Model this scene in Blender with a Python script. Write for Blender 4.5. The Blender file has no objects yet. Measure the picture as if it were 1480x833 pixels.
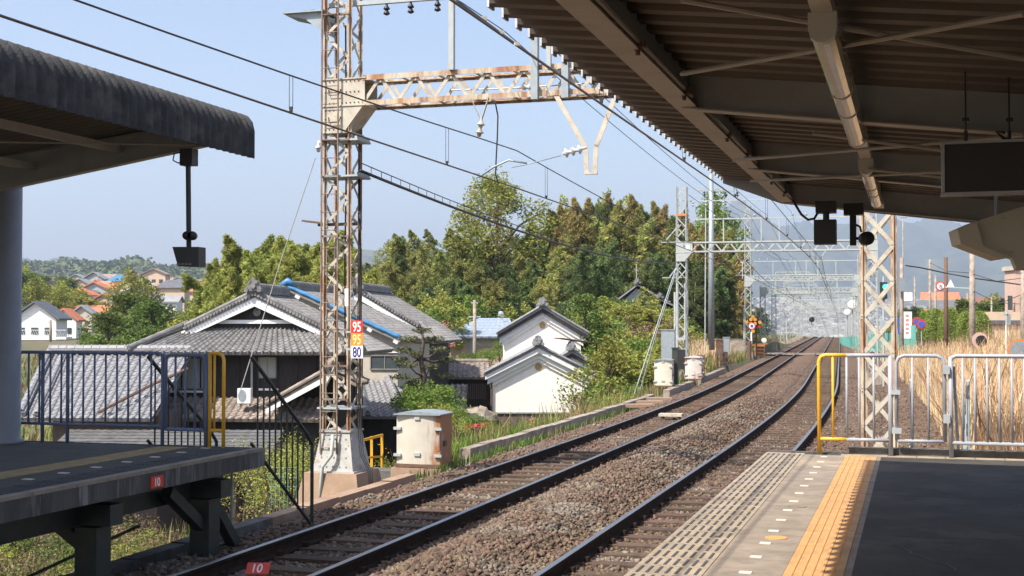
import bpy, math, random
import numpy as np
from mathutils import Vector, Matrix
random.seed(7); rng = np.random.default_rng(7)
scene = bpy.context.scene
COL = scene.collection
# ---------------------------------------------------------------- camera
F = 1900.0; EYE = 2.40; PITCH = math.atan(51.5 / F)
cam = bpy.data.cameras.new('camera'); camo = bpy.data.objects.new('camera', cam); COL.objects.link(camo)
cam.sensor_width = 36; cam.lens = 36 * F / 1480; cam.clip_start = 0.1; cam.clip_end = 60000
camo.location = (0, 0, EYE); camo.rotation_euler = (math.pi / 2 + PITCH, 0, 0)
scene.camera = camo
# ---------------------------------------------------------------- light
SUNV = Vector((-2.75, -2.3, 4.5)).normalized()
EL = math.asin(SUNV.z); AZ = math.atan2(SUNV.x, SUNV.y)
w = bpy.data.worlds.new("World"); scene.world = w; w.use_nodes = True
nt = w.node_tree; nt.nodes.clear()
sk = nt.nodes.new('ShaderNodeTexSky'); sk.sky_type = 'NISHITA'; sk.sun_disc = False
sk.sun_elevation = EL; sk.sun_rotation = AZ; sk.altitude = 100; sk.air_density = 1.0; sk.dust_density = 2.2; sk.ozone_density = 1.6
bg = nt.nodes.new('ShaderNodeBackground'); bg.inputs[1].default_value = 0.14
wo = nt.nodes.new('ShaderNodeOutputWorld')
tint = nt.nodes.new('ShaderNodeMixRGB'); tint.blend_type = 'MULTIPLY'; tint.inputs[0].default_value = 1; tint.inputs[2].default_value = (1.05, .985, .955, 1)
nt.links.new(sk.outputs[0], tint.inputs[1]); nt.links.new(tint.outputs[0], bg.inputs[0]); nt.links.new(bg.outputs[0], wo.inputs[0])
sun = bpy.data.lights.new('sun', 'SUN'); sun.energy = 5.0; sun.angle = math.radians(0.55); sun.color = (1, 0.93, 0.83)
suno = bpy.data.objects.new('sun', sun); COL.objects.link(suno)
suno.rotation_euler = SUNV.to_track_quat('Z', 'Y').to_euler()
vs = scene.view_settings; vs.view_transform = 'Standard'; vs.look = 'None'; vs.gamma = 1; vs.use_curve_mapping = False
vs.exposure = 0.8
scene.cycles.max_bounces = 6; scene.cycles.volume_bounces = 0
try: scene.cycles.use_denoising = True
except Exception: pass

# ---------------------------------------------------------------- pixel and track frames
_c, _s = math.cos(PITCH), math.sin(PITCH)
def P(px, py, D):
    u = (px - 740) / F; v = (416.5 - py) / F
    k = D / (_c - v * _s)
    return Vector((u * k, D, EYE + (_s + v * _c) * k))
def G(px, py, z):
    u = (px - 740) / F; v = (416.5 - py) / F
    k = (z - EYE) / (_s + v * _c)
    return Vector((u * k, k * (_c - v * _s), z))
_D = np.arange(-60, 1600, .5)
_sl = np.interp(_D, [24, 56], [.306, .250])
_X = np.cumsum(_sl) * .5; _X += -3.27 - np.interp(12.53, _D, _X)
def xr(D): return float(np.interp(D, _D, _X))
def sl(D): return float(np.interp(D, [24, 56], [.306, .250]))
def Tz(D): return 0.0 if D < 235 else (-(D - 235) ** 2 / 4200 if D < 320 else -1.72 - (D - 320) * .04)
def phi(D): return math.atan(sl(D))
def T(D, off, z=0.0):
    a = phi(D); return Vector((xr(D) + off * math.cos(a), D - off * math.sin(a), z + Tz(D)))
PH = math.atan(.306); CP, SP = math.cos(PH), math.sin(PH)
def PT(D, off, z=0.0):                       # straight platform frame
    return Vector((-7.1 + .306 * D + off * CP, D - off * SP, z))
def off_at(px, D):
    u = (px - 740) / F
    return (u * D + 7.1 - .306 * D) / (CP + u * SP)
def smooth(t): t = min(1, max(0, t)); return t * t * (3 - 2 * t)
def hsh(x, y):
    return (math.sin(x * .13 + 1.3) * math.cos(y * .11) + .5 * math.sin(x * .31 + y * .27) + .3 * math.sin(x * .7 - y * .5))
def hg(off, D):
    tz = Tz(D)
    far = np.interp(D, [-50, 250, 320, 800, 2600, 3000, 4500, 9000], [0, 0, -1.7, -20, -27, -24, 90, 200])
    if off < -1.78:
        d = -1.78 - off
        V = np.interp(D, [-50, 58, 80, 110, 140, 300, 600, 1500, 2500, 9000], [-4.3, -4.3, -1.5, .2, .6, 8, 16, 10, 0, 0])
        wd = np.interp(D, [0, 60, 100, 300, 1000], [4.5, 6, 9, 60, 500])
        k = smooth(d / wd)
        z = (far if D > 235 else -.35) * (1 - k) + V * k
        z += 7.5 * math.exp(-((off + 34) / 22) ** 2 - ((D - 132) / 24) ** 2)
        z += 3.7 * math.exp(-((off + 8.5) / 4.2) ** 2 - ((D - 76) / 9) ** 2)
        if d > 3: z += .12 * hsh(off, D) * min(1, (d - 3) / 5)
        return float(z)
    if off > 9.5:
        d = off - 9.5
        V = np.interp(D, [0, 30, 90, 200, 300, 1000], [-.5, -.4, .8, .6, -1, -20])
        if D > 1000: V = far
        k = smooth(d / 6)
        base = -.45 if D < 235 else far
        return float(base * (1 - k) + V * k + .06 * hsh(off, D) * k)
    return float(-.5 + far if D > 235 else -.5)
def track_off(x, y):                         # inverse of T, good enough
    D = y
    for _ in range(4):
        a = phi(D); off = (x - xr(D)) * math.cos(a) - (y - D) * math.sin(a); D = y + off * math.sin(a)
    return off, D
def gz(x, y):
    o, D = track_off(x, y); return hg(o, D)

# ---------------------------------------------------------------- materials
MATS = {}
def mat(name, col, rough=.8, metal=0., var=.18, scale=4., bump=0., bscale=60., col2=None, lo=.4, hi=.62, col3=None, island=0., objr=0., spec=.5, stretch=None, transl=0., detail=6, emit=0):
    if name in MATS: return MATS[name]
    m = bpy.data.materials.new(name); m.use_nodes = True; n = m.node_tree.nodes; L = m.node_tree.links
    b = n['Principled BSDF']; b.inputs['Roughness'].default_value = rough; b.inputs['Metallic'].default_value = metal
    b.inputs['Specular IOR Level'].default_value = spec
    tc = n.new('ShaderNodeTexCoord'); src = tc.outputs['Object']
    if stretch:
        mp = n.new('ShaderNodeMapping'); mp.inputs['Scale'].default_value = stretch; L.new(src, mp.inputs[0]); src = mp.outputs[0]
    nz = n.new('ShaderNodeTexNoise'); nz.inputs['Scale'].default_value = scale; nz.inputs['Detail'].default_value = detail; nz.inputs['Roughness'].default_value = .62
    L.new(src, nz.inputs['Vector'])
    c = tuple(col)
    mx = n.new('ShaderNodeMixRGB'); mx.inputs[1].default_value = (*[v * (1 - var) for v in c], 1); mx.inputs[2].default_value = (*[min(1, v * (1 + var)) for v in c], 1)
    L.new(nz.outputs[0], mx.inputs[0]); out = mx.outputs[0]
    mr = n.new('ShaderNodeMapRange'); mr.inputs[1].default_value = .3; mr.inputs[2].default_value = .7; L.new(nz.outputs[0], mr.inputs[0]); L.new(mr.outputs[0], mx.inputs[0])
    def layer(out, cc, lo, hi, sc):
        n2 = n.new('ShaderNodeTexNoise'); n2.inputs['Scale'].default_value = sc; n2.inputs['Detail'].default_value = 8; n2.inputs['Roughness'].default_value = .65
        L.new(src, n2.inputs['Vector'])
        r = n.new('ShaderNodeMapRange'); r.inputs[1].default_value = lo; r.inputs[2].default_value = hi; L.new(n2.outputs[0], r.inputs[0])
        m2 = n.new('ShaderNodeMixRGB'); m2.inputs[2].default_value = (*cc, 1); L.new(r.outputs[0], m2.inputs[0]); L.new(out, m2.inputs[1]); return m2.outputs[0]
    if col2: out = layer(out, col2, lo, hi, scale * .73)
    if col3: out = layer(out, col3, lo + .05, hi + .05, scale * 2.1)
    def vary(out, sock, amt):
        r = n.new('ShaderNodeMapRange'); r.inputs[3].default_value = 1 - amt; r.inputs[4].default_value = 1 + amt; L.new(sock, r.inputs[0])
        h = n.new('ShaderNodeHueSaturation'); L.new(out, h.inputs['Color']); L.new(r.outputs[0], h.inputs['Value'])
        r2 = n.new('ShaderNodeMapRange'); r2.inputs[3].default_value = .5 - amt * .06; r2.inputs[4].default_value = .5 + amt * .06
        ml = n.new('ShaderNodeMath'); ml.operation = 'FRACT'; mm = n.new('ShaderNodeMath'); mm.operation = 'MULTIPLY'; mm.inputs[1].default_value = 17.3
        L.new(sock, mm.inputs[0]); L.new(mm.outputs[0], ml.inputs[0]); L.new(ml.outputs[0], r2.inputs[0]); L.new(r2.outputs[0], h.inputs['Hue'])
        return h.outputs[0]
    if island:
        g = n.new('ShaderNodeNewGeometry'); out = vary(out, g.outputs['Random Per Island'], island)
    if objr:
        g = n.new('ShaderNodeObjectInfo'); out = vary(out, g.outputs['Random'], objr)
    L.new(out, b.inputs['Base Color'])
    if bump:
        n3 = n.new('ShaderNodeTexNoise'); n3.inputs['Scale'].default_value = bscale; n3.inputs['Detail'].default_value = 5; L.new(src, n3.inputs['Vector'])
        bp = n.new('ShaderNodeBump'); bp.inputs['Strength'].default_value = bump; bp.inputs['Distance'].default_value = .02; L.new(n3.outputs[0], bp.inputs['Height']); L.new(bp.outputs[0], b.inputs['Normal'])
    if emit:
        b.inputs['Emission Color'].default_value = (*col, 1); b.inputs['Emission Strength'].default_value = emit
    if transl:
        t = n.new('ShaderNodeBsdfTranslucent'); L.new(out, t.inputs[0]); ms = n.new('ShaderNodeMixShader'); ms.inputs[0].default_value = transl
        L.new(b.outputs[0], ms.inputs[1]); L.new(t.outputs[0], ms.inputs[2]); L.new(ms.outputs[0], n['Material Output'].inputs[0])
    MATS[name] = m; return m
RUST = (.30, .105, .035)
M = dict(
 cream=mat('aged_cream_paint', (.47, .43, .345), .6, var=.15, scale=5, col2=(.30, .18, .11), lo=.54, hi=.72, col3=RUST, bump=.15),
 rusty=mat('rusty_paint', (.50, .42, .31), .75, var=.2, scale=4, col2=(.34, .165, .08), lo=.46, hi=.60, col3=(.17, .085, .05), bump=.3, stretch=(1, 1, .22)),
 darkrust=mat('dark_rust', (.13, .075, .05), .85, var=.3, scale=8, bump=.3),
 galv=mat('galvanised_steel', (.30, .34, .36), .5, .35, var=.14, scale=9, bump=.08),
 galvdull=mat('dull_galvanised_steel', (.36, .40, .41), .6, .1, var=.12, scale=7),
 pale=mat('pale_grey_paint', (.37, .40, .385), .55, var=.12, scale=5, col2=(.38, .33, .27), lo=.58, hi=.72),
 dark=mat('black_plastic', (.018, .017, .017), .5, var=.2),
 darksteel=mat('dark_green_steel', (.025, .035, .03), .55, var=.3, scale=6, col2=(.05, .035, .025), lo=.55, hi=.7),
 wire=mat('dark_wire', (.05, .045, .04), .6, .3),
 wirelight=mat('bright_wire', (.55, .55, .52), .4, .3),
 copper=mat('weathered_copper_wire', (.10, .075, .06), .5, .4),
 bluepaint=mat('blue_grey_paint', (.13, .17, .27), .45, var=.12, scale=10),
 fencegrey=mat('silver_fence_paint', (.33, .34, .37), .5, .0, var=.08, scale=14, bump=.03),
 yellow=mat('yellow_paint', (.80, .42, .03), .45, var=.1, scale=9),
 conc=mat('weathered_concrete', (.34, .29, .24), .9, var=.2, scale=3, col2=(.20, .14, .09), lo=.45, hi=.7, col3=(.12, .11, .10), bump=.5, bscale=40),
 concdark=mat('dark_concrete', (.13, .125, .115), .95, var=.3, scale=3, col2=(.07, .065, .055), lo=.42, hi=.62, bump=.6, bscale=30),
 conctan=mat('tan_concrete', (.34, .235, .16), .9, var=.2, scale=2.4, col2=(.26, .17, .12), lo=.45, hi=.7, bump=.4, bscale=50),
 railside=mat('rail_rust_brown', (.034, .021, .015), .9, var=.35, scale=8, bump=.2, spec=.12),
 railtop=mat('worn_rail_top', (.36, .35, .34), .38, .9, var=.06, scale=5, stretch=(1, .2, 1)),
 sleeper=mat('old_sleeper_wood', (.105, .07, .047), .95, var=.4, scale=6, stretch=(1, 6, 6), bump=.7, bscale=30, objr=.25),
 ballast=mat('ballast_bed', (.12, .072, .045), 1, var=.4, scale=30, col2=(.17, .12, .08), lo=.5, hi=.7, bump=1, bscale=55, detail=10),
 stone=mat('ballast_stone', (.130, .088, .060), .95, var=.2, scale=1.1, col2=(.18, .15, .118), lo=.5, hi=.6, island=.5),
 white=mat('white_plaster', (.86, .82, .76), .85, var=.06, scale=2, col2=(.70, .66, .58), lo=.6, hi=.8, stretch=(1, 1, .25)),
 whitepaint=mat('white_paint', (.75, .75, .74), .6, var=.06, scale=4),
 blackwood=mat('charred_black_board', (.028, .024, .024), .85, var=.4, scale=3, stretch=(6, 6, .6)),
 brownwood=mat('weathered_board', (.15, .11, .095), .9, var=.4, scale=4, stretch=(7, 7, .5)),
 tile=mat('grey_roof_tile', (.19, .187, .183), .6, var=.45, scale=3, col2=(.15, .14, .135), lo=.5, hi=.66),
 tilelight=mat('silver_roof_tile', (.25, .25, .26), .5, var=.25, scale=5, col2=(.2, .2, .2), lo=.5, hi=.7),
 tilebrown=mat('brown_stained_roof_tile', (.27, .225, .19), .75, var=.35, scale=4, col2=(.15, .12, .10), lo=.5, hi=.66),
 bluetile=mat('blue_slate_roof', (.30, .36, .43), .5, var=.12, scale=5),
 tarp=mat('blue_tarpaulin', (.05, .19, .38), .45, var=.2, scale=5),
 beige=mat('beige_render', (.46, .42, .35), .9, var=.1, scale=3),
 peach=mat('peach_render', (.58, .44, .32), .9, var=.08, scale=3),
 glass=mat('window_glass', (.06, .075, .08), .12, var=.1),
 curtain=mat('net_curtain', (.34, .36, .34), .8, var=.2, scale=20, stretch=(5, 5, .2)),
 frame=mat('aluminium_frame', (.25, .24, .22), .5, .3),
 corr=mat('brown_grey_roof_sheet', (.135, .11, .09), .7, var=.15, scale=2, bump=.1),
 corredge=mat('zinc_sheet_edge', (.5, .52, .54), .5, .3),
 asb=mat('weathered_corrugated_cement', (.040, .041, .043), .95, var=.35, scale=4, col2=(.09, .082, .075), lo=.5, hi=.66, bump=.5, bscale=40),
 beam=mat('grey_steel_beam', (.31, .305, .30), .5, var=.1, scale=4, bump=.05),
 flange=mat('beige_steel_flange', (.34, .30, .25), .5, var=.12, scale=6, bump=.05),
 asphalt=mat('dark_asphalt', (.054, .048, .041), .85, var=.35, scale=1.6, col2=(.092, .081, .068), lo=.50, hi=.66, col3=(.034, .032, .03), bump=.35, bscale=180, spec=.3),
 tilepave=mat('platform_concrete_tile', (.235, .195, .15), .9, var=.2, scale=5, col2=(.165, .135, .105), lo=.5, hi=.7, bump=.2, bscale=90, objr=.10),
 ribtile=mat('grooved_edge_tile', (.33, .265, .19), .85, var=.2, scale=5, col2=(.22, .18, .14), lo=.52, hi=.68, bump=.2, bscale=90),
 groove=mat('black_grip_strip', (.06, .06, .062), .8, var=.25, scale=20),
 tactile=mat('yellow_tactile_tile', (.52, .29, .12), .75, var=.18, scale=5, col2=(.38, .23, .11), lo=.5, hi=.7, bump=.15, bscale=90, objr=.05),
 tactilehi=mat('yellow_tactile_bar', (.60, .30, .10), .7, var=.08, scale=9),
 marking=mat('white_marking', (.60, .55, .47), .8, var=.08, scale=9),
 signred=mat('sign_red', (.62, .035, .02), .45, var=.08), signorange=mat('sign_orange', (.85, .26, .03), .45, var=.08),
 signnavy=mat('sign_navy', (.02, .02, .20), .5, var=.05), signwhite=mat('sign_white', (.82, .80, .78), .45, var=.05), signblue=mat('sign_blue', (.03, .12, .5), .45, var=.05),
 flamecream=mat('sign_pale_yellow', (.9, .66, .3), .5, var=.05), teal=mat('teal_mesh_fence', (.14, .48, .40), .6, var=.08), orange=mat('orange_paint', (.55, .20, .06), .6, var=.15),
 pink=mat('pink_render', (.55, .38, .31), .9, var=.07), redroof=mat('terracotta_roof', (.52, .17, .085), .75, var=.2, scale=1), darkroof=mat('dark_slate_roof', (.11, .115, .13), .6, var=.2, scale=1), greyroof=mat('grey_slate_roof', (.26, .27, .28), .6, var=.2, scale=1),
 trunk=mat('tree_bark', (.10, .075, .055), .95, var=.3, scale=6), culm=mat('bamboo_culm', (.30, .27, .11), .6, var=.25, scale=2, objr=.2),
 leaf_bam=mat('bamboo_leaves', (.27, .285, .085), .7, var=.2, scale=.35, col2=(.30, .26, .09), lo=.52, hi=.66, island=.35, objr=.35, transl=.3, spec=.2),
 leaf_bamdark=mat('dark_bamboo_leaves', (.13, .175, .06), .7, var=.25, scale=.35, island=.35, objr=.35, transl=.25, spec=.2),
 leaf_bamlight=mat('light_bamboo_leaves', (.30, .33, .08), .7, var=.2, scale=.35, island=.3, objr=.2, transl=.35, spec=.2),
 leaf_bambrown=mat('browning_bamboo_leaves', (.30, .245, .09), .7, var=.2, scale=.3, col2=(.10, .11, .035), lo=.5, hi=.6, island=.3, objr=.3, transl=.3, spec=.2),
 leaf_a=mat('leaves_green', (.12, .165, .04), .7, var=.25, scale=.5, island=.4, objr=.3, transl=.3, spec=.2),
 leaf_y=mat('leaves_yellow_green', (.29, .31, .07), .7, var=.2, scale=.5, col2=(.22, .15, .05), lo=.55, hi=.65, island=.35, objr=.2, transl=.35, spec=.2),
 leaf_f=mat('leaves_fresh_green', (.15, .225, .045), .7, var=.2, scale=.5, island=.35, objr=.2, transl=.35, spec=.2),
 leaf_d=mat('leaves_dark', (.05, .08, .03), .7, var=.25, scale=.5, island=.4, objr=.3, transl=.2, spec=.2),
 leaf_dry=mat('dry_twigs', (.22, .165, .10), .9, var=.3, scale=1, island=.4, objr=.2, transl=.2, spec=.1),
 leaf_red=mat('red_flowers', (.5, .03, .03), .7, var=.3, scale=2, island=.3), leaf_pink=mat('pink_blossom', (.62, .25, .22), .7, var=.2, scale=2, island=.3, transl=.2),
 reeds=mat('dry_reed_grass', (.70, .54, .34), .85, var=.15, scale=.25, col2=(.62, .40, .20), lo=.5, hi=.7, island=.35, transl=.3, spec=.1),
 grassg=mat('green_grass', (.15, .24, .045), .85, var=.25, scale=.6, col2=(.28, .25, .10), lo=.5, hi=.62, island=.4, transl=.3, spec=.1),
 weeds=mat('embankment_weeds', (.13, .19, .045), .85, var=.3, scale=.5, col2=(.33, .24, .13), lo=.46, hi=.56, col3=(.22, .15, .08), island=.45, transl=.25, spec=.1),
 flower=mat('yellow_flowers', (.8, .6, .05), .7, var=.1),
 ground=mat('ground_soil', (.085, .085, .035), 1, var=.35, scale=.12, col2=(.13, .10, .06), lo=.45, hi=.6, bump=.8, bscale=3),
 hillm=mat('wooded_hill', (.075, .10, .035), 1, var=.5, scale=.05, col2=(.12, .13, .05), lo=.5, hi=.6),
 hillfar=mat('wooded_mountain', (.045, .065, .035), 1, var=.4, scale=.006, col2=(.09, .10, .05), lo=.5, hi=.6),
 town=mat('distant_town', (.26, .25, .22), .9, var=.3, scale=.004, island=.7),
 fixture=mat('light_fixture_steel', (.44, .40, .34), .4, var=.1), tube=mat('fluorescent_cover', (.55, .47, .36), .12, var=.12, scale=4, spec=.8),
 screenm=mat('dark_display_back', (.028, .020, .018), .6, var=.1), housing=mat('beige_sheet_metal', (.50, .43, .31), .6, var=.05),
 insul=mat('porcelain_insulator', (.55, .55, .53), .25, var=.08), lampgreen=mat('green_signal_light', (.05, .8, .6), .3, emit=2.0), lampamber=mat('amber_lamp_lens', (.55, .28, .05), .3),
)
for _m in ('ground', 'hillm', 'hillfar', 'ballast', 'town', 'reeds', 'grassg', 'weeds', 'stone'):
    pass

# ---------------------------------------------------------------- builders
MW = {}
class MB:
    def __init__(s): s.v = []; s.f = []; s.mi = []
    def add(s, vs, fs, mi=0):
        o = len(s.v); s.v += [tuple(p) for p in vs]; s.f += [tuple(i + o for i in f) for f in fs]; s.mi += [mi] * len(fs); return s
    def box(s, c, size, rot=0., mi=0, ax=None):
        hx, hy, hz = [d / 2 for d in size]; c = Vector(c)
        X, Y, Z = ax if ax else (Vector((math.cos(rot), math.sin(rot), 0)), Vector((-math.sin(rot), math.cos(rot), 0)), Vector((0, 0, 1)))
        vs = [c + X * (a * hx) + Y * (b * hy) + Z * (d * hz) for a in (-1, 1) for b in (-1, 1) for d in (-1, 1)]
        return s.add(vs, [(0, 1, 3, 2), (4, 6, 7, 5), (0, 4, 5, 1), (2, 3, 7, 6), (0, 2, 6, 4), (1, 5, 7, 3)], mi)
    def bar(s, p, q, w=.05, h=None, up=(0, 0, 1), mi=0, shift=(0, 0, 0)):
        p = Vector(p) + Vector(shift); q = Vector(q) + Vector(shift); h = h or w; d = (q - p); L = d.length
        if L < 1e-6: return s
        d.normalize(); u = Vector(up)
        if abs(d.dot(u)) > .98: u = Vector((0, 1, 0)) if abs(d.y) < .9 else Vector((1, 0, 0))
        x = d.cross(u).normalized(); z = x.cross(d).normalized()
        return s.box((p + q) / 2, (w, L, h), mi=mi, ax=(x, d, z))
    def tube(s, pts, r=.02, n=8, mi=0, cap=True):
        pts = [Vector(p) for p in pts]; rs = r if isinstance(r, (list, tuple)) else [r] * len(pts); o = len(s.v); px = None
        for i, p in enumerate(pts):
            d = (pts[min(i + 1, len(pts) - 1)] - pts[max(i - 1, 0)]).normalized()
            if px is None:
                a = Vector((0, 0, 1)) if abs(d.z) < .9 else Vector((1, 0, 0)); px = d.cross(a).normalized()
            px = (px - d * px.dot(d)).normalized(); py = d.cross(px)
            for k in range(n):
                t = 2 * math.pi * k / n; s.v.append(tuple(p + (px * math.cos(t) + py * math.sin(t)) * rs[i]))
        for i in range(len(pts) - 1):
            for k in range(n):
                a = o + i * n + k; b = o + i * n + (k + 1) % n; s.f.append((a, b, b + n, a + n)); s.mi.append(mi)
        if cap:
            s.f.append(tuple(o + k for k in range(n))[::-1]); s.mi.append(mi)
            e = o + (len(pts) - 1) * n; s.f.append(tuple(e + k for k in range(n))); s.mi.append(mi)
        return s
    def lathe(s, c, prof, n=12, axis=(0, 0, 1), mi=0):
        ax = Vector(axis).normalized(); c = Vector(c)
        return s.tube([c + ax * (z + i * 1e-5) for i, (r, z) in enumerate(prof)], [r for r, z in prof], n, mi) if False else s._lathe(c, prof, n, ax, mi)
    def _lathe(s, c, prof, n, ax, mi):
        a = Vector((0, 0, 1)) if abs(ax.z) < .9 else Vector((1, 0, 0)); x = ax.cross(a).normalized(); y = ax.cross(x); o = len(s.v)
        for r, z in prof:
            for k in range(n):
                t = 2 * math.pi * k / n; s.v.append(tuple(c + ax * z + (x * math.cos(t) + y * math.sin(t)) * r))
        for i in range(len(prof) - 1):
            for k in range(n):
                q = o + i * n + k; b = o + i * n + (k + 1) % n; s.f.append((q, b, b + n, q + n)); s.mi.append(mi)
        s.f.append(tuple(o + k for k in range(n))[::-1]); s.mi.append(mi)
        e = o + (len(prof) - 1) * n; s.f.append(tuple(e + k for k in range(n))); s.mi.append(mi); return s
    def prism(s, poly, d, mi=0):
        d = Vector(d); n = len(poly); vs = [Vector(p) for p in poly] + [Vector(p) + d for p in poly]
        return s.add(vs, [tuple(range(n))[::-1], tuple(range(n, 2 * n))] + [(i, (i + 1) % n, n + (i + 1) % n, n + i) for i in range(n)], mi)
    def build(s, name, m, parent=None, world=True, smooth_=False, inst=None):
        me = bpy.data.meshes.new(name); v = s.v
        if parent is not None and world:
            inv = MW[parent.name].inverted(); v = [tuple(inv @ Vector(p)) for p in v]
        origin = None
        if parent is None:
            a = np.array(v); lo = a.min(0); hi = a.max(0); origin = Vector(((lo[0] + hi[0]) / 2, (lo[1] + hi[1]) / 2, lo[2])); v = [tuple(Vector(p) - origin) for p in v]
        me.from_pydata(v, [], s.f)
        ms = m if isinstance(m, (list, tuple)) else [m]
        for q in ms: me.materials.append(q)
        if len(ms) > 1: me.polygons.foreach_set('material_index', s.mi)
        if smooth_: me.polygons.foreach_set('use_smooth', [True] * len(s.f))
        me.update(); return link(name, me, parent, origin)
def link(name, me, parent=None, loc=None):
    o = bpy.data.objects.new(name, me); COL.objects.link(o)
    if parent is not None: o.parent = parent; MW[o.name] = MW[parent.name]
    else:
        if loc is not None: o.location = loc
        MW[o.name] = Matrix.Translation(loc or (0, 0, 0))
    return o
def arr_mesh(name, V, m, k=3):
    """V: (n*k,3) disjoint polygons of k corners"""
    V = np.asarray(V, dtype=np.float32).reshape(-1, 3); n = len(V) // k
    me = bpy.data.meshes.new(name); me.vertices.add(len(V)); me.vertices.foreach_set('co', V.ravel())
    me.loops.add(len(V)); me.loops.foreach_set('vertex_index', np.arange(len(V), dtype=np.int32))
    me.polygons.add(n); me.polygons.foreach_set('loop_start', np.arange(0, len(V), k, dtype=np.int32))
    me.materials.append(m); me.update(calc_edges=True); return me
def tag(o, label=None, cat=None, group=None, kind=None):
    if label: o['label'] = label
    if cat: o['category'] = cat
    if group: o['group'] = group
    if kind: o['kind'] = kind
    return o
def thing(name, label, cat, loc=(0, 0, 0), rotz=0., group=None, scale=1.):
    o = bpy.data.objects.new(name, None); COL.objects.link(o); o.location = loc; o.rotation_euler = (0, 0, rotz); o.scale = (scale,) * 3 if not isinstance(scale, tuple) else scale
    o.empty_display_size = .2
    MW[o.name] = Matrix.LocRotScale(Vector(loc), Matrix.Rotation(rotz, 3, 'Z').to_quaternion(), Vector(o.scale))
    return tag(o, label, cat, group)
def dup(root, loc, rotz=0., scale=1., label=None, group=None, cat=None):
    r = root.copy(); COL.objects.link(r); r.location = loc; r.rotation_euler = (0, 0, rotz); r.scale = (scale,) * 3 if not isinstance(scale, tuple) else scale
    tag(r, label, cat, group)
    for ch in list(root.children):
        c = ch.copy(); COL.objects.link(c); c.parent = r
        for g_ in ch.children:
            d = g_.copy(); COL.objects.link(d); d.parent = c
    return r
def text_mesh(txt, size, depth, loc, X, Z, name, m, parent, sx=1.):
    cu = bpy.data.curves.new('t', 'FONT'); cu.body = txt; cu.size = size; cu.extrude = depth / 2; cu.align_x = 'CENTER'; cu.align_y = 'CENTER'; cu.offset = size * .012
    to = bpy.data.objects.new('t', cu); COL.objects.link(to)
    me = bpy.data.meshes.new_from_object(to); bpy.data.objects.remove(to)
    X = Vector(X).normalized(); Z = Vector(Z).normalized(); N = X.cross(Z)
    inv = MW[parent.name].inverted(); loc = Vector(loc)
    xs = [v.co.copy() for v in me.vertices]; cy = (max(v.y for v in xs) + min(v.y for v in xs)) / 2; cx = (max(v.x for v in xs) + min(v.x for v in xs)) / 2
    for v, c0 in zip(me.vertices, xs):
        v.co = inv @ (loc + X * ((c0.x - cx) * sx) + Z * (c0.y - cy) + N * c0.z)
    me.materials.clear(); me.materials.append(m); me.name = name
    return link(name, me, parent)
# ---------------------------------------------------------------- ground sheet
def grid_mesh(name, rows, m, kind='structure', smooth_=True):
    nr = len(rows); nc = len(rows[0]); me = bpy.data.meshes.new(name)
    vs = [tuple(p) for r in rows for p in r]
    fs = [(i * nc + j, i * nc + j + 1, (i + 1) * nc + j + 1, (i + 1) * nc + j) for i in range(nr - 1) for j in range(nc - 1)]
    me.from_pydata(vs, [], fs); me.materials.append(m)
    if smooth_: me.polygons.foreach_set('use_smooth', [True] * len(fs))
    me.update(); o = link(name, me)
    if kind: o['kind'] = kind
    return o
Ds = [-40, -25, -12] + list(np.arange(-6, 90, 1.5)) + list(np.arange(90, 200, 4.)) + list(np.arange(200, 340, 8.)) + list(np.geomspace(345, 12000, 40))
neg = list(-np.geomspace(1, 5200, 74) - 1.3)[::-1]; pos = list(np.geomspace(1, 6000, 60) + 8.8)
offs = neg + [-1.8, -1.7, 0, 3, 6, 9.3] + pos
def gpos(D, off):
    Dc = min(D, 1400)
    a = phi(Dc); x = xr(Dc) + off * math.cos(a) + (D - Dc) * .25
    # far rows stay straight across so the sheet never folds
    dd = off * math.sin(a); lim = .45 * max(8, D + 20)
    dd = max(-lim, min(lim, dd))
    return Vector((x, D - dd, 0))
rows = []
for D in Ds:
    r = []
    for o in offs:
        p = gpos(D, o); z = hg(o, D); p.z = z; r.append(p)
    rows.append(r)
grid_mesh('ground', rows, M['ground'])

# ---------------------------------------------------------------- ballast bed
def bz(off, D):
    mid = 2.295
    if off < -1.0: z = -.20 - (-1.0 - off) * .35
    elif off < 1.6: z = -.165 - .028 * math.exp(-((off - .635) / .75) ** 6)
    elif off < 3.0: z = -.165 + .13 * math.sin((off - 1.6) / 1.4 * math.pi)
    elif off < 5.0: z = -.165 - .028 * math.exp(-((off - 3.955) / .75) ** 6)
    elif off < 6: z = -.165 - (off - 5) * .12
    else: z = -.30
    n = hsh(off * 9, D * 6) * .012 + hsh(off * 3, D * 1.7) * .012
    return z + n
Db = list(np.arange(2, 60, .35)) + list(np.arange(60, 120, 1.)) + list(np.arange(120, 360, 3.)) + list(np.arange(360, 700, 15.))
ob = [-1.68, -1.5, -1.25, -1.0, -.8, -.5, -.2, .1, .4, .8, 1.2, 1.5, 1.7, 1.9, 2.1, 2.3, 2.5, 2.7, 2.9, 3.1, 3.5, 4, 4.5, 4.8, 5.1, 5.5, 6, 6.6, 7.4, 8.3, 9.3]
grid_mesh('ballast_bed', [[T(D, o, bz(o, D)) for o in ob] for D in Db], M['ballast'])
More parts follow.
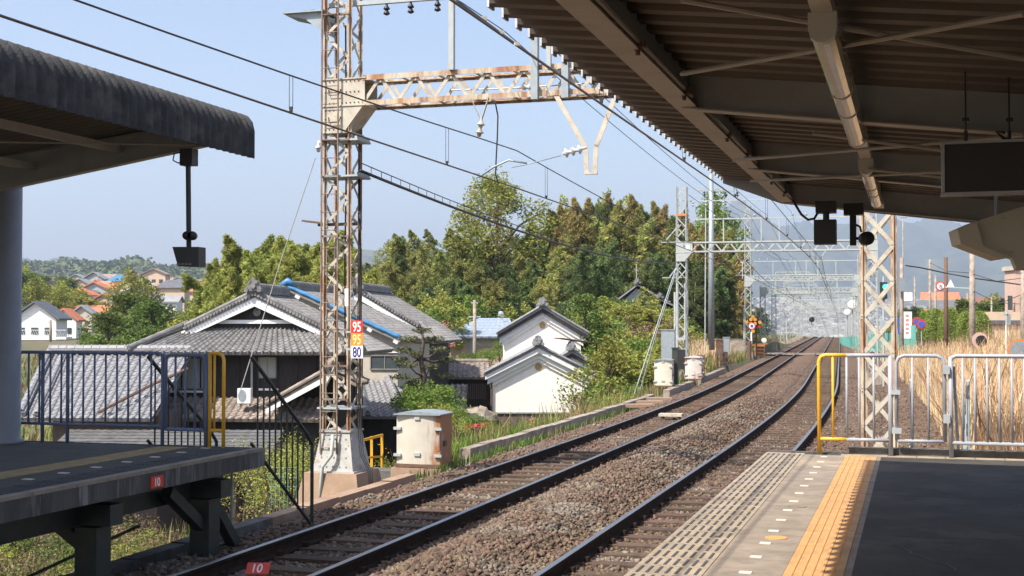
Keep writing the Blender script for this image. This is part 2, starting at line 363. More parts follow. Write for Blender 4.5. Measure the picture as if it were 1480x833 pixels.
# loose stones lying on the bed
def stones(name, n, Dr, orr, s0, s1, zf, dens=None):
    base = np.array([(1, 0, 0), (-1, 0, 0), (0, 1, 0), (0, -1, 0), (0, 0, 1), (0, 0, -1)], float)
    tri = np.array([(0, 2, 4), (2, 1, 4), (1, 3, 4), (3, 0, 4), (2, 0, 5), (1, 2, 5), (3, 1, 5), (0, 3, 5)])
    V = []; t = rng.random(n)
    Dv = 1 / (1 / Dr[0] + t * (1 / Dr[1] - 1 / Dr[0]))      # denser near the camera
    ov = rng.uniform(orr[0], orr[1], n)
    P_ = np.array([T(d, o, zf(o, d)) for d, o in zip(Dv, ov)])
    sz = rng.uniform(s0, s1, n)[:, None, None]
    jit = 1 + rng.uniform(-.35, .35, (n, 6, 1)); sh = rng.uniform(.6, 1.3, (n, 1, 3)); sh[:, :, 2] *= .75
    an = rng.uniform(0, 6.28, n); tl = rng.uniform(-.7, .7, n)
    v = base[None] * jit * sh * sz
    c_, s_ = np.cos(an)[:, None], np.sin(an)[:, None]; x = v[..., 0] * c_ - v[..., 1] * s_; y = v[..., 0] * s_ + v[..., 1] * c_
    c2, s2 = np.cos(tl)[:, None], np.sin(tl)[:, None]; z = v[..., 2] * c2 + x * s2; x = x * c2 - v[..., 2] * s2
    v = np.stack([x, y, z], -1) + P_[:, None, :]
    me = bpy.data.meshes.new(name); vv = v.reshape(-1, 3).astype(np.float32); ff = (tri[None] + (np.arange(n) * 6)[:, None, None]).reshape(-1).astype(np.int32)
    me.vertices.add(len(vv)); me.vertices.foreach_set('co', vv.ravel()); me.loops.add(len(ff)); me.loops.foreach_set('vertex_index', ff)
    me.polygons.add(len(ff) // 3); me.polygons.foreach_set('loop_start', np.arange(0, len(ff), 3, dtype=np.int32)); me.materials.append(M['stone']); me.update(calc_edges=True)
    return tag(link(name, me), kind='stuff')
stones('ballast_stones', 62000, (9, 75), (-1.55, 9), .022, .045, lambda o, d: bz(o, d) + rng.uniform(-.012, .022))
stones('ballast_stones', 16000, (9, 60), (-.3, 1.5), .018, .036, lambda o, d: bz(o, d) + rng.uniform(-.01, .012))
stones('ballast_stones', 18000, (9, 60), (3.1, 4.9), .018, .036, lambda o, d: bz(o, d) + rng.uniform(-.01, .012))
stones('ballast_stones', 34000, (9, 45), (1.45, 3.15), .024, .044, lambda o, d: bz(o, d) + rng.uniform(0, .05))

# ---------------------------------------------------------------- two tracks
rail_prof = [(-.062, -.17), (.062, -.17), (.062, -.158), (.012, -.135), (.010, -.05), (.034, -.035), (.034, -.004), (.028, 0), (-.028, 0), (-.034, -.004), (-.034, -.035), (-.010, -.05), (-.012, -.135), (-.062, -.158)]
Dr = list(np.arange(1, 110, 1.)) + list(np.arange(110, 700, 5.))
def rail(off, parent):
    mb = MB(); n = len(rail_prof)
    for D in Dr:
        for a, b in rail_prof: mb.v.append(tuple(T(D, off + a, b)))
    for i in range(len(Dr) - 1):
        for k in range(n):
            a = i * n + k; b = i * n + (k + 1) % n; mb.f.append((a, b, b + n, a + n)); mb.mi.append(1 if k in (6, 7, 8) else 0)
    return mb.build('rail', [M['railside'], M['railtop']], parent)
slb = MB().box((0, 0, 0), (2.05, .21, .14)); 
def track(off, lab):
    root = thing('railway_track', lab, 'railway track', T(0, off, 0), 0, 'railway tracks')
    for s in (-.635, .635): rail(off + s, root)
    fast = MB(); rest = MB(); inv = MW[root.name].inverted(); me = None
    D = 3.2; i = 0
    while D < 420:
        D += .60; p = T(D, off, -.225 + random.uniform(-.006, .006)); a = -phi(D) + random.uniform(-.02, .02)
        if 100 > i and D > 7:
            if me is None:
                q = MB().box((0, 0, 0), (2.05, .22, .13)); o = q.build('sleeper', M['sleeper'], root, world=False); me = o.data
            else: o = link('sleeper', me, root)
            o.location = inv @ p; o.rotation_euler = (0, 0, a); i += 1
        elif D > 7: rest.box(p, (2.05, .22, .13), a)
        if D < 110:
            for s in (-.635, .635):
                for e in (-.085, .085):
                    fast.box(T(D, off + s + e, -.135), (.055, .09, .06), a)
    tag(rest.build('sleeper', M['sleeper'], root), kind='stuff')
    tag(fast.build('rail_fastening', M['railside'], root), kind='stuff')
track(.635, 'left railway track running beside the concrete retaining kerb')
track(3.955, 'right railway track running past the sunlit platform edge')

# small things between the rails of the left track
t = thing('track_transponder', 'small flat beige box on legs between the rails of the left track', 'track device', T(35.6, .635, -.1), -phi(35))
MB().box((0, 0, .05), (.62, .36, .07)).build('cover', M['cream'], t, world=False)
b = MB(); [b.box((x, y, -.04), (.05, .05, .12)) for x in (-.22, .22) for y in (-.12, .12)]; b.build('support', M['darkrust'], t, world=False)
for (d, o, l) in ((38.6, .72, 'nearer of two rusty flat bars lying between the left rails'), (40.4, .84, 'farther of two rusty flat bars lying between the left rails')):
    t = thing('track_cover', l, 'metal cover', T(d, o, -.1), -phi(d), 'rusty covers between the rails')
    MB().box((0, 0, 0), (.55, .3, .09)).build('plate', M['darkrust'], t, world=False)
    MB().tube([(-.32, 0, .03), (.32, 0, .03)], .03).build('pipe', M['darkrust'], t, world=False)
# planks of the crossing
b = MB()
for o in np.arange(-.9, 5.4, .32): b.bar(T(104, o, -.02), T(107, o, -.02), .29, .09)
tag(b.build('crossing_deck', M['conc']), kind='structure')

# ---------------------------------------------------------------- retaining wall / kerb on the left
def wall_run(D0, D1, o0, o1, zt, zb, w_, name, lab, m):
    b = MB(); ds = np.arange(D0, D1 + .1, 1.0)
    for i in range(len(ds) - 1):
        oa = o0 + (o1 - o0) * (ds[i] - D0) / (D1 - D0); ob_ = o0 + (o1 - o0) * (ds[i + 1] - D0) / (D1 - D0)
        A, B_ = T(ds[i], oa, 0), T(ds[i + 1], ob_, 0); C_, E = T(ds[i + 1], ob_ - w_, 0), T(ds[i], oa - w_, 0)
        vs = [Vector((p.x, p.y, z)) for z in (zb, zt + .01 * math.sin(i * 1.7)) for p in (A, B_, C_, E)]
        b.add(vs, [(0, 3, 2, 1), (4, 5, 6, 7), (0, 1, 5, 4), (2, 3, 7, 6)] + ([(0, 4, 7, 3)] if i == 0 else []) + ([(1, 2, 6, 5)] if i == len(ds) - 2 else []))
    return tag(b.build(name, m), lab, 'retaining wall', 'retaining kerbs left of the tracks')
wall_run(3, 17, -1.30, -1.33, -.16, -1.3, .22, 'retaining_wall', 'dark low kerb under the edge of the shaded platform', M['concdark'])  # darker grey than the next run, with the platform's shade put into the colour
wall_run(17.05, 22.5, -1.33, -1.34, -.16, -1.3, .22, 'retaining_wall', 'low concrete kerb in front of the lattice mast foundation', M['conctan'])
wall_run(25.6, 46.0, -1.62, -1.5, -.07, -1.2, .22, 'retaining_wall', 'long grey concrete retaining kerb between storehouse and left track', M['conc'])
wall_run(49.2, 57.5, -1.5, -1.5, -.1, -1.2, .25, 'retaining_wall', 'short concrete kerb below the cream relay cabinet', M['conc'])
wall_run(60, 74, -1.5, -1.6, -.1, -1.2, .25, 'retaining_wall', 'concrete kerb under the rusty orange cabinet', M['conc'])
b = MB()
for (d, dd) in ((42.5, 1.1), (44.2, .9), (46.1, .9)):
    t = thing('trough_lid', 'loose tan slab lying across the end of the long kerb, %s' % ({42.5: 'nearest of three', 44.2: 'middle of three', 46.1: 'farthest of three'}[d]), 'concrete slab', T(d - 2, -1.2, -.14), -phi(d) + .35 * dd, 'loose slabs')
    MB().box((0, 0, 0), (1.0, .45, .1)).build('slab', M['conctan'], t, world=False)

# ---------------------------------------------------------------- right platform
EDGE = 5.18; ZP = .95; DE = 16.44
plat = thing('station_platform', 'sunlit platform in the foreground with yellow tactile strip and black asphalt', 'platform', PT(10, 8, 0))
b = MB()
def pbox(b, D0, D1, o0, o1, z0, z1, mi=0):
    b.add([PT(D, o, z) for z in (z0, z1) for (D, o) in ((D0, o0), (D1, o0), (D1, o1), (D0, o1))],
          [(0, 3, 2, 1), (4, 5, 6, 7), (0, 1, 5, 4), (1, 2, 6, 5), (2, 3, 7, 6), (3, 0, 4, 7)][:6], mi)
pbox(b, -10, DE, EDGE + .06, 14, -.4, ZP - .03); b.build('platform_wall', M['conc'], plat)
b = MB(); pbox(b, -10, DE - .19, 6.285, 14, ZP - .02, ZP - .004); b.build('asphalt', M['asphalt'], plat)
b = MB()
for d in (13.1, 11.0, 8.9, 6.8, 4.7): pbox(b, d, d + .012, 6.29, 14, ZP - .005, ZP - .0025)
for o in (8.05, 10.1): pbox(b, 2, DE - .2, o, o + .012, ZP - .005, ZP - .0022)
b.build('asphalt_seam', M['groove'], plat)
b = MB(); rr = random.Random(3)
for (d, o) in ((12.4, 7.6), (9.8, 7.0), (7.9, 7.5), (6.6, 7.2)):
    p = PT(d, o, ZP - .002); q = p.copy(); a_ = rr.uniform(0, 6.28); cur = []
    for k in range(14): cur.append(q.copy()); a_ += rr.uniform(-.6, .6); q = q + Vector((math.cos(a_), math.sin(a_), 0)) * .07
    b = MB(); [b.bar(cur[k], cur[k + 1], .006, .002) for k in range(13)]; b.build('asphalt_crack', M['dark'], plat)
b = MB(); pbox(b, 10.2, 10.6, 9.1, 9.8, ZP - .003, ZP + .001); b.build('patch', M['groove'], plat)
# edge strip: grooved tiles, then plain tiles, then the tactile strip
w_edge, w_plain0, w_tact0, w_tact1 = EDGE, EDGE + .43, EDGE + .87, EDGE + 1.075 + .13
b1 = MB(); b2 = MB(); b3 = MB(); b4 = MB(); b5 = MB(); b6 = MB(); b7 = MB()
D = -1.0
tiles = MB(); joint = MB()
pbox(joint, -10, DE, EDGE + .02, 6.285, ZP - .03, ZP - .016); joint.build('bedding', M['concdark'], plat)
mt = None
while D < DE - .06:
    d1 = min(D + .262, DE - .02)
    pbox(b1, D + .003, d1 - .003, w_edge, w_plain0 - .004, ZP - .03, ZP)
    if d1 - D > .2:
        for k in range(7):
            o = w_edge + .045 + k * .057
            for (e0, e1) in ((.035, .228),): pbox(b2, D + e0, D + e1, o - .0085, o + .0085, ZP - .002, ZP + .0035)
    D += .262
D = -1.0
i = 0
while D < DE - .2:
    d1 = min(D + .31, DE - .14)
    pbox(b3, D + .0025, d1 - .0025, w_plain0, w_tact0 - .003, ZP - .03, ZP - .002, mi=(1 if i in (52, 53) else 0))
    D += .31; i += 1
D = -1.0
while D < DE - .25:
    d1 = min(D + .30, DE - .2)
    pbox(b4, D + .0015, d1 - .0015, w_tact0, w_tact1, ZP - .03, ZP)
    for k in range(4):
        o = w_tact0 + .045 + k * .056; pbox(b5, D + .008, d1 - .008, o - .009, o + .009, ZP - .001, ZP + .005)
    for k in range(5):
        d = D + .03 + k * .06
        if d < d1 - .02: pbox(b5, d - .011, d + .011, w_tact1 - .075, w_tact1 - .053, ZP - .001, ZP + .005)
    D += .30
b1.build('edge_tiles', M['ribtile'], plat); b2.build('grip_strip', M['groove'], plat); b3.build('plain_tiles', [M['tilepave'], M['ribtile']], plat)
b4.build('tactile_strip', M['tactile'], plat); b5.build('tactile_bar', M['tactilehi'], plat)
b = MB(); pbox(b, -10, DE - .2, w_tact1 + .002, w_tact1 + .045, ZP - .03, ZP - .003); b.build('yellow_border', M['tilepave'], plat)
D = 4.0
for k in range(26):
    d = 5.32 + k * .512
    if d > 16.3: break
    b6 = MB(); pbox(b6, d - .03, d + .03, w_plain0 + .19, w_plain0 + .262, ZP - .003, ZP + .003); b6.build('position_mark', M['marking'], plat)
for (px, py) in ((1122, 777.5), (1152.5, 732)):
    g = G(px, py, ZP); mb = MB(); mb.lathe((g.x, g.y, ZP - .003), [(.075, 0), (.075, .006)], 24); mb.build('round_mark', M['tactilehi'] if px < 1130 else M['tilepave'], plat)
b = MB(); pbox(b, DE - .19, DE, 6.0, 14, ZP - .03, ZP)
b.build('end_tiles', M['ribtile'], plat)
j = MB()
for o in np.arange(6.5, 14, .3): pbox(j, DE - .187, DE - .003, o - .004, o + .004, ZP - .001, ZP + .002)
j.build('tile_joint', M['groove'], plat)
b = MB(); pbox(b, DE, DE + .14, EDGE + .9, 14, ZP - .25, ZP + .075); pbox(b, DE, DE + .1, EDGE, EDGE + .9, ZP - .25, ZP + .01); b.build('end_kerb', M['concdark'], plat)

# ---------------------------------------------------------------- left platform
LE = -.52; LD = 15.2
lp = thing('station_platform', 'shaded platform on the far left standing on dark green steel columns', 'platform', PT(12, -3, 0))
b = MB(); pbox(b, -8, LD, -9, LE, ZP - .09, ZP - .006); b.build('deck', mat('left_platform_paving', (.055, .047, .038), .85, var=.3, scale=3, bump=.3), lp)
b = MB(); pbox(b, -8, LD, LE, LE + .05, ZP - .21, ZP + .002); pbox(b, LD, LD + .05, -9, LE + .05, ZP - .21, ZP + .002); b.build('fascia', mat('streaked_fascia', (.075, .07, .066), .95, var=.4, scale=7, col2=(.21, .20, .19), lo=.53, hi=.64, stretch=(1, 1, .12), bump=.3), lp)
b = MB()
D = 4.
while D < LD - .05:
    pbox(b, D + .003, min(D + .3, LD) - .003, LE - .40, LE - .06, ZP - .03, ZP); D += .3
b.build('edge_tiles', M['asphalt'], lp)
b = MB(); D = 4.
while D < LD - .05: pbox(b, D + .004, min(D + .6, LD + .05) - .004, LE - .057, LE + .055, ZP - .03, ZP + .004); D += .6
b.build('coping', M['tilepave'], lp)
b = MB(); b2 = MB(); D = 4.
while D < LD - .25:
    for k in range(7): pbox(b, D + .03, D + .25, LE - .06 - k * .055 - .02, LE - .06 - k * .055, ZP - .002, ZP + .004)
    pbox(b2, D + .002, D + .298, LE - 1.25, LE - .87, ZP - .03, ZP - .001)
    D += .3
b.build('grip_strip', M['groove'], lp); b2.build('tactile_strip', mat('worn_yellow_tile', (.32, .22, .09), .9, var=.25, scale=8), lp)
for k in range(22):
    d = 4.3 + k * .512
    if d > LD - .1: break
    b6 = MB(); pbox(b6, d - .03, d + .03, LE - .66, LE - .56, ZP - .004, ZP + .002); b6.build('position_mark', M['marking'], lp)
b = MB(); pbox(b, -8, LD - .15, -9, -.9, ZP - .30, ZP - .27)
for o in (-1.0, -2.6, -5.0): pbox(b, -8, LD - .1, o - .08, o + .08, ZP - .50, ZP - .26)
b.build('deck_beam', M['darksteel'], lp)
for d in (14.5, 12.5, 10.5, 8.5, 6.5):
    for o in (-.80, -4.9):
        b = MB(); p = PT(d, o, 0); b.box((p.x, p.y, -.55), (.24, .24, 2.0), -PH); b.build('column', M['darksteel'], lp)
    b = MB(); b.bar(PT(d, -.8, .2), PT(d, -1.5, .66), .12, .12); pbox(b, d - .1, d + .1, -5, LE - .02, ZP - .48, ZP - .28); b.build('bracket', M['darksteel'], lp)
for p_, q_ in (((14.5, -.8, .1), (13.75, -.8, .62)), ((14.5, -.8, .55), (15.35, -.8, -.4))): MB().bar(PT(*p_), PT(*q_), .12, .12).build('diagonal_brace', M['darksteel'], lp)
b = MB(); pbox(b, -8, 14.6, -.95, -.7, -.62, -.34); b.build('lower_beam', M['darksteel'], lp)
b = MB(); b.bar(PT(9, -2.0, -.7), PT(14, -1.3, .2), .025); b.build('tie_rod', M['darksteel'], lp)
# red 10 plates
def plate10(c, w_, h, X, Z, lab, name='car_stop_plate', tilt=None):
    X = Vector(X).normalized(); Z = Vector(Z).normalized(); N = X.cross(Z); c = Vector(c)
    t = thing(name, lab, 'marker plate', c)
    MB().box(c, (w_, h, .012), ax=(X, Z, N)).build('plate', M['signred'], t)
    text_mesh('10', h * 1.02, .004, c + N * .009, X, Z, 'number', M['signwhite'], t, .95)
    return t
al = Vector((SP, CP, 0)); ac = Vector((CP, -SP, 0))
c = PT(11.75, LE + .062, ZP - .135); plate10(PT(13.05, LE + .058, ZP - .13), .22, .115, al, (0, 0, 1), 'small faded red plate reading 10 on the platform fascia')
pp = G(373, 822, -.06); plate10(pp, .235, .125, (1, -.05, 0), (0.12, .55, .85), 'red plate reading 10 standing between the left rails')

# ---------------------------------------------------------------- fences
def railing(D_, o0, o1, z0, h, bot, spacing, posts, m, parent, r=.02, yel=None, name='fence_frame', nb=None, rnd=.06):
    z1 = z0 + h; A = lambda o, z: PT(D_, o, z)
    b = MB()
    pts = [A(o0, z0 + bot), A(o0, z1 - rnd), A(o0 + rnd * .3, z1 - rnd * .3), A(o0 + rnd, z1), A(o1 - rnd, z1), A(o1 - rnd * .3, z1 - rnd * .3), A(o1, z1 - rnd), A(o1, z0 + bot)]
    b.tube(pts, r, 8); b.tube([A(o0, z0 + bot), A(o1, z0 + bot)], r * .9, 8)
    for o in posts: b.tube([A(o, z0), A(o, z1 - .01)], r * 1.1, 8)
    b.build(name, m, parent, smooth_=True)
    n = nb or max(1, round((o1 - o0) / spacing)); 
    for k in range(1, n):
        o = o0 + (o1 - o0) * k / n
        MB().tube([A(o, z0 + bot), A(o, z1)], r * .62, 8).build('baluster', m, parent, smooth_=True)
FD = 16.36; oy = off_at(1183, FD); og = off_at(1286, FD); os_ = off_at(1221, FD)
rf = thing('platform_fence', 'silver tubular fence with a yellow painted left end at the platform end', 'fence', PT(FD, oy, ZP))
A = lambda o, z: PT(FD, o, z); z1 = ZP + 1.10; zb = ZP + .17; ym = off_at(1222, FD)
MB().tube([A(oy, ZP), A(oy, z1 - .07), A(oy + .02, z1 - .02), A(oy + .07, z1), A(ym, z1)], .022, 8).build('yellow_end', M['yellow'], rf, smooth_=True)
MB().tube([A(oy, zb), A(ym, zb)], .02, 8).build('yellow_end', M['yellow'], rf, smooth_=True)
MB().tube([A(off_at(1203, FD), zb), A(off_at(1203, FD), z1)], .014, 8).build('baluster', M['yellow'], rf, smooth_=True)
MB().tube([A(ym, z1), A(og, z1)], .022, 8).build('top_rail', M['fencegrey'], rf, smooth_=True)
MB().tube([A(ym, zb), A(og, zb)], .02, 8).build('bottom_rail', M['fencegrey'], rf, smooth_=True)
for px in (1223, 1241, 1262): MB().tube([A(off_at(px, FD), zb), A(off_at(px, FD), z1)], .014, 8).build('baluster', M['fencegrey'], rf, smooth_=True)
MB().tube([A(og, ZP), A(og, z1)], .026, 8).build('post', M['fencegrey'], rf, smooth_=True)
gt = thing('fence_gate', 'narrow silver gate leaf in the platform end fence, hinged on its right', 'gate', PT(FD, og + .04, ZP))
g0 = off_at(1292, FD) + .02; g1 = off_at(1364, FD)
railing(FD, g0, g1, ZP, 1.10, .17, .2, [], M['fencegrey'], gt, .021, name='gate_frame', nb=3, rnd=.08)
MB().box(PT(FD - .03, g0, ZP + .28), (.10, .05, .06), -PH).box(PT(FD - .03, g0 - .01, ZP + .70), (.10, .04, .05), -PH).build('latch', M['galvdull'], gt)
[MB().box(PT(FD - .03, g1 + .02, ZP + z), (.07, .05, .09), -PH).build('hinge', M['galvdull'], gt) for z in (.42, .95)]
f2 = thing('platform_fence', 'long silver tubular fence right of the gate at the platform end', 'fence', PT(FD, g1 + .1, ZP))
h0 = off_at(1373, FD)
railing(FD, h0, 13, ZP, 1.10, .16, .125, [h0, h0 + 2.6, h0 + 5], M['fencegrey'], f2, .023)
b = MB().bar(A(h0 + .03, z1 - .1), PT(FD + .9, h0 + .1, ZP), .03).build('stay', M['fencegrey'], f2)
# stair / service gear beyond the fence
st = thing('service_stair', 'grey galvanised steel stair down behind the gate', 'stair', PT(17.2, 7.0, -.3))
for o in (6.75, 7.35):
    MB().bar(PT(16.55, o, .95), PT(18.6, o, -.3), .05, .22).build('stringer', M['galvdull'], st)
    b = MB()
    for k in range(7):
        d = 16.6 + k * .33; z = .95 - (d - 16.6) * .6; b.tube([PT(d, o, z), PT(d, o, z + .82)], .016)
    b.tube([PT(16.6, o, 1.77), PT(18.6, o, .57)], .02); b.build('handrail', M['galvdull'], st)
b = MB()
for k in range(6): d = 16.6 + k * .33; b.box(PT(d + .15, 7.05, .9 - (d - 16.6) * .6), (.58, .26, .03), -PH)
b.build('tread', M['galvdull'], st)
# pipe fence on the ground behind
pf = thing('pipe_fence', 'low galvanised pipe fence with diagonal braces in front of the dry grass', 'fence', PT(21, 9, -.4))
b = MB()
for z in (.55, .02): b.tube([PT(21, 8.2, z), PT(21, 17, z)], .018)
for o in np.arange(8.2, 17, 1.0): b.tube([PT(21, o, -.5), PT(21, o, .6)], .024)
for o in np.arange(8.2, 16, 1.0): b.tube([PT(21, o, -.4), PT(21, o + .5, .02), PT(21, o + 1, -.4)], .01)
b.build('rails', M['galvdull'], pf)

# left fence
FL = 15.12
lf = thing('platform_fence', 'dark blue tubular fence across the end of the shaded platform', 'fence', PT(FL, -3, ZP))
l0, l1 = off_at(27, FL), off_at(236, FL)
railing(FL, l0, l1, ZP, 1.10, .23, .13, [off_at(63, FL), off_at(99, FL), l1], M['bluepaint'], lf, .021, nb=13)
lg = thing('fence_gate', 'dark blue gate leaf at the right of the shaded platform fence', 'gate', PT(FL, -1.5, ZP))
railing(FL, l1 + .04, off_at(297, FL), ZP, 1.08, .20, .13, [], M['bluepaint'], lg, .023, name='gate_frame', nb=4)
ly = thing('fence_end', 'yellow bent pipe end of the shaded platform fence', 'fence', PT(FL, -1, ZP))
y0, y1 = off_at(304, FL), off_at(324, FL)
MB().tube([PT(FL, y0, ZP), PT(FL, y0, ZP + 1.09), PT(FL, y0 + .01, ZP + 1.1), PT(FL, y1 - .07, ZP + 1.1), PT(FL, y1 - .02, ZP + 1.08), PT(FL, y1, ZP + 1.03), PT(FL, y1, ZP)], .022).tube([PT(FL, y0, ZP + .2), PT(FL, y1, ZP + .2)], .02).tube([PT(FL, (y0 + y1) / 2 - .03, ZP + .2), PT(FL, (y0 + y1) / 2 - .03, ZP + 1.1)], .014).build('yellow_frame', M['yellow'], ly, smooth_=True)
MB().tube([PT(FL, y0 - .05, ZP), PT(FL, y0 - .05, ZP + 1.1)], .024).build('post', M['bluepaint'], ly, smooth_=True)
# steps down at the end of the left platform
sd = thing('platform_steps', 'dark steel steps with slanting handrails going down from the shaded platform', 'steps', PT(16, -1, -.5))
for (o, nm) in ((-.62, 'near'), (-2.0, 'far')):
    b = MB(); b.tube([PT(15.2, o, 2.0), PT(16.6, o, 1.0), PT(16.75, o, .85), PT(16.75, o, -.9)], .024)
    b.tube([PT(15.2, o, 1.0), PT(16.9, o, -.3)], .02)
    for k in range(1, 10):
        f = k / 10; d = 15.2 + 1.45 * f; b.tube([PT(d, o, .95 - 1.1 * f), PT(d, o, 2.0 - 1.05 * f)], .011)
    b.build('handrail', M['darksteel'], sd)
b = MB()
for z in (-.5, -.2, .1, .4): b.tube([PT(15.25, -.9, z), PT(15.25, -1.25, z)], .014)
for o in (-.9, -1.25): b.tube([PT(15.25, o, -.8), PT(15.25, o, .9)], .018)
b.build('ladder', M['galvdull'], sd)

# ---------------------------------------------------------------- right canopy
cr = thing('platform_canopy', 'brown underside of the corrugated canopy over the sunlit platform', 'canopy', PT(8, 9, ZP))
OE = 5.05; CE = 14.0
def zroof(o): return 3.84 - .112 * (o - OE) if o < 9.0 else 3.84 - .112 * 3.95 + .11 * (o - 9.0)
b = MB(); pitch = .20; prof = []
d = -6.0
while d < CE - .01:
    prof += [(d, 0), (d + .085, 0), (d + .105, -.06), (d + .18, -.06)]; d += pitch
prof.append((CE, 0))
prof = [p for p in prof if p[0] <= CE]
oo = [OE, 6.5, 7.8, 9.0, 11, 13]
for lay in (0, 1):
    for o in oo:
        for (d, z) in prof: b.v.append(tuple(PT(d, o, zroof(o) + z + (.006 if lay else 0))))
n = len(prof); L_ = len(oo) * n
for i in range(len(oo) - 1):
    for k in range(n - 1):
        a = i * n + k; b.f += [(a, a + n, a + n + 1, a + 1), (L_ + a, L_ + a + 1, L_ + a + n + 1, L_ + a + n)]; b.mi += [0, 1]
for k in range(n - 1): b.f.append((k, k + 1, L_ + k + 1, L_ + k)); b.mi.append(1)
# hanging drip ends of each rib
for k in range(int((CE + 6) / pitch)):
    d = -6 + k * pitch; pbox(b, d + .105, d + .18, OE - .012, OE - .002, 3.84 - .075, 3.84 + .01, 1)
b.build('roof_sheet', [M['corr'], M['corredge']], cr)
def ibeam(b, p, q, w_, h, tw=.008, tf=.009, mf=1):
    p = Vector(p); q = Vector(q)
    b.bar(p, q, w_, tf, mi=mf); b.bar(p + Vector((0, 0, h)), q + Vector((0, 0, h)), w_, tf, mi=0)
    b.bar(p + Vector((0, 0, h / 2)), q + Vector((0, 0, h / 2)), tw, h - tf, mi=0)
b = MB(); ibeam(b, PT(-5, 5.65, 3.54), PT(CE - .05, 5.65, 3.54), .115, .235); b.build('long_beam', [M['beam'], M['flange']], cr)
for d in (3.5, 8.57, 11.3, CE - .03):
    b = MB(); ibeam(b, PT(d, 5.63, 3.535), PT(d, 9.0, 3.535 - .115 * 3.37 - .03), .10, .235); b.build('cross_beam', [M['beam'], M['flange']], cr)
b = MB(); b.prism([PT(CE, OE, 3.74), PT(CE, OE, 3.86), PT(CE, 9.2, 3.86 - .46), PT(CE, 9.2, 3.06), PT(CE, 5.6, 3.53)], PT(CE + .012, 0, 0) - PT(CE, 0, 0)); b.build('end_plate', M['beam'], cr)
b = MB(); [b.lathe(PT(CE - .02, o, 3.12 + z), [(.018, 0), (.018, .03)], 10, axis=-al) for o in (7.92, 8.03) for z in (.07, .15)]; b.build('bolts', M['flange'], cr)
b = MB(); b.tube([PT(3, 5.70, 3.57), PT(8.4, 5.70, 3.57)], .014); b.tube([PT(8.8, 5.70, 3.57), PT(11.2, 5.70, 3.57)], .014)
b.tube([PT(11.45, 5.70, 3.57), PT(13.9, 5.70, 3.57)], .014); b.build('conduit', M['flange'], cr, smooth_=True)
b = MB()
for d in (4.7, 5.9, 7.1, 8.2, 9.7, 10.6, 12.2, 13.2):
    b = MB(); b.lathe(PT(d, 5.70, 3.55), [(.018, 0), (.018, .015), (.01, .015), (.01, .035)], 8, axis=(0, 0, -1)); b.box(PT(d, 5.70, 3.56), (.06, .03, .03), -PH); b.build('clamp', M['darkrust'], cr)
for (a, c2, zz) in (((985, 0), (1480, 85), 3.52), ((985, 107), (1480, 20), 3.50), ((1085, 262), (1480, 243), 3.42), ((1060, 232), (1480, 196), 3.44), ((1175, 193), (1480, 232), 3.40), ((1255, 245), (1480, 268), 3.38)):
    p, q = G(*a, zz), G(*c2, zz - .12); MB().tube([p, q], .011, 6).build('tie_rod', M['flange'], cr)
b = MB(); b.lathe(PT(8, 9.0, ZP), [(.14, 0), (.14, 2.4)], 20); b.lathe(PT(1, 9.0, ZP), [(.14, 0), (.14, 2.4)], 20); b.build('column', M['beam'], cr, smooth_=True)
# lights on a channel
def bar_light(D0, D1, lab):
    t = thing('tube_light', lab, 'light', PT(D0, 6.5, 3.3), 0, 'tube lights under the canopy')
    p, q = PT(D0, 6.5, 3.40), PT(D1, 6.5, 3.40)
    prof = [(-.045, .05), (-.045, -.005), (-.038, -.03), (-.02, -.044), (0, -.048), (.02, -.044), (.038, -.03), (.045, -.005), (.045, .05)]
    b = MB(); b.prism([p + ac * x + Vector((0, 0, z - .0)) for x, z in prof], q - p); b.build('cover', M['tube'], t)
    for s, e in ((p, -al), (q, al)): MB().prism([s + ac * x * 1.06 + Vector((0, 0, z * 1.06)) for x, z in prof], e * .05).build('end_cap', M['fixture'], t)
    b = MB()
    for f in (.42, .62): r_ = p + (q - p) * f; MB().prism([r_ + ac * x * 1.08 + Vector((0, 0, z * 1.08)) for x, z in prof], al * .02).build('band', M['fixture'], t)
bar_light(6.36, 8.95, 'nearer tube light on the ceiling channel')
bar_light(10.3, 12.7, 'farther tube light on the ceiling channel near the canopy end')
ch = thing('light_channel', 'long thin steel channel carrying the ceiling tube lights', 'channel', PT(8, 6.5, 3.45))
b = MB(); b.bar(PT(1, 6.5, 3.475), PT(13.9, 6.5, 3.475), .07, .05); b.build('channel', M['fixture'], ch)
b = MB(); [b.tube([PT(d, 6.53, 3.5), PT(d, 6.53, 3.6)], .006) for d in (4, 6.2, 9.2, 11.5, 13.2)]; b.build('hanger_rod', M['dark'], ch)
# dark display panel
dp = thing('hanging_display', 'dark flat display panel hanging from two rods at the upper right', 'display panel', P(1363, 245, 6.1))
e = P(1363, 282, 6.1); X_ = ac; wd, hh = 1.1, .235
MB().box(e + X_ * (wd / 2) + Vector((0, 0, hh / 2)), (wd, .09, hh), -PH).build('screen', M['screenm'], dp)
b = MB()
for z in (0, hh): b.box(e + X_ * (wd / 2) + Vector((0, 0, z)), (wd + .02, .11, .012), -PH)
b.box(e + Vector((0, 0, hh / 2)), (.014, .11, hh), -PH); b.build('frame', M['beam'], dp)
for px in (1396, 1459):
    q = P(px, 208, 6.05); b = MB(); b.tube([q, Vector((q.x, q.y, 3.62))], .004, 6); b.box(q + Vector((0, 0, .11)), (.03, .04, .015), -PH); b.tube([q, q + Vector((0, 0, .06))], .009); b.build('hanger_rod', M['dark'], dp)
MB().tube([P(1500, 196, 6), P(1470, 205, 6), P(1450, 200, 6), P(1440, 190, 6), P(1452, 192, 6)], .008, 6).build('cable', M['dark'], dp)
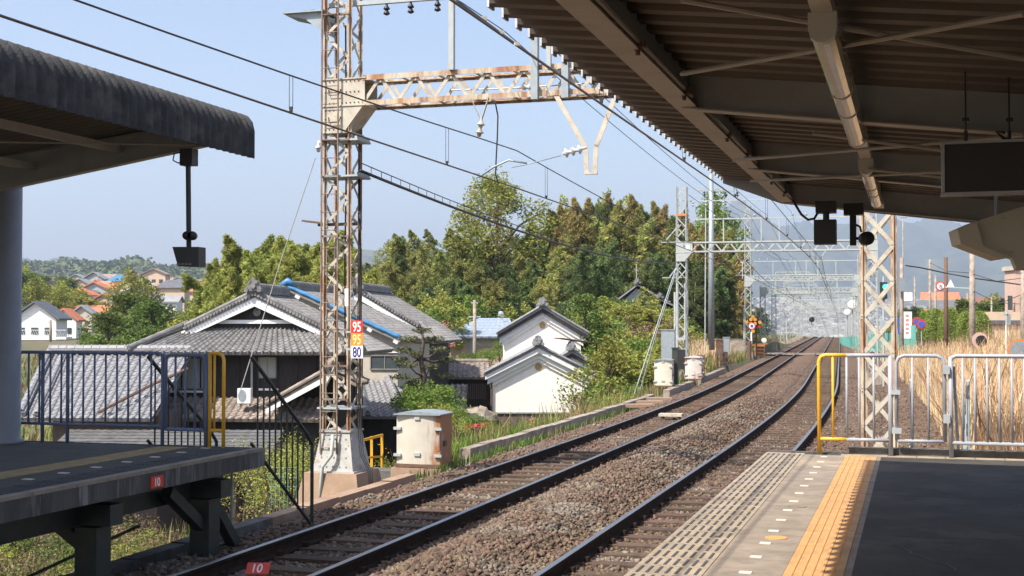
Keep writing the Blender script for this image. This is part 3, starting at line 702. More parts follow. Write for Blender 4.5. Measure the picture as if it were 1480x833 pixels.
# beige folded housing at the right edge
hs = thing('sheet_metal_housing', 'beige folded sheet metal housing hanging at the right edge under the canopy', 'housing', P(1440, 388, 7.6))
DQ = 7.6; o1 = [(1384, 332), (1414, 320), (1414.5, 326), (1421, 358), (1455, 376), (1447, 375), (1389, 353)]
b = MB(); b.prism([P(x, y, DQ - .05) for x, y in ((1384, 332), (1412, 320), (1421, 356), (1463, 372), (1447, 375), (1389, 353))], (.02, .22, 0)); b.build('nose', M['housing'], hs)
b = MB(); b.prism([P(x, y, DQ) for x, y in ((1412, 320), (1480, 298), (1600, 262), (1600, 389), (1469, 388), (1463, 372), (1421, 356))], (.1, .3, 0)); b.build('body', M['housing'], hs)
b = MB(); [b.lathe(P(x, y, DQ - .002), [(.008, 0), (.008, .008)], 8, axis=(0, -1, 0)) for x, y in ((1451, 315), (1463, 364))]; b.build('screw', M['galvdull'], hs)
b = MB(); p = P(1440, 312, DQ + .1); b.tube([p, Vector((p.x, p.y, 3.45))], .012); p = P(1560, 290, DQ + .1); b.tube([p, Vector((p.x, p.y, 3.35))], .012); b.build('hanger_rod', M['galvdull'], hs)
# camera / detector boxes under the end of the canopy
dv = thing('detector_box', 'black square sensor box on a stub pole under the canopy end', 'sensor', P(1193, 355, 11.3))
q = P(1193, 336, 11.3); MB().box(q, (.185, .16, .21), -PH).build('housing', M['dark'], dv)
q2 = P(1194, 300, 11.3); MB().box(q2, (.17, .15, .10), -PH).build('mounting_block', M['dark'], dv)
MB().tube([P(1194, 322, 11.3), P(1194, 292, 11.3)], .028).build('pole', M['dark'], dv)
MB().tube([P(1146, 290, 11.3), P(1158, 310, 11.3), P(1168, 318, 11.3), P(1177, 316, 11.3), P(1183, 306, 11.3)], .011).build('cable', M['dark'], dv, smooth_=True)
dv = thing('platform_camera', 'black round camera on a short pole right of the sensor box', 'camera', P(1235, 355, 11.6))
MB().box(P(1234, 303, 11.6), (.17, .14, .10), -PH).build('mounting_block', M['dark'], dv)
MB().box(P(1233, 333, 11.6), (.055, .07, .27), -PH).build('pole', M['dark'], dv)
MB().lathe(P(1252, 345, 11.45), [(.045, -.06), (.06, -.04), (.06, .05), (.05, .06)], 20, axis=(0, -1, 0)).build('lens_housing', M['dark'], dv, smooth_=True)
MB().tube([P(1236, 345, 11.6), P(1252, 345, 11.5)], .014).tube([P(1237, 325, 11.6), P(1243, 328, 11.6), P(1245, 336, 11.6)], .01).build('arm', M['dark'], dv)

# ---------------------------------------------------------------- left canopy
cl = thing('platform_canopy', 'weathered grey corrugated canopy over the shaded platform', 'canopy', PT(10, -3, ZP))
LCD = 15.05; n_w = 0; b = MB(); OF = LE + .02
zt = 4.82; zbt = 4.31
pr = [(OF, zbt), (OF, zt - .20), (OF - .02, zt - .11), (OF - .08, zt - .035), (OF - .17, zt), (OF - 1.0, zt - .10), (OF - 2.2, zt - .26), (OF - 5.3, zt - .66), (OF - 8.4, zt - .3)]
ds = []; d = -4.
while d <= LCD + .001: ds.append(d); d += .0225
nr = len(ds)
for lay in (0, 1):
    for d in ds:
        wv = .022 * math.cos(2 * math.pi * d / .135)
        for i, (o, z) in enumerate(pr):
            if i < 2: q = (o + wv * (1 if not lay else 1) - lay * .012, z)
            elif i < 4: q = (o + wv * .7 - lay * .01, z + wv * .7 - lay * .01)
            else: q = (o, z + wv - lay * .012)
            b.v.append(tuple(PT(d, q[0], q[1])))
m_ = len(pr); L_ = nr * m_
for i in range(nr - 1):
    for k in range(m_ - 1):
        a = i * m_ + k; b.f += [(a, a + m_, a + m_ + 1, a + 1), (L_ + a, L_ + a + 1, L_ + a + m_ + 1, L_ + a + m_)]; b.mi += [0, 1 if k > 2 else 0]
for k in range(m_ - 1):
    a = (nr - 1) * m_ + k; b.f.append((a, a + 1, L_ + a + 1, L_ + a)); b.mi.append(0)
b.build('roof_sheet', [M['asb'], M['corr']], cl, smooth_=True)
for d in (14.75, 10.9, 7.0, 3.2):
    b = MB(); p0, p1 = PT(d, OF - .45, 4.44), PT(d, -6.3, 3.62)
    dn = Vector((0, 0, 1)); hh = .2
    b.prism([p0, p0 + dn * .26, p1 + dn * .54, p1], al * .012, 0)
    b.bar(p0, p1, .11, .012, mi=1); b.bar(p0 + dn * .26, p1 + dn * .54, .11, .012, mi=0)
    b.build('cantilever_beam', [M['beam'], M['flange']], cl)
for o, z in ((-1.1, 4.58), (-2.1, 4.44), (-3.3, 4.28), (-4.6, 4.12)):
    b = MB(); b.bar(PT(-4, o, z), PT(14.9, o, z), .06, .09); b.build('purlin', M['beam'], cl)
for p, q in (((10.9, -1.0, 4.45), (14.75, -3.8, 4.1)), ((10.9, -3.8, 4.1), (14.75, -1.0, 4.45)), ((7, -1.0, 4.45), (10.9, -3.8, 4.1)), ((7, -3.8, 4.1), (10.9, -1.0, 4.45))):
    MB().tube([PT(*p), PT(*q)], .009, 6).build('tie_rod', M['flange'], cl)
for d in (14.97,):
    o = off_at(27, d) - .19; b = MB(); q = PT(d, o, ZP - .01); b.lathe(q, [(.23, 0), (.23, .05), (.19, .06), (.185, 3.2)], 28); b.build('column', mat('grey_column_paint', (.30, .31, .34), .45, var=.08), cl, smooth_=True)
# camera hanging from it
hc = thing('hanging_camera', 'black hooded camera hanging on a long pole from the left canopy', 'camera', P(269, 385, 14.2))
MB().tube([P(272, 240, 14.2), P(273, 358, 14.2)], .028).build('pole', M['dark'], hc)
MB().box(P(273, 228, 14.2), (.15, .13, .18), -PH).build('mounting_block', M['dark'], hc)
MB().tube([P(262, 220, 14.2), P(252, 222, 14.2), P(250, 232, 14.2), P(258, 236, 14.2), P(265, 232, 14.2)], .008).build('cable', M['dark'], hc)
b = MB(); [b.lathe(P(x, 341, 14.1), [(.045, -.05), (.05, 0), (.045, .05)], 16, axis=(0, -1, 0)) for x in (271, 278)]; b.build('lens', M['dark'], hc, smooth_=True)
b = MB(); b.prism([P(*q, 14.1) for q in ((249, 357), (287, 357), (287, 386), (257, 385))], (.04, .16, 0)); b.build('hood', M['dark'], hc)
b = MB(); [b.box(P(259 + k * 5.2, 382, 14.09), (.03, .01, .02), 0) for k in range(4)]; b.build('indicator', mat('grey_indicator', (.16, .15, .14)), hc)
# ---------------------------------------------------------------- lattice masts and portal gantries
def lattice(b, x, y, z0, z1, w_, post, lace, pitch, faces='fblr', cross=False):
    """four corner angles and zigzag bars, local frame"""
    h = w_ / 2
    for sx in (-1, 1):
        for sy in (-1, 1):
            b['post'].bar((x + sx * h, y + sy * h, z0), (x + sx * h, y + sy * h, z1), post, .008, up=(0, 1, 0))
            b['post'].bar((x + sx * (h + post * .0), y + sy * h, z0), (x + sx * h, y + sy * h, z1), .008, post, up=(0, 1, 0))
    n = max(2, round((z1 - z0) / pitch))
    for i in range(n):
        a = z0 + (z1 - z0) * i / n; c = z0 + (z1 - z0) * (i + 1) / n; s = 1 if i % 2 else -1
        for f in faces:
            e = h + .006
            q = {'f': ((-1 * s, -1), (1 * s, -1), (0, -1)), 'b': ((1 * s, 1), (-1 * s, 1), (0, 1)), 'l': ((-1, 1 * s), (-1, -1 * s), (-1, 0)), 'r': ((1, -1 * s), (1, 1 * s), (1, 0))}[f]
            off = Vector((q[2][0] * e, q[2][1] * e, 0)) - Vector((q[2][0] * h, q[2][1] * h, 0))
            p0 = Vector((x + q[0][0] * h, y + q[0][1] * h, a)) + off; p1 = Vector((x + q[1][0] * h, y + q[1][1] * h, c)) + off
            up = (q[2][0], q[2][1], 0)
            b['lacing'].bar(p0, p1, lace, .01, up=up)
            if cross:
                off2 = off * 2.6; p2 = Vector((x + q[1][0] * h, y + q[1][1] * h, a)) + off2; p3 = Vector((x + q[0][0] * h, y + q[0][1] * h, c)) + off2
                b['lacing'].bar(p2, p3, lace, .01, up=up)
def truss(b, x0, x1, z0, z1, dy, chord, lace, pitch):
    for y in (-dy / 2, dy / 2):
        for z in (z0, z1):
            b['chord'].bar((x0, y, z), (x1, y, z), chord, .012, up=(0, 1, 0) if False else (0, 0, 1)); b['chord'].bar((x0, y + math.copysign(chord / 2, y), z), (x1, y + math.copysign(chord / 2, y), z), .012, chord)
        n = round((x1 - x0) / pitch)
        for i in range(n):
            a = x0 + (x1 - x0) * i / n; c = x0 + (x1 - x0) * (i + 1) / n
            za, zb_ = (z0, z1) if i % 2 == 0 else (z1, z0)
            b['web'].bar((a, y, za), (c, y, zb_), lace, .012, up=(0, 1, 0))
    n = round((x1 - x0) / (pitch * 2))
    for i in range(n + 1):
        a = x0 + (x1 - x0) * i / n
        for z in (z0, z1): b['web'].bar((a, -dy / 2, z), (a, dy / 2, z), lace, .012)
W_ = 8.45
def gusset(b, w_, z0, z1, zd, sgn=1):
    h = w_ / 2 + .03
    for y in (-h - .012, h + .012):
        e = Vector((0, .012, 0)); x0, x1 = -h * sgn, (h + .26) * sgn
        b.prism([(x0, y, z0), (x1, y, z0), (x1, y, z1), (x0, y, z1)], e)
        b.prism([(x0, y - .002, zd), (h * .55 * sgn, y - .002, zd), ((h + .23) * sgn, y - .002, z0 - .02), (x0, y - .002, z0 - .02)], e)
    b.prism([(h * .55 * sgn, -h, zd), (h * .55 * sgn, h, zd), ((h + .23) * sgn, h, z0 - .02), ((h + .23) * sgn, -h, z0 - .02)], (-.01 * sgn, 0, 0))
    for z in (z0 - .01, z1): b.box(((.13) * sgn, 0, z), (w_ + .36, w_ + .12, .02))
    b.box((0, 0, zd), (w_ + .1, w_ + .1, .02))

def insulator(b, p, d=(0, 0, -1), n=2, r=.075, L=.13):
    p = Vector(p); d = Vector(d).normalized()
    prof = [(.02, -.06), (.02, 0)]
    for k in range(n): z = .02 + k * L; prof += [(.03, z), (r, z + .035), (r, z + .05), (.04, z + .055), (.025, z + L * .85)]
    b.lathe(p, prof, 14, axis=d)

# ---- nearest gantry, hand made
D1 = 21.35; a1 = phi(D1); o1 = -2.38; base = T(D1, o1, 0)
g1 = thing('portal_gantry', 'nearest rusty cream lattice portal gantry with riveted gusset box and ladder', 'gantry', (base.x, base.y, -.05), -a1, 'portal gantries over the tracks')
b = {k: MB() for k in ('post', 'lacing', 'chord', 'web')}
lattice(b, 0, 0, .55, 12.0, .44, .075, .05, .40)
mm_ = b['post'].build('mast', M['rusty'], g1, world=False); b['lacing'].build('lacing', M['cream'], mm_, world=False)
b2_ = {k: MB() for k in ('post', 'lacing')}
lattice(b2_, W_ + .22, 0, -.1, 7.3, .44, .085, .06, .52, cross=True)
mm_ = b2_['post'].build('mast', M['rusty'], g1, world=False); b2_['lacing'].build('lacing', M['cream'], mm_, world=False)
b['web'] = MB(); truss(b, .46, W_ - .25, 6.1, 6.52, .44, .085, .055, .31)
mm_ = b['chord'].build('beam', M['rusty'], g1, world=False); b['web'].build('web', M['cream'], mm_, world=False)
q = MB(); gusset(q, .44, 6.08, 6.52, 5.63); gq = q.build('gusset_box', M['cream'], g1, world=False)
q = MB()
for z in (6.12, 6.3, 6.48, 5.68, 5.85, 6.0):
    for x in np.arange(-.2, .42, .075):
        if z < 6.05 and x > .1: continue
        if z in (6.3, 5.85) and abs(x) < .15: continue
        q.box((x, -.268, z), (.018, .012, .018))
q.build('rivets', M['darkrust'], gq, world=False)
q = MB()
for z in (6.3, 5.84): q.tube([(-.14, -.27, z + .05), (-.12, -.30, z - .05), (.06, -.30, z - .05), (.08, -.27, z + .05)], .008, 6)
q.build('grab_handle', M['darkrust'], gq, world=False)
q = MB(); gusset(q, .44, 6.08, 6.52, 5.63, -1)
for i in range(len(q.v)): q.v[i] = (q.v[i][0] + W_, q.v[i][1], q.v[i][2])
q.build('gusset_box', M['cream'], g1, world=False)
q = MB(); h0_, h1_ = .255, .365
q.add([(sx * hh, sy * hh, z) for hh, z in ((h1_, .0), (h0_, .66)) for sx, sy in ((-1, -1), (1, -1), (1, 1), (-1, 1))], [(0, 3, 2, 1), (4, 5, 6, 7), (0, 1, 5, 4), (1, 2, 6, 5), (2, 3, 7, 6), (3, 0, 4, 7)])
q.box((0, 0, .01), (.80, .80, .03)); q.box((0, 0, .67), (.56, .56, .03))
bp_ = q.build('base_plate', mat('grey_base_paint', (.40, .395, .37), .6, var=.15, scale=6, col2=(.26, .19, .14), lo=.56, hi=.72), g1, world=False)
q = MB()
for z in (.1, .25, .4, .55):
    for x in (-.24, -.12, 0, .12, .24): q.box((x * (1 - z * .35), -.370 + z * .165, z), (.022, .02, .022))
    for y in (-.24, 0, .24): q.box((.370 - z * .165, y, z), (.02, .022, .022))
q.build('rivets', M['galvdull'], bp_, world=False)
q = MB(); hb, ht = .62, .47
q.add([(sx * hh, sy * hh, z) for hh, z in ((hb, -.75), (ht, -.005)) for sx, sy in ((-1, -1), (1, -1), (1, 1), (-1, 1))], [(0, 3, 2, 1), (4, 5, 6, 7), (0, 1, 5, 4), (1, 2, 6, 5), (2, 3, 7, 6), (3, 0, 4, 7)])
q.build('footing', M['conctan'], g1, world=False)
q = MB(); q.box((W_, 0, -.5), (.9, .9, .8)); q.build('footing', M['conctan'], g1, world=False)
# ladder
q = MB()
for x in (-.235, .06): q.bar((x, -.33, .3), (x, -.33, 11.5), .022, .022)
for k in range(38): q.tube([(-.235, -.33, .4 + k * .3), (.06, -.33, .4 + k * .3)], .008, 6)
for z in (1.2, 1.75, 2.35, 3.9, 5.5, 7.6): q.bar((-.26, -.29, z), (.25, -.29, z), .05, .03)
q.build('ladder', mat('ladder_worn_steel', (.24, .20, .165), .7, var=.3, scale=6, col2=(.14, .08, .05)), g1, world=False)
q = MB()
for z in (5.5, 4.9): q = MB(); q.box((.06, -.02, z), (.68, .56, .03)); q.bar((.36, -.28, z + .02), (.36, .26, z + .02), .04, .08); q.build('angle_bracket', M['galvdull'], g1, world=False)
MB().box((0, 0, 1.05), (.62, .62, .03)).build('base_ring', M['galvdull'], g1, world=False)
q = MB(); q.prism([(-.95, -.25, 7.33), (-.23, -.2, 7.16), (-.23, -.2, 7.3), (-.42, -.25, 7.40)], (0, .5, 0)); q.prism([(-.55, -.28, 7.22), (-.23, -.28, 6.98), (-.23, -.28, 7.22)], (0, .5, 0)); q.box((-.6, 0, 7.36), (.75, .6, .025)); q.v = [(x, y, z + .33) for x, y, z in q.v]; q.build('step_platform', M['galv'], g1, world=False)
q = MB(); q.bar((-.66, -.1, 4.18), (-.2, -.1, 4.12), .2, .03); q.bar((-.4, -.1, 4.11), (.34, -.1, 4.11), .04, .05); q.build('side_arm', M['darkrust'], g1, world=False)
q = MB(); q.tube([(.02, -.40, .62), (.02, -.44, .3), (-.12, -.5, .1), (-.16, -.55, -.7)], .032, 8); q.build('conduit', M['pale'], g1, world=False, smooth_=True)
q = MB()
for dx in (0, .03, .06): q.tube([(.25, .1, 5.5), (.27 + dx, .05, 3), (.27 + dx, 0, 1.2), (.34 + dx, -.1, .7), (.42 + dx, -.2, .3), (.62 + dx, -.3, .0), (.66 + dx, -.35, -.5)], .009, 6)
q.tube([(.0, .1, 7.5), (.02, .1, 5), (0, .1, 3.5), (.02, .1, 1)], .014, 6)
q.build('cable_bundle', M['dark'], g1, world=False, smooth_=True)
# top crossarm with insulators, steel posts above and hangers below the beam
q = MB(); q.bar((-.3, -.1, 7.8), (5.6, -.1, 7.8), .07, .07); q.build('upper_crossarm', M['galvdull'], g1, world=False)
for x in (.83, 1.26, 1.73):
    q = MB(); insulator(q, (x, -.1, 7.74), n=2, r=.055, L=.08); q.build('insulator', M['dark'], g1, world=False, smooth_=True)
for (x, z0, z1, w_) in ((2.05, 6.55, 9.3, .085), (3.45, 6.0, 7.5, .11), (3.68, 6.5, 7.5, .07), (3.95, 6.0, 7.4, .11)):
    q = MB(); q.bar((x, -.30, z0), (x, -.30, z1), w_, w_, up=(0, 1, 0)); q.build('upright', M['galv'] if w_ > .09 else M['pale'], g1, world=False)
q = MB(); x = 2.5
q.bar((x - .13, -.27, 6.08), (x + .02, -.2, 5.72), .03, .012); q.bar((x + .17, -.27, 6.08), (x + .02, -.2, 5.72), .03, .012); q.build('vee_hanger', M['cream'], g1, world=False)
q = MB(); insulator(q, (x + .02, -.2, 5.72), d=(-.15, 0, -1), n=2, r=.065, L=.13); q.build('insulator', M['cream'], g1, world=False, smooth_=True)
q = MB(); y = -.25
q.bar((3.78, y, 6.06), (4.26, y, 5.22), .075, .016, up=(0, 1, 0)); q.bar((4.26, y, 5.25), (4.28, y, 4.80), .075, .016, up=(0, 1, 0))
q.bar((4.72, y, 5.95), (4.43, y, 5.22), .075, .016, up=(0, 1, 0)); q.bar((4.43, y, 5.25), (4.41, y, 4.80), .075, .016, up=(0, 1, 0)); q.bar((4.25, y, 4.8), (4.45, y, 4.8), .06, .03)
q.build('vee_hanger', M['cream'], g1, world=False)
q = MB(); insulator(q, (4.22, y, 5.20), d=(-1, 0, -.22), n=3, r=.075, L=.11); q.build('insulator', M['insul'], g1, world=False, smooth_=True)
q = MB(); q.tube([(3.86, y, 5.10), (3.3, y, 4.98), (3.05, y, 4.94)], .008, 6); q.tube([(3.3, y, 5.0), (3.0, y, 5.06), (2.75, y, 4.96), (2.5, y, 4.80)], .016, 8); q.build('registration_arm', M['galv'], g1, world=False, smooth_=True)
q = MB(); q.tube([(1.9, .1, 6.3), (2.6, .1, 6.28), (3.3, .1, 6.28), (7.5, .1, 6.33)], .012, 6); insulator(q, (3.1, .1, 6.28), d=(1, 0, 0), n=3, r=.05, L=.09); q.build('stay_insulator', M['insul'], g1, world=False)
q = MB(); q.tube([(2.72, -.1, 6.05), (2.77, -.1, 5.8), (2.76, -.1, 5.45), (2.74, -.1, 5.1), (2.73, -.1, 4.85), (2.78, -.1, 4.72)], .012, 6); q.build('jumper_cable', M['dark'], g1, world=False, smooth_=True)
q = MB(); q.bar((W_ + .58, -.2, 4.0), (W_ + .58, -.2, 6), .10, .1, up=(0, 1, 0)); q.build('cable_duct', M['galvdull'], g1, world=False)
q = MB(); insulator(q, (-.26, -.1, 5.5), d=(-1, 0, .0), n=1, r=.06); insulator(q, (-.40, -.1, 5.47), d=(0, 0, -1), n=1, r=.055); q.build('insulator', M['insul'], g1, world=False, smooth_=True)

# speed sign on the nearest mast
sx0 = P(516, 490, 20.95); ax1 = Vector((math.cos(-a1), math.sin(-a1), 0)); sg = thing('speed_sign', 'stack of three square plates reading 95, 95 and 80 on the nearest lattice mast', 'sign', sx0)
for (py0, py1, m_, mt_, tx) in ((462.5, 486, 'signred', 'signwhite', '95'), (486.8, 497.8, 'signorange', None, '95'), (498, 518, 'signwhite', 'signnavy', '80')):
    pass
for (py, m_, mt_, tx) in ((472.5, 'signred', 'signwhite', '95'), (491, 'signorange', 'flamecream', '95'), (509, 'signwhite', 'signnavy', '80')):
    c = P(516, py, 20.9); pl = MB().box(c, (.205, .012, .20), -a1).build('plate', M[m_], sg)
    text_mesh(tx, .225, .004, c + Vector((-math.sin(a1), -math.cos(a1), 0)) * .009, ax1, (0, 0, 1), 'number', M[mt_], pl, .66)
q = MB()
for py in (480, 505): q.bar(P(500, py, 21.1), P(520, py, 21.0), .03, .03)
q.build('bracket', M['galvdull'], sg)
pl = thing('number_plate', 'narrow white vertical plate on the post of the nearest lattice mast', 'sign', P(501.5, 425, 20.95)); MB().box(P(501, 430, 20.98), (.06, .012, .28), -a1).build('plate', M['signwhite'], pl)

# ---- repeated gantries
def make_gantry(lab, hl, hr, top, extra=True):
    t = thing('portal_gantry', lab, 'gantry', (0, 0, 0), 0, 'portal gantries over the tracks')
    b = {k: MB() for k in ('post', 'lacing', 'chord', 'web')}
    for x_, h_ in ((0, hl), (W_, hr)):
        b = {k: MB() for k in ('post', 'lacing')}; lattice(b, x_, 0, .4, h_, .44, .07, .05, .48); mm_ = b['post'].build('mast', M['pale'], t, world=False); b['lacing'].build('lacing', M['pale'], mm_, world=False)
    w2 = MB(); 
    b['web'] = MB(); b['chord'] = MB(); truss(b, .46, W_ - .46, 6.05, 6.47, .44, .07, .05, .34); mm_ = b['chord'].build('beam', M['pale'], t, world=False); b['web'].build('web', M['pale'], mm_, world=False)
    for s, xx in ((1, 0), (-1, W_)):
        q = MB(); gusset(q, .44, 6.02, 6.5, 5.62, s); q.v = [(v[0] + xx, v[1], v[2]) for v in q.v]; q.build('gusset_box', M['pale'], t, world=False)
        q = MB(); q.box((xx, 0, .05), (.75, .75, 1.0)); q.build('footing', M['conc'], t, world=False)
    q = MB(); q.bar((0, 0, 7.55), (W_, 0, 7.55), .06, .06); q.bar((-.1, .1, 8.4), (W_ * .5, .1, 8.4), .05, .05) if hl > 8 else None
    q.build('upper_crossarm', M['pale'], t, world=False)
    q = MB()
    for x in (1.9, 3.6, 4.4, 6.6): q.bar((x, 0, 6.47), (x, 0, 7.6), .05, .05, up=(0, 1, 0))
    q.build('upright', M['pale'], t, world=False)
    q = MB()
    for x in (.9, 1.5, 2.9, 3.3, 5.0, 5.6): insulator(q, (x, 0, 7.62), d=(0, 0, 1), n=1, r=.07)
    q.build('insulator', M['galvdull'], t, world=False)
    for x in (2.75, 6.1):
        q = MB(); q.bar((x - .35, 0, 6.05), (x, 0, 5.5), .05, .012, up=(0, 1, 0)); q.bar((x + .35, 0, 6.05), (x, 0, 5.5), .05, .012, up=(0, 1, 0)); q.bar((x, 0, 5.55), (x, 0, 4.8), .04, .04, up=(0, 1, 0)); q.bar((x, 0, 4.95), (x + .8, 0, 4.75), .025)
        q.build('drop_bracket', M['pale'], t, world=False)
    if hl > 8:
        q = MB(); insulator(q, (.5, .1, 8.4), n=2, r=.06); insulator(q, (1.1, .1, 8.4), n=2, r=.06); insulator(q, (1.9, .1, 8.4), n=2, r=.06); q.build('insulator', M['galvdull'], t, world=False)
        q = MB(); q.box((-.45, 0, 6.5), (1.0, .5, .04)); q.bar((-.1, -.2, 7.3), (-.7, -.2, 6.6), .05); q.bar((-.1, -.2, 5.9 - .4), (-.55, -.2, 4.9), .05); q.box((-.35, 0, 4.87), (1.1, .3, .04)); q.build('step_platform', M['galvdull'], t, world=False)
        q = MB(); q.tube([(-.3, -.1, 0), (-.3, -.1, 4.2)], .08); q.build('riser_pipe', M['pale'], t, world=False)
    return t
def put(t, D, off=-2.2, z=-.35, **k):
    p = T(D, off, z); a = -phi(D)
    t.location = p; t.rotation_euler = (0, 0, a); MW[t.name] = Matrix.Translation(p) @ Matrix.Rotation(a, 4, 'Z')
g2 = make_gantry('second grey lattice portal gantry from the camera, orange bands at its beam end', 9.1, 8.6, True); put(g2, 60, -2.35)
q = MB(); q.box((.62, 0, 6.26), (.035, .47, .47)); q.box((0, 0, 7.75), (.48, .48, .09)); q.build('orange_band', M['orange'], g2, world=False)
q = MB(); q.box((.3, -.27, 6.26), (.16, .01, .18)); q.build('white_plate', M['signwhite'], g2, world=False)
g3 = make_gantry('third grey lattice portal gantry, tallest mast beside the level crossing', 11.9, 8, False); put(g3, 101)
# transformer platform seen on the third gantry
g4 = make_gantry('fourth grey lattice portal gantry beyond the crossing', 7.0, 7.2, False); put(g4, 140)
q = MB(); q.box((2.7, 0, 5.9), (3.2, 1.2, .1)); q.bar((1.2, -.5, 5.9), (1.2, -.5, 8.0), .07); q.bar((4.2, -.5, 5.9), (4.2, -.5, 8.0), .07); q.bar((1.2, -.5, 8.0), (4.2, -.5, 8.0), .07); q.bar((1.2, -.5, 7.2), (4.2, -.5, 7.2), .07); q.build('work_platform', M['pale'], g4, world=False)
gl = [(180, 'fifth'), (218, 'sixth'), (255, 'seventh')]
for D, nth in gl:
    p = T(D, -2.2, -.35); dup(g4 if D != 180 else g3, p, -phi(D), (1, 1, 1 if D != 180 else .8), label='%s grey lattice portal gantry counting away along the tracks' % nth)
for D in [120, 160, 199, 236, 273]:
    dup(g4, T(D, -2.2, -.35), -phi(D), (1, 1, .93), label='slightly lower grey lattice gantry between two taller ones')
for D in range(292, 900, 24):
    dup(g4, T(D, -2.2, -.35), -phi(D), label='small distant portal gantry beyond the crest of the line')

# ---------------------------------------------------------------- overhead wires
def span_z(D, zs, sag, sup=(-20, 21.3, 60, 101, 140, 180, 218, 255) + tuple(range(292, 900, 36))):
    for a, c in zip(sup[:-1], sup[1:]):
        if a <= D <= c: f = (D - a) / (c - a); return zs - 4 * sag * f * (1 - f)
    return zs
def owire(off, z, sag, D0, D1, r, lab, name, m, stag=.0):
    pts = []; D = D0
    while D <= D1: pts.append(T(D, off + stag * math.sin(D / 40 * math.pi), span_z(D, z, sag))); D += 2.0 if D < 110 else 6
    rr = [r if p.y < 60 else r * min(2.2, 1 + (p.y - 60) / 120) for p in pts]
    o = MB().tube(pts, rr, 6).build(name, m, smooth_=True); return tag(o, lab, 'overhead wire')
def catenary(oc, nm, zc, zm):
    owire(oc, zc, .03, 1.5, 500, .011, 'thick dark contact wire over the %s track' % nm, 'contact_wire', M['copper'])
    t = thing('messenger_wire', 'dark messenger wire with thin hanger loops above the %s track' % nm, 'overhead wire', T(3, oc, zm))
    pts = []; D = 1.5
    while D < 500: pts.append(T(D, oc, span_z(D, zm, .42))); D += 2.0 if D < 110 else 6
    MB().tube(pts, [.009 if p.y < 60 else .012 for p in pts], 6).build('wire', M['wire'], t, smooth_=True)
    for D in [10.3 - 2, 13.75, 18.3, 23.2] + list(np.arange(28, 130, 5)):
        zt_ = span_z(D, zm, .42); b = MB()
        for s in (-.02, .02): b.tube([T(D, oc + s, zt_), T(D, oc + s, zc + .02)], .0035, 5)
        b.box(T(D, oc, zc + .02), (.03, .05, .05), 0); b.build('hanger', M['wire'], t)
catenary(.635, 'left', 4.60, 5.22)
catenary(3.93, 'right', 4.53, 5.30)
owire(.25, 7.35, .55, 2, 300, .008, 'thin feeder wire high above the left track', 'feeder_wire', M['wire'])
owire(.75, 7.35, .60, 2, 300, .008, 'thin feeder wire second from the left above the tracks', 'feeder_wire', M['wire'])
owire(1.5, 7.35, .5, 2, 300, .008, 'thin feeder wire midway between the two tracks', 'feeder_wire', M['wire'])
owire(2.6, 7.45, .5, 2, 300, .007, 'thin feeder wire nearest the sunlit canopy', 'feeder_wire', M['wire'])
owire(2.0, 5.5, .3, 30, 180, .006, 'thin low wire between the two contact wires', 'feeder_wire', M['wire'])
# clamps on the right contact wire near the top of the picture
for D in (8.6, 9.3, 10.0):
    pass
# hung telecom cable from the mast to the second mast
pts = []; pts2 = []
A0, B0 = P(521, 247, 21.4), P(975, 381, 59.8)
t = thing('telecom_cable', 'thick black cable with many hangers sagging from the nearest mast to the next', 'cable', A0)
for k in range(41):
    f = k / 40; p = A0.lerp(B0, f); p.z -= .75 * 4 * f * (1 - f) * .55; pts.append(p); pts2.append(p + Vector((0, 0, .13 * (1 - f * .5))))
MB().tube(pts, .026, 6).build('cable', M['dark'], t, smooth_=True); MB().tube(pts2, .009, 6).build('messenger', M['wire'], t, smooth_=True)
b = MB(); [b.tube([pts[k // 2].lerp(pts[k // 2 + 1], .5 * (k % 2)), pts2[k // 2].lerp(pts2[k // 2 + 1], .5 * (k % 2))], .006, 5) for k in range(1, 78)]; b.build('hangers', M['wire'], t)
tag(MB().tube([P(456, 228, 21.1), P(405, 380, 21.8), P(346, 570, 22.4)], .009, 6).build('guy_wire', M['wirelight']), 'white guy wire slanting down from the insulator on the nearest mast', 'guy wire')
tag(MB().tube([P(977, 388, 60), P(915, 575, 57)], .022, 6).build('guy_wire', M['galv']), 'left of two grey guy wires from the second gantry mast into the bushes', 'guy wire')
tag(MB().tube([P(979, 388, 60), P(946, 490, 60), P(922, 575, 60)], .022, 6).build('guy_wire', M['galv']), 'right of two grey guy wires from the second gantry mast into the bushes', 'guy wire')
tag(MB().tube([P(660, 2, 8.6), P(748, 66, 10)], .010, 6).build('clamp_rod', M['wire']), 'short dark rod clamped along the right contact wire at the top', 'wire clamp')
b = MB(); [b.box(P(x, y, 9.5), (.035, .03, .025), .3) for x, y in ((700, 27), (725, 47), (747, 64))]
tag(b.build('wire_clips', M['cream']), 'row of three small cream clips along the right contact wire at the top', 'wire clips')

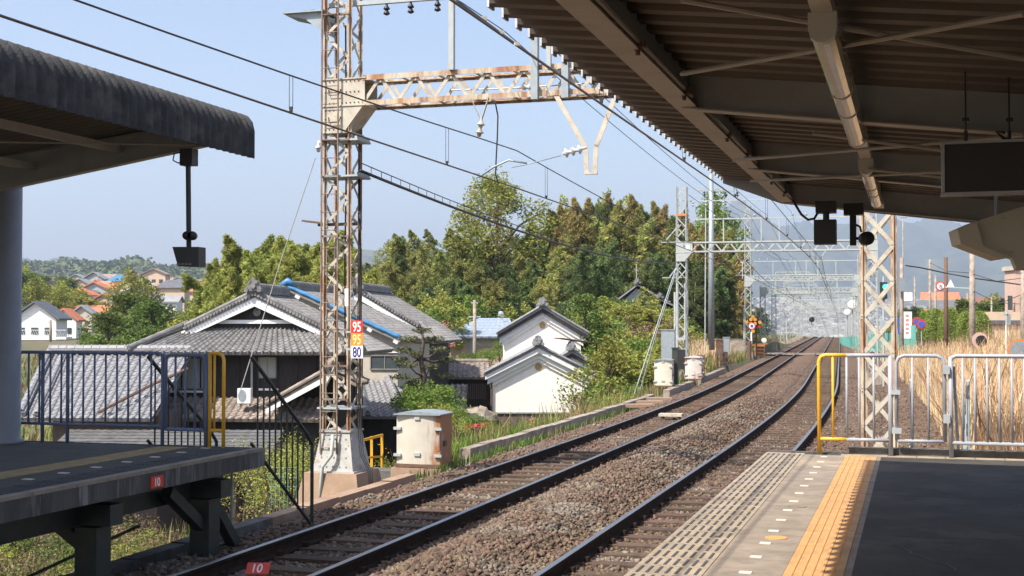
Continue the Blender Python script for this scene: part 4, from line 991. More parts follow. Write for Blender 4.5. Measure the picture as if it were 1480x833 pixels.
# ---------------------------------------------------------------- lineside boxes
def curved_box(lab, px, pyb, D, w_, h, m, doors=True, z=None, rust=False):
    p = P(px, pyb, D); t = thing('relay_cabinet', lab, 'cabinet', p, -phi(D))
    b = MB(); n = 8; prof = [(-w_ / 2, .32)] + [(-w_ / 2 + w_ * k / n, -.30 - .06 * math.sin(math.pi * k / n)) for k in range(n + 1)] + [(w_ / 2, .32)]
    b.prism([(x, y, 0) for x, y in prof], (0, 0, h)); b.build('body', m, t, world=False)
    b = MB(); n = 8
    top = [(-w_ / 2 - .03 + (w_ + .06) * k / n, h + .02 + .05 * math.sin(math.pi * k / n)) for k in range(n + 1)]
    b.prism([(x, -.40, z_) for x, z_ in top] + [(w_ / 2 + .03, -.40, h - .0), (-w_ / 2 - .03, -.40, h - .0)], (0, .76, 0)); b.build('lid', M['galv'] if not rust else m, t, world=False)
    b = MB(); b.box((0, 0, .03), (w_ + .05, .72, .06)); b.build('plinth', M['darkrust'], t, world=False)
    b = MB()
    for z_ in (.22, h - .25):
        b.box((-w_ / 2 + .03, -.34, z_), (.14, .05, .05)); b.box((w_ / 2 - .03, -.34, z_), (.14, .05, .05))
    b.box((0, -.37, .24), (.12, .03, .06)); b.box((0, -.37, h - .06), (.1, .03, .05)); b.build('hinge', M['pale'], t, world=False)
    b = MB(); b.tube([(w_ / 2 - .03, -.36, .3), (w_ / 2 + .02, -.38, .32), (w_ / 2 + .02, -.38, h - .3)], .012, 6); b.box((w_ / 2 + .02, -.1, h * .45), (.03, .12, .10)); b.build('latch_rod', M['darkrust'], t, world=False)
    return t
cabm = mat('cabinet_cream_rusting', (.52, .485, .41), .55, var=.08, scale=3, bump=.05)
_n = cabm.node_tree.nodes; _l = cabm.node_tree.links; _b = _n['Principled BSDF']; _src = _b.inputs['Base Color'].links[0].from_socket
_tc = _n.new('ShaderNodeTexCoord'); _sx = _n.new('ShaderNodeSeparateXYZ'); _l.new(_tc.outputs['Object'], _sx.inputs[0])
_mp = _n.new('ShaderNodeMapping'); _mp.inputs['Scale'].default_value = (6, 2, 1.6); _l.new(_tc.outputs['Object'], _mp.inputs[0])
_nz = _n.new('ShaderNodeTexNoise'); _nz.inputs['Scale'].default_value = 1.5; _nz.inputs['Detail'].default_value = 8; _l.new(_mp.outputs[0], _nz.inputs['Vector'])
_ma = _n.new('ShaderNodeMath'); _ma.operation = 'MULTIPLY_ADD'; _ma.inputs[1].default_value = 1.6; _l.new(_sx.outputs[0], _ma.inputs[0]); _l.new(_nz.outputs[0], _ma.inputs[2])
_mr = _n.new('ShaderNodeMapRange'); _mr.inputs[1].default_value = .86; _mr.inputs[2].default_value = 1.12; _l.new(_ma.outputs[0], _mr.inputs[0])
_mx = _n.new('ShaderNodeMixRGB'); _mx.inputs[2].default_value = (.34, .15, .07, 1); _l.new(_mr.outputs[0], _mx.inputs[0]); _l.new(_src, _mx.inputs[1]); _l.new(_mx.outputs[0], _b.inputs['Base Color'])
curved_box('large round topped cream cabinet with rust streaks beside the nearest mast', 613, 673, 24.6, .86, .96, cabm)
t = thing('cabinet_plinth', 'concrete block under the large cream cabinet', 'plinth', P(613, 700, 24.6)); p = P(613, 674, 24.6)
MB().box((p.x, p.y + .02, p.z - .25), (1.0, .85, .5), -phi(24)).build('block', M['conctan'], t)
MB().box((p.x - .85, p.y + .15, p.z - .28), (.9, .5, .42), -phi(24)).build('block', M['concdark'], t)
MB().box((p.x - 1.35, p.y - .9, p.z - .2), (.18, .9, .2), -phi(24)).build('block', M['conctan'], t)
curved_box('cream lineside cabinet left of the second gantry mast', 960, 559, 52.5, .70, 1.05, mat('cabinet_cream', (.58, .55, .45), .6, var=.08, scale=3))
curved_box('small barrel shaped cabinet with rusty edges right of the second gantry mast', 1003, 549, 58.5, .72, .98, mat('cabinet_white_rusty', (.55, .50, .46), .6, var=.1, scale=3, col2=RUST, lo=.55, hi=.62), rust=True)
curved_box('brown rusty cabinet behind the barrel shaped cabinet', 1013, 545, 61, .30, 1.0, M['rusty'], rust=True)
curved_box('tall rusty orange cabinet beyond the second gantry mast', 1036, 530, 77, .74, 1.55, mat('cabinet_orange_rusty', (.58, .42, .28), .7, var=.2, scale=2, col2=(.42, .15, .05), lo=.42, hi=.6), rust=True)
curved_box('narrow rusty orange box at the right of the tall rusty cabinet', 1049, 530, 77.5, .2, .8, M['rusty'], rust=True)
for (px, py, D, w_, h, m_, lab) in ((966, 520, 54, .55, 1.2, 'galv', 'grey flat panel behind the cream lineside cabinet'), (976, 556, 53, .22, 1.45, 'darksteel', 'dark upright panel right of the cream lineside cabinet'), (1050, 512, 80, .4, 1.0, 'galv', 'grey box behind the tall rusty cabinet'), (1066, 518, 98, 1.1, 1.4, 'conc', 'pale concrete block at the foot of the third gantry mast')):
    t = thing('equipment_box', lab, 'equipment box', P(px, py, D), -phi(D)); MB().box((0, 0, h / 2), (w_, .3, h)).build('body', M[m_], t, world=False); MB().box((0, 0, h + .02), (w_ + .05, .36, .04)).build('lid', M[m_], t, world=False)
t = thing('cable_riser', 'dark pipes and junction boxes strapped to the foot of the second gantry mast', 'pipes', P(985, 549, 59.2))
for x in (979, 990): MB().tube([P(x, 549, 59), P(x, 410, 59)], .06 if x < 985 else .04).build('pipe', M['pale'], t)
MB().box(P(985, 520, 58.9), (.3, .2, .9), -.25).build('junction_box', M['dark'], t); MB().box(P(985, 490, 58.9), (.36, .25, .12), -.25).build('strap', M['galvdull'], t)
# yellow guard rail behind mast
t = thing('guard_rail', 'small yellow guard rail behind the nearest mast', 'guard rail', P(535, 690, 25.5))
for i, px in enumerate((524, 537, 552)): MB().bar(P(px, 684 - i * 2, 25.3 + .2 * i), P(px, 634 - i * 3, 25.3 + .2 * i), .05, .02, up=(0, 1, 0)).build('post', M['yellow'], t)
MB().bar(P(512, 640, 25.1), P(553, 629, 25.7), .02, .05).bar(P(515, 663, 25.1), P(553, 660, 25.7), .02, .04).build('rail', M['yellow'], t)
# big grey concrete pole
p = T(74, -2.9, 0); p = P(1028, 506, 76)
t = thing('utility_pole', 'tall plain blue-grey pole right of the second gantry mast', 'pole', p)
MB().tube([p, P(1028, 252, 76)], [.20, .13], 16).build('shaft', M['galv'], t, smooth_=True)
MB().tube([P(1019, 505, 76), P(1020, 300, 76)], .035).build('conduit', M['pale'], t)
MB().bar(P(1008, 276, 76), P(1062, 276, 76), .06).build('crossarm', M['pale'], t)
for x in (1018, 1033, 1048, 1066):
    b = MB(); insulator(b, P(x, 284, 76), d=(0, 0, 1), n=2, r=.11, L=.14); b.build('insulator', M['dark'], t)
# crossing signal
t = thing('crossing_signal', 'black and amber level crossing signal cluster beside the third mast', 'crossing signal', P(1090, 516, 97))
MB().tube([P(1085, 516, 97), P(1085, 456, 97)], .05).build('pole', M['dark'], t)
MB().tube([P(1093, 517, 97.5), P(1093, 443, 97.5)], .07).build('timber_pole', M['darkrust'], t)
for (x, y) in ((1085, 462), (1091, 462), (1085, 468), (1091, 468), (1079, 466), (1098, 466), (1088, 479), (1088, 458)):
    MB().lathe(P(x, y, 96.8), [(.13, 0), (.13, .1)], 14, axis=(0, -1, 0)).build('lamp', M['lampamber'], t)
MB().box(P(1089, 465, 97), (.8, .12, .75), 0).build('backboard', M['dark'], t)
MB().box(P(1097, 472, 97), (.35, .2, .18), 0).build('red_lamp', M['signred'], t)
t = thing('round_sign', 'round white sign with a red ring on a pole in front of the crossing signal', 'sign', P(1086, 497, 95))
MB().tube([P(1086, 497, 95), P(1086, 480, 95)], .06).build('pole', M['signwhite'], t)
for r_, yy, m_, nm in ((.27, 0, 'signred', 'ring'), (.20, .012, 'signwhite', 'face'), (.11, .024, 'signblue', 'emblem')):
    MB().lathe(P(1086.5, 471.5, 94.9) + Vector((0, -yy, 0)), [(r_, 0), (r_, .012)], 24, axis=(0, -1, 0)).build(nm, M[m_], t)
t = thing('barrier_machine', 'orange and black level crossing barrier machine', 'barrier machine', P(1098, 516, 99))
MB().box(P(1098, 507, 99), (.6, .5, .8), .1).build('body', M['orange'], t); b = MB(); [b.box(P(1098, 502 + k * 5, 98.7), (.62, .04, .1), .1) for k in range(3)]; b.build('stripe', M['dark'], t)
MB().bar(P(1082, 500, 98), P(1110, 497, 98.5), .12).build('counterweight_arm', M['orange'], t)
t = thing('equipment_post', 'rusty brown post in front of the crossing signal', 'post', P(1083, 521, 93)); MB().tube([P(1083, 520, 93), P(1083, 493, 93)], .16).build('post', M['darkrust'], t)
t = thing('point_indicator', 'small white lineside indicator right of the barrier machine', 'indicator', P(1104, 506, 104)); MB().lathe(P(1104, 492, 104), [(.2, 0), (.2, .1)], 16, axis=(0, -1, 0)).build('disc', M['signwhite'], t); MB().tube([P(1104, 507, 104), P(1104, 492, 104)], .06).build('post', M['signwhite'], t)
# far signals
for (px, pyt, pyb, D, r_, m_, lab) in ((1232, 441, 492, 150, .55, 'signwhite', 'round white signal back on a pole right of the tracks'), (1224.5, 452, 493, 165, .42, 'signwhite', 'smaller white signal back left of the round white one'), (1173, 462, 488, 240, .5, 'dark', 'small dark round signal above the far tracks')):
    t = thing('railway_signal', lab, 'signal', P(px, pyb, D)); MB().tube([P(px, pyb, D), P(px, pyt, D)], .08).build('pole', M['galvdull'], t)
    MB().lathe(P(px, pyt, D - .2), [(r_ * .8, -.2), (r_, 0), (r_, .25), (r_ * .7, .3)], 20, axis=(0, -1, 0)).build('head', M[m_], t, smooth_=True)
t = thing('railway_signal', 'green lit colour light signal behind the rusty right mast', 'signal', P(1276, 520, 56)); MB().tube([P(1277, 560, 56), P(1277, 400, 56)], .05).build('pole', M['galvdull'], t)
q = P(1277, 420, 55.8); MB().box((q.x, q.y, q.z), (.26, .2, .7)).build('head', M['dark'], t); 
MB().lathe(P(1280, 415, 55.6), [(.12, 0), (.12, .03)], 16, axis=(0, -1, 0)).build('green_lamp', M['lampgreen'], t)
MB().lathe(P(1277, 430, 55.6), [(.11, 0), (.11, .03)], 16, axis=(0, -1, 0)).build('lens', M['dark'], t)
MB().box(P(1276, 470, 55.8), (.2, .2, .4)).build('lower_head', M['galvdull'], t)
# ---------------------------------------------------------------- tiled roofs and houses
def roof_panel(b, A, B, C, E, pan=.25, row=.26, amp=.06, th=.10, mi=0):
    """tiled slope: eave A->B, ridge E->C (A below E, B below C)"""
    A, B, C, E = map(Vector, (A, B, C, E)); L = max((B - A).length, (C - E).length); H = max((E - A).length, (C - B).length)
    n = max(2, int(round(L / pan))); m = max(2, int(round(H / row))); N = (B - A).cross(E - A).normalized()
    if N.z < 0: N = -N
    prof = [(0, 1), (.18, .75), (.32, .1), (.5, -.1), (.75, 0), (.88, .55)]
    o = len(b.v); nc = n * len(prof) + 1; rws = []
    for j in range(m):
        for e in (0, 1): rws.append(((j + e * .999) / m, .022 * (1 - e) + 0.0))
    for (v, lift) in rws:
        L0 = A.lerp(E, v); R0 = B.lerp(C, v)
        for i in range(nc):
            k = i // len(prof); f, hgt = prof[i % len(prof)]; u = min(1, (k + f) / n)
            b.v.append(tuple(L0.lerp(R0, u) + N * (hgt * amp + lift)))
    for r in range(len(rws) - 1):
        for i in range(nc - 1):
            a = o + r * nc + i; b.f.append((a, a + 1, a + nc + 1, a + nc)); b.mi.append(mi)
    d = -N * th; b.add([A, B, C, E, A + d, B + d, C + d, E + d], [(4, 7, 6, 5), (0, 4, 5, 1), (1, 5, 6, 2), (2, 6, 7, 3), (3, 7, 4, 0)], mi)
    # eave end tiles
    for k in range(n):
        p = A.lerp(B, (k + .02) / n) + N * .01; dr = (A - E).normalized()
        b.lathe(p, [(.055, -.01), (.055, .03)], 8, axis=dr, mi=mi)
def ridge(b, p, q, w_=.26, h=.22, mi=0, end=True):
    p, q = Vector(p), Vector(q); b.bar(p + Vector((0, 0, h * .35)), q + Vector((0, 0, h * .35)), w_, h * .7, mi=mi)
    b.bar(p + Vector((0, 0, h * .5)), q + Vector((0, 0, h * .5)), w_ * 1.15, .02, mi=mi)
    n = max(2, int((q - p).length / .28)); up = Vector((0, 0, h * .74))
    b.tube([p + up, q + up], w_ * .36, 8, mi=mi)
    for k in range(n): c = p.lerp(q, k / n) + up; b.lathe(c, [(w_ * .42, 0), (w_ * .42, .04)], 8, axis=(q - p).normalized(), mi=mi)
def finial(b, p, d, s=1., mi=0):
    """demon tile ornament"""
    p = Vector(p); d = Vector(d).normalized(); x = Vector((-d.y, d.x, 0)).normalized()
    pts = [(-.30, 0), (-.34, .14), (-.24, .26), (-.2, .40), (-.09, .46), (-.05, .56), (.05, .56), (.09, .46), (.2, .40), (.24, .26), (.34, .14), (.30, 0), (.12, .06), (-.12, .06)]
    b.prism([p + x * (a * s) + Vector((0, 0, c * s)) for a, c in pts], d * .10 * s, mi)
    for (a, c, r_) in ((-.25, .1, .1), (.25, .1, .1), (0, .25, .14), (-.13, .38, .07), (.13, .38, .07)): b.lathe(p + x * a * s + Vector((0, 0, c * s)), [(r_ * s, 0), (r_ * s * .8, .16 * s)], 10, axis=d, mi=mi)
def walls(t, x0, x1, y0, y1, z0, z1, m, name='wall', gable=None):
    b = MB(); b.box(((x0 + x1) / 2, (y0 + y1) / 2, (z0 + z1) / 2), (x1 - x0, y1 - y0, z1 - z0))
    if gable: ax, az = gable; b.prism([(x0, y0, z1), (x1, y0, z1), (ax, y0, az)], (0, y1 - y0, 0))
    return b.build(name, m, t, world=False)
def window(t, c, w_, h, mg, mf=None, mull=1, d=.08, name='window'):
    cx, cy, cz = c; b = MB(); f = .05
    for s in (-1, 1): b.box((cx + s * (w_ / 2), cy, cz), (f, d, h + f)); b.box((cx, cy, cz + s * h / 2), (w_ + f, d, f))
    for k in range(mull): b.box((cx - w_ / 2 + w_ * (k + 1) / (mull + 1), cy + .005, cz), (.035, d * .8, h))
    o = b.build(name, mf or M['frame'], t, world=False)
    MB().box((cx, cy + .01, cz), (w_, .02, h)).build('pane', mg, o, world=False); return o
def aircon(loc, rot, lab):
    t = thing('air_conditioner', lab, 'air conditioner', loc, rot, None, (.58, .8, .85))
    MB().box((0, 0, .3), (.78, .3, .58)).build('casing', M['whitepaint'], t, world=False)
    MB().lathe((-.1, -.15, .3), [(.24, 0), (.24, .015)], 24, axis=(0, -1, 0)).build('fan_grille', M['galv'], t, world=False)
    b = MB(); [b.box((x, 0, -.05), (.06, .3, .14)) for x in (-.28, .28)]; b.build('foot', M['pale'], t, world=False)
def irimoya(t, ap, hw, ew, zs, ze, yf, L, mt, face=True, tilt=1.):
    """hip-and-gable roof. ap apex z, hw gable half width, ew eave half width, zs skirt top z, ze eave z, yf front eave y (<0), L depth"""
    b = MB()
    for s in (-1, 1):
        A, B_ = (s * ew, yf, ze), (s * ew, L, ze); mid0, mid1 = (s * hw, 0, zs), (s * hw, L, zs)
        roof_panel(b, (s * hw, -.35, zs), (s * hw, L, zs), (0, L, ap), (0, -.35, ap), mi=0)
        roof_panel(b, A, B_, mid1, mid0)
    roof_panel(b, (-ew, yf, ze), (ew, yf, ze), (hw, .02, zs), (-hw, .02, zs))
    r = b.build('roof', mt, t, world=False)
    b = MB(); ridge(b, (0, -.3, ap + .03), (0, L, ap + .03), .3, .34); finial(b, (0, -.42, ap + .05), (0, -1, 0), .95)
    for s in (-1, 1):
        ridge(b, (s * ew, yf, ze + .05), (s * hw, 0, zs + .12), .2, .16); finial(b, (s * (ew - .02), yf + .02, ze + .05), (s, -1, 0), .42)
        ridge(b, (s * hw, -.3, zs + .05), (0, -.3, ap + .05), .16, .12)
        for k in range(22):
            f = (k + .5) / 22; b.lathe((s * hw * (1 - f), -.38, zs + (ap - zs) * f + .02), [(.055, -.06), (.055, .06)], 8, axis=(0, -1, 0))
    b.build('ridge_tiles', mt, r, world=False)
    b = MB()
    for s in (-1, 1): b.prism([(s * (hw + .12), -.33, zs - .10), (s * (hw + .12), -.33, zs - .36), (0, -.33, ap - .42), (0, -.33, ap - .10)], (0, .07, 0))
    b.build('bargeboard', M['whitepaint'], t, world=False)
    b = MB(); b.prism([(-hw, .0, zs), (hw, .0, zs), (0, 0, ap - .1)], (0, .05, 0)); b.build('gable_wall', M['blackwood'], t, world=False)
    b = MB(); b.box((0, -.06, zs + .26), (hw * 1.25, .08, .10)); b.box((0, -.09, zs + .20), (hw * 1.35, .06, .04)); b.build('gable_trim', M['whitepaint'], t, world=False)
    b = MB(); b.lathe((0, -.02, ap - .62), [(.14, 0), (.14, .03)], 20, axis=(0, -1, 0)); b.lathe((0, -.05, ap - .62), [(.08, 0), (.06, .03)], 16, axis=(0, -1, 0)); b.build('crest', M['tile'], t, world=False)

def local(t, p):                                  # world point in the thing's frame
    return MW[t.name].inverted() @ Vector(p)
# ---- farmhouse
ha = thing('farmhouse', 'black boarded farmhouse with grey tiled hip-and-gable roof and white bargeboards', 'house', (P(372, 420, 46).x, 46, 0), -.11)
irimoya(ha, 3.42, 2.5, 4.1, 2.22, 1.42, -1.45, 3.6, M['tile'])
walls(ha, -3.25, 3.0, -.5, 3.4, -4.6, 1.55, M['blackwood'])
b = MB(); b.box((0.1, -.95, 1.36), (7.4, .8, .08)); b.build('eave_soffit', M['blackwood'], ha, world=False)
def atpx(t, px, py, yl):
    """local x, z of the pixel on the thing's plane y=yl"""
    inv = MW[t.name].inverted(); o = inv @ Vector((0, 0, EYE)); q = inv @ P(px, py, 30); d = q - o; k = (yl - o.y) / d.y; r = o + d * k; return r.x, r.z
def win_px(t, x0, y0, x1, y1, yl, mg, mull=1, mf=None):
    a, za = atpx(t, x0, y0, yl); c, zc = atpx(t, x1, y1, yl); return window(t, ((a + c) / 2, yl - .03, (za + zc) / 2), abs(c - a), abs(za - zc), mg, mf, mull)
win_px(ha, 246, 518, 296, 562, -.5, M['curtain'], 1); win_px(ha, 375, 517, 399, 546, -.5, M['curtain'], 1)
b = MB()
for (x0, x1, y) in ((240, 300, 566), (372, 402, 563)): a, z = atpx(ha, x0, y, -.56); c, _z = atpx(ha, x1, y, -.56); b.box(((a + c) / 2, -.56, z), (c - a, .1, .07))
b.build('window_sill', M['whitepaint'], ha, world=False)
b = MB()
for k in range(11): b.box((-3.2 + k * .68, -.53, -1.5), (.05, .05, 6)); 
b.build('batten', M['blackwood'], ha, world=False)
b = MB(); a, z = atpx(ha, 364, 522, -.62); c, z2 = atpx(ha, 364, 572, -.62); b.tube([(a, -.62, z), (a, -.62, z2)], .04); b.build('drainpipe', M['pale'], ha, world=False)
b = MB(); xa, zt_ = atpx(ha, 205, 574, -.5); xb, _z = atpx(ha, 478, 574, -.5); zb_ = atpx(ha, 300, 606, -2.0)[1]
roof_panel(b, (xa, -2.0, zb_), (xb, -2.0, zb_), (xb, -.5, zt_), (xa, -.5, zt_)); b.build('pent_roof', M['tilebrown'], ha, world=False)
walls(ha, xa + .2, xb - .2, -1.6, -.5, -4.6, zb_ - .05, M['blackwood'], 'lower_wall')
# porch gable in front
ap_x, ap_z = atpx(ha, 478, 535, -2.3); l_x, l_z = atpx(ha, 385, 588, -2.3)
b = MB(); roof_panel(b, (l_x, -2.35, l_z), (l_x, -.5, l_z), (ap_x, -.5, ap_z), (ap_x, -2.35, ap_z)); rx = ap_x + .9; 
roof_panel(b, (rx, -2.35, ap_z - .45), (rx, -.5, ap_z - .45), (ap_x, -.5, ap_z), (ap_x, -2.35, ap_z)); pr_ = b.build('porch_roof', M['tilebrown'], ha, world=False)
b = MB(); ridge(b, (ap_x, -2.4, ap_z), (ap_x, -.5, ap_z), .22, .2); ridge(b, (l_x, -2.35, l_z + .05), (ap_x, -2.35, ap_z + .05), .16, .1); finial(b, (ap_x, -2.45, ap_z), (0, -1, 0), .7); b.build('ridge_tiles', M['tilebrown'], pr_, world=False)
b = MB()
for xx in (l_x,): b.prism([(xx, -2.38, l_z - .08), (xx, -2.38, l_z - .24), (ap_x, -2.38, ap_z - .30), (ap_x, -2.38, ap_z - .12)], (0, .06, 0))
b.build('porch_bargeboard', M['whitepaint'], ha, world=False)
aircon(P(354, 583, 44.4), -.11, 'white air conditioner on the brown tiled pent roof right of the guy wire foot')
aircon(P(231, 546, 44.6), -.11, 'white air conditioner behind the left platform fence on the tiled roof edge')
# ---- low tiled outbuilding on the left
hb_ = thing('outbuilding', 'long low outbuilding with a broad silver tiled roof behind the left fence', 'house', (P(140, 600, 42).x, 42, 0), -.05)
xl, zl = atpx(hb_, 30, 605, -.8); xr_, _q = atpx(hb_, 262, 605, -.8); zr = atpx(hb_, 140, 512, 3.2)[1]; xrl, _q = atpx(hb_, 72, 512, 3.2); xrr, _q = atpx(hb_, 262, 512, 3.2); xrr = min(xrr, xr_ - .1)
b = MB(); roof_panel(b, (xl, -.8, zl), (xr_ - .9, -.8, zl), (xr_ - .9, 3.2, zr), (xrl, 3.2, zr)); roof_panel(b, (xl - .0, 7.2, zl), (xl, -.8, zl), (xrl, 3.2, zr), (xrl, 3.3, zr)); ro = b.build('roof', M['tilelight'], hb_, world=False)
b = MB(); ridge(b, (xrl, 3.2, zr), (xr_ - .9, 3.2, zr), .3, .28); ridge(b, (xl, -.8, zl + .06), (xrl, 3.2, zr), .26, .2); ridge(b, (xl + .5, -.8, zl + .06), (xrl + .5, 3.2, zr), .2, .12); b.build('ridge_tiles', M['tilelight'], ro, world=False)
walls(hb_, xl + .7, xr_ - 1, 0, 6, -4.6, zl + .15, M['brownwood'])
b = MB(); b.tube([(xr_ - 2.6, -.9, zl + .2), (xr_ - 1.4, .6, zl + 1.0), (xr_ - .4, 1.2, zl + 1.5)], .05, 6); b.build('valley_gutter', M['darkrust'], hb_, world=False)
b = MB(); roof_panel(b, (xr_ - 3.6, -2.6, zl - .95), (xr_ + 3.2, -2.6, zl - .95), (xr_ + 3.2, -.6, zl - .35), (xr_ - 3.6, -.6, zl - .35), pan=.3, amp=.012); b.build('lean_to_roof', mat('grey_lean_to_sheet', (.10, .10, .10), .8, var=.3, scale=3), hb_, world=False)
# ---- second wing with the blue tarpaulin verge
hd = thing('farmhouse_wing', 'beige house wing whose roof verge is covered by a blue tarpaulin', 'house', (P(422, 415, 54).x, 54, 0), -.16)
ax_, az_ = 0, P(422, 418, 54).z; ex_, ez_ = atpx(hd, 580, 492, -.4)
b = MB(); roof_panel(b, (ex_, -.5, ez_), (ex_, 6, ez_), (0, 6, az_), (0, -.5, az_)); roof_panel(b, (-ex_, -.5, ez_), (-ex_, 6, ez_), (0, 6, az_), (0, -.5, az_)); rd = b.build('roof', M['tile'], hd, world=False)
b = MB(); ridge(b, (0, -.4, az_), (0, 6, az_), .3, .3); b.build('ridge_tiles', M['tile'], rd, world=False)
b = MB(); pts_ = [Vector((0, -.48, az_ + .1)).lerp(Vector((ex_, -.48, ez_ + .1)), k / 24) for k in range(25)]; b.tube([p + Vector((0, 0, .008 * math.sin(i * 1.9))) for i, p in enumerate(pts_)], [.09 + .01 * math.sin(i * 2.3) for i in range(25)], 8)
b.tube([(-.3, -.5, az_ + .12), (0, -.5, az_ + .3), (.25, -.5, az_ + .15)], [.11, .16, .10], 10); b.build('blue_tarpaulin', M['tarp'], hd, world=False, smooth_=True)
b = MB(); [b.bar((ex_ * f - .05, -.5, az_ + (ez_ - az_) * f - .12), (ex_ * f + .12, -.5, az_ + (ez_ - az_) * f - .22), .12, .12) for f in (.08, .3, .52, .72, .95)]; b.build('verge_bracket', M['whitepaint'], hd, world=False)
walls(hd, -3.8, ex_ - .25, 0, 5.8, -4.6, ez_ - .05, M['beige'], gable=(0, az_ - .15))
win_px(hd, 536, 514, 577, 534, 0, M['glass'], 1)
b = MB(); a, z = atpx(hd, 512, 509, -.05); c, _z = atpx(hd, 598, 509, -.05); b.box(((a + c) / 2, -.06, z), (c - a, .1, .06)); b.build('string_course', M['whitepaint'], hd, world=False)
b = MB(); a0, z0_ = atpx(hd, 500, 548, -.2); a1_, z1_ = atpx(hd, 560, 551, -.2); e0, f0 = atpx(hd, 500, 603, -3.2); e1, f1 = atpx(hd, 583, 603, -3.2)
roof_panel(b, (e0 - 1.5, -3.2, f0), (e1, -3.2, f1), (a1_, -.2, z1_), (a0 - 1.5, -.2, z0_)); roof_panel(b, (e1, -3.2, f1), (e1 + .3, 3.5, f1), (a1_, 3.5, z1_), (a1_, -.2, z1_)); pr2 = b.build('pent_roof', M['tilelight'], hd, world=False)
b = MB(); ridge(b, (e1, -3.2, f1 + .05), (a1_, -.2, z1_ + .05), .24, .2); finial(b, (e1, -3.2, f1), (1, -1, 0), .5); ridge(b, (e1 - 1.4, -3.2, f1 + .05), (a1_ - 1.2, -.2, z1_ + .05), .2, .16); b.build('ridge_tiles', M['tilelight'], pr2, world=False)
walls(hd, e0 - 1, e1 - .4, -2.6, 0, -4.8, f0 + .05, M['blackwood'], 'lower_wall')
# ---- third roof behind
hc_ = thing('farmhouse_wing', 'rear house with grey tiled hip-and-gable roof behind the blue verge', 'house', (P(520, 425, 62).x, 62, 0), -.12)
irimoya(hc_, 3.95, 2.9, 3.8, 2.25, 1.55, -1.2, 6.5, M['tile']); walls(hc_, -2.9, 3.2, -.4, 6.2, -4.6, 1.7, M['blackwood'])
# ---- white storehouses
def kura(lab, px, pya, D, hw, ez, yaw, L, bp, wz, crest=True):
    p = P(px, pya, D); t = thing('storehouse', lab, 'storehouse', (p.x, D, 0), yaw); az = p.z
    b = MB()
    for s in (-1, 1): roof_panel(b, (s * hw, -.38, ez), (s * hw, L, ez), (0, L, az), (0, -.38, az), amp=.02)
    r = b.build('roof', M['tilelight'], t, world=False)
    b = MB(); ridge(b, (0, -.45, az), (0, L, az), .3, .24); finial(b, (0, -.5, az), (0, -1, 0), .85); ridge(b, (0, -.1, az + .16), (0, .9, az + .16), .42, .26)
    for s in (-1, 1): ridge(b, (s * hw, -.4, ez + .02), (0, -.4, az + .02), .14, .08)
    b.build('ridge_tiles', M['tilelight'], r, world=False)
    for k, (dd, mm, yy) in enumerate(((.0, bp, -.36), (.26, M['whitepaint'], -.20), (.44, M['white'], -.10))):
        b = MB()
        for s in (-1, 1): b.prism([(s * (hw - .05 - k * .12), yy, ez - .06 - dd * .75), (s * (hw - .05 - k * .12), yy, ez - .30 - dd * .9), (0, yy, az - .36 - dd), (0, yy, az - .08 - dd)], (0, .45 - (yy + .42), 0))
        b.build('verge_moulding', mm, t, world=False)
    wh = hw - .42
    walls(t, -wh, wh, 0, L - .4, wz, ez - .1, M['white'], gable=(0, az - .35))
    if crest: b = MB(); b.lathe((0, -.01, az - 1.05), [(.17, 0), (.17, .03), (.12, .04), (.10, .02)], 24, axis=(0, -1, 0)); b.build('crest', mat('gilded_crest', (.42, .27, .10), .5) if hw < 2.8 else M['white'], t, world=False)
    return t, wh, az
k2, wh, az = kura('tall white plaster storehouse with black eaves and tiled gable roof', 784, 443, 73, 2.55, 1.85, .02, 5.5, M['blackwood'], -4.5)
k1, wh1, az1 = kura('low white plaster storehouse with a small round gold crest on its gable', 778, 500, 66, 2.72, -.10, .03, 3.6, M['whitepaint'], -2.05)
walls(k1, -wh1 + .03, wh1 - .03, .02, 3.1, -4.6, -2.1, M['brownwood'], 'board_skirting'); MB().box((0, .0, -2.06), (wh1 * 2 + .06, .12, .07)).build('drip_sill', M['galvdull'], k1, world=False)
MB().tube([(-wh1 - .05, -.1, -.2), (-wh1 - .05, -.1, -4.4)], .05).build('drainpipe', M['darkrust'], k1, world=False)
k3, wh3, az3 = kura('small white gable with black eaves at the right of the two storehouses', 826, 507, 70, 1.6, .05, .02, 3, M['blackwood'], -3.5, False)
t = thing('tin_awning', 'rusty brown awning sheet beside the tall storehouse', 'awning', P(840, 497, 71)); MB().bar(P(806, 489, 70), P(866, 497, 71), .9, .06).build('sheet', M['darkrust'], t); MB().tube([P(862, 498, 71), P(862, 560, 71)], .05).build('post', M['darkrust'], t)
# ---- tiled wall building between
t = thing('gate_house', 'low dark building with long grey tiled roof left of the white storehouse', 'house', P(660, 580, 66))
b = MB(); roof_panel(b, P(618, 546, 67.5), P(706, 546, 67.5), P(706, 524, 69.5), P(622, 524, 69.5)); r = b.build('roof', M['tilebrown'], t); b = MB(); ridge(b, P(622, 525, 69.5), P(706, 525, 69.5), .22, .2); b.build('ridge_tiles', M['tilebrown'], r)
b = MB(); p = P(664, 546, 66); b.box((p.x, 69, -2.3), (3.0, 1.6, 3.7)); b.build('wall', M['blackwood'], t)
b = MB(); [b.box(P(674 + k * 3.0, 566, 68.1), (.05, .05, .8)) for k in range(10)]; b.build('lattice_screen', M['brownwood'], t)
b = MB(); roof_panel(b, P(628, 592, 63), P(674, 592, 63), P(676, 556, 64.5), P(630, 556, 64.5), pan=.24); b.build('side_roof', M['tilebrown'], t)
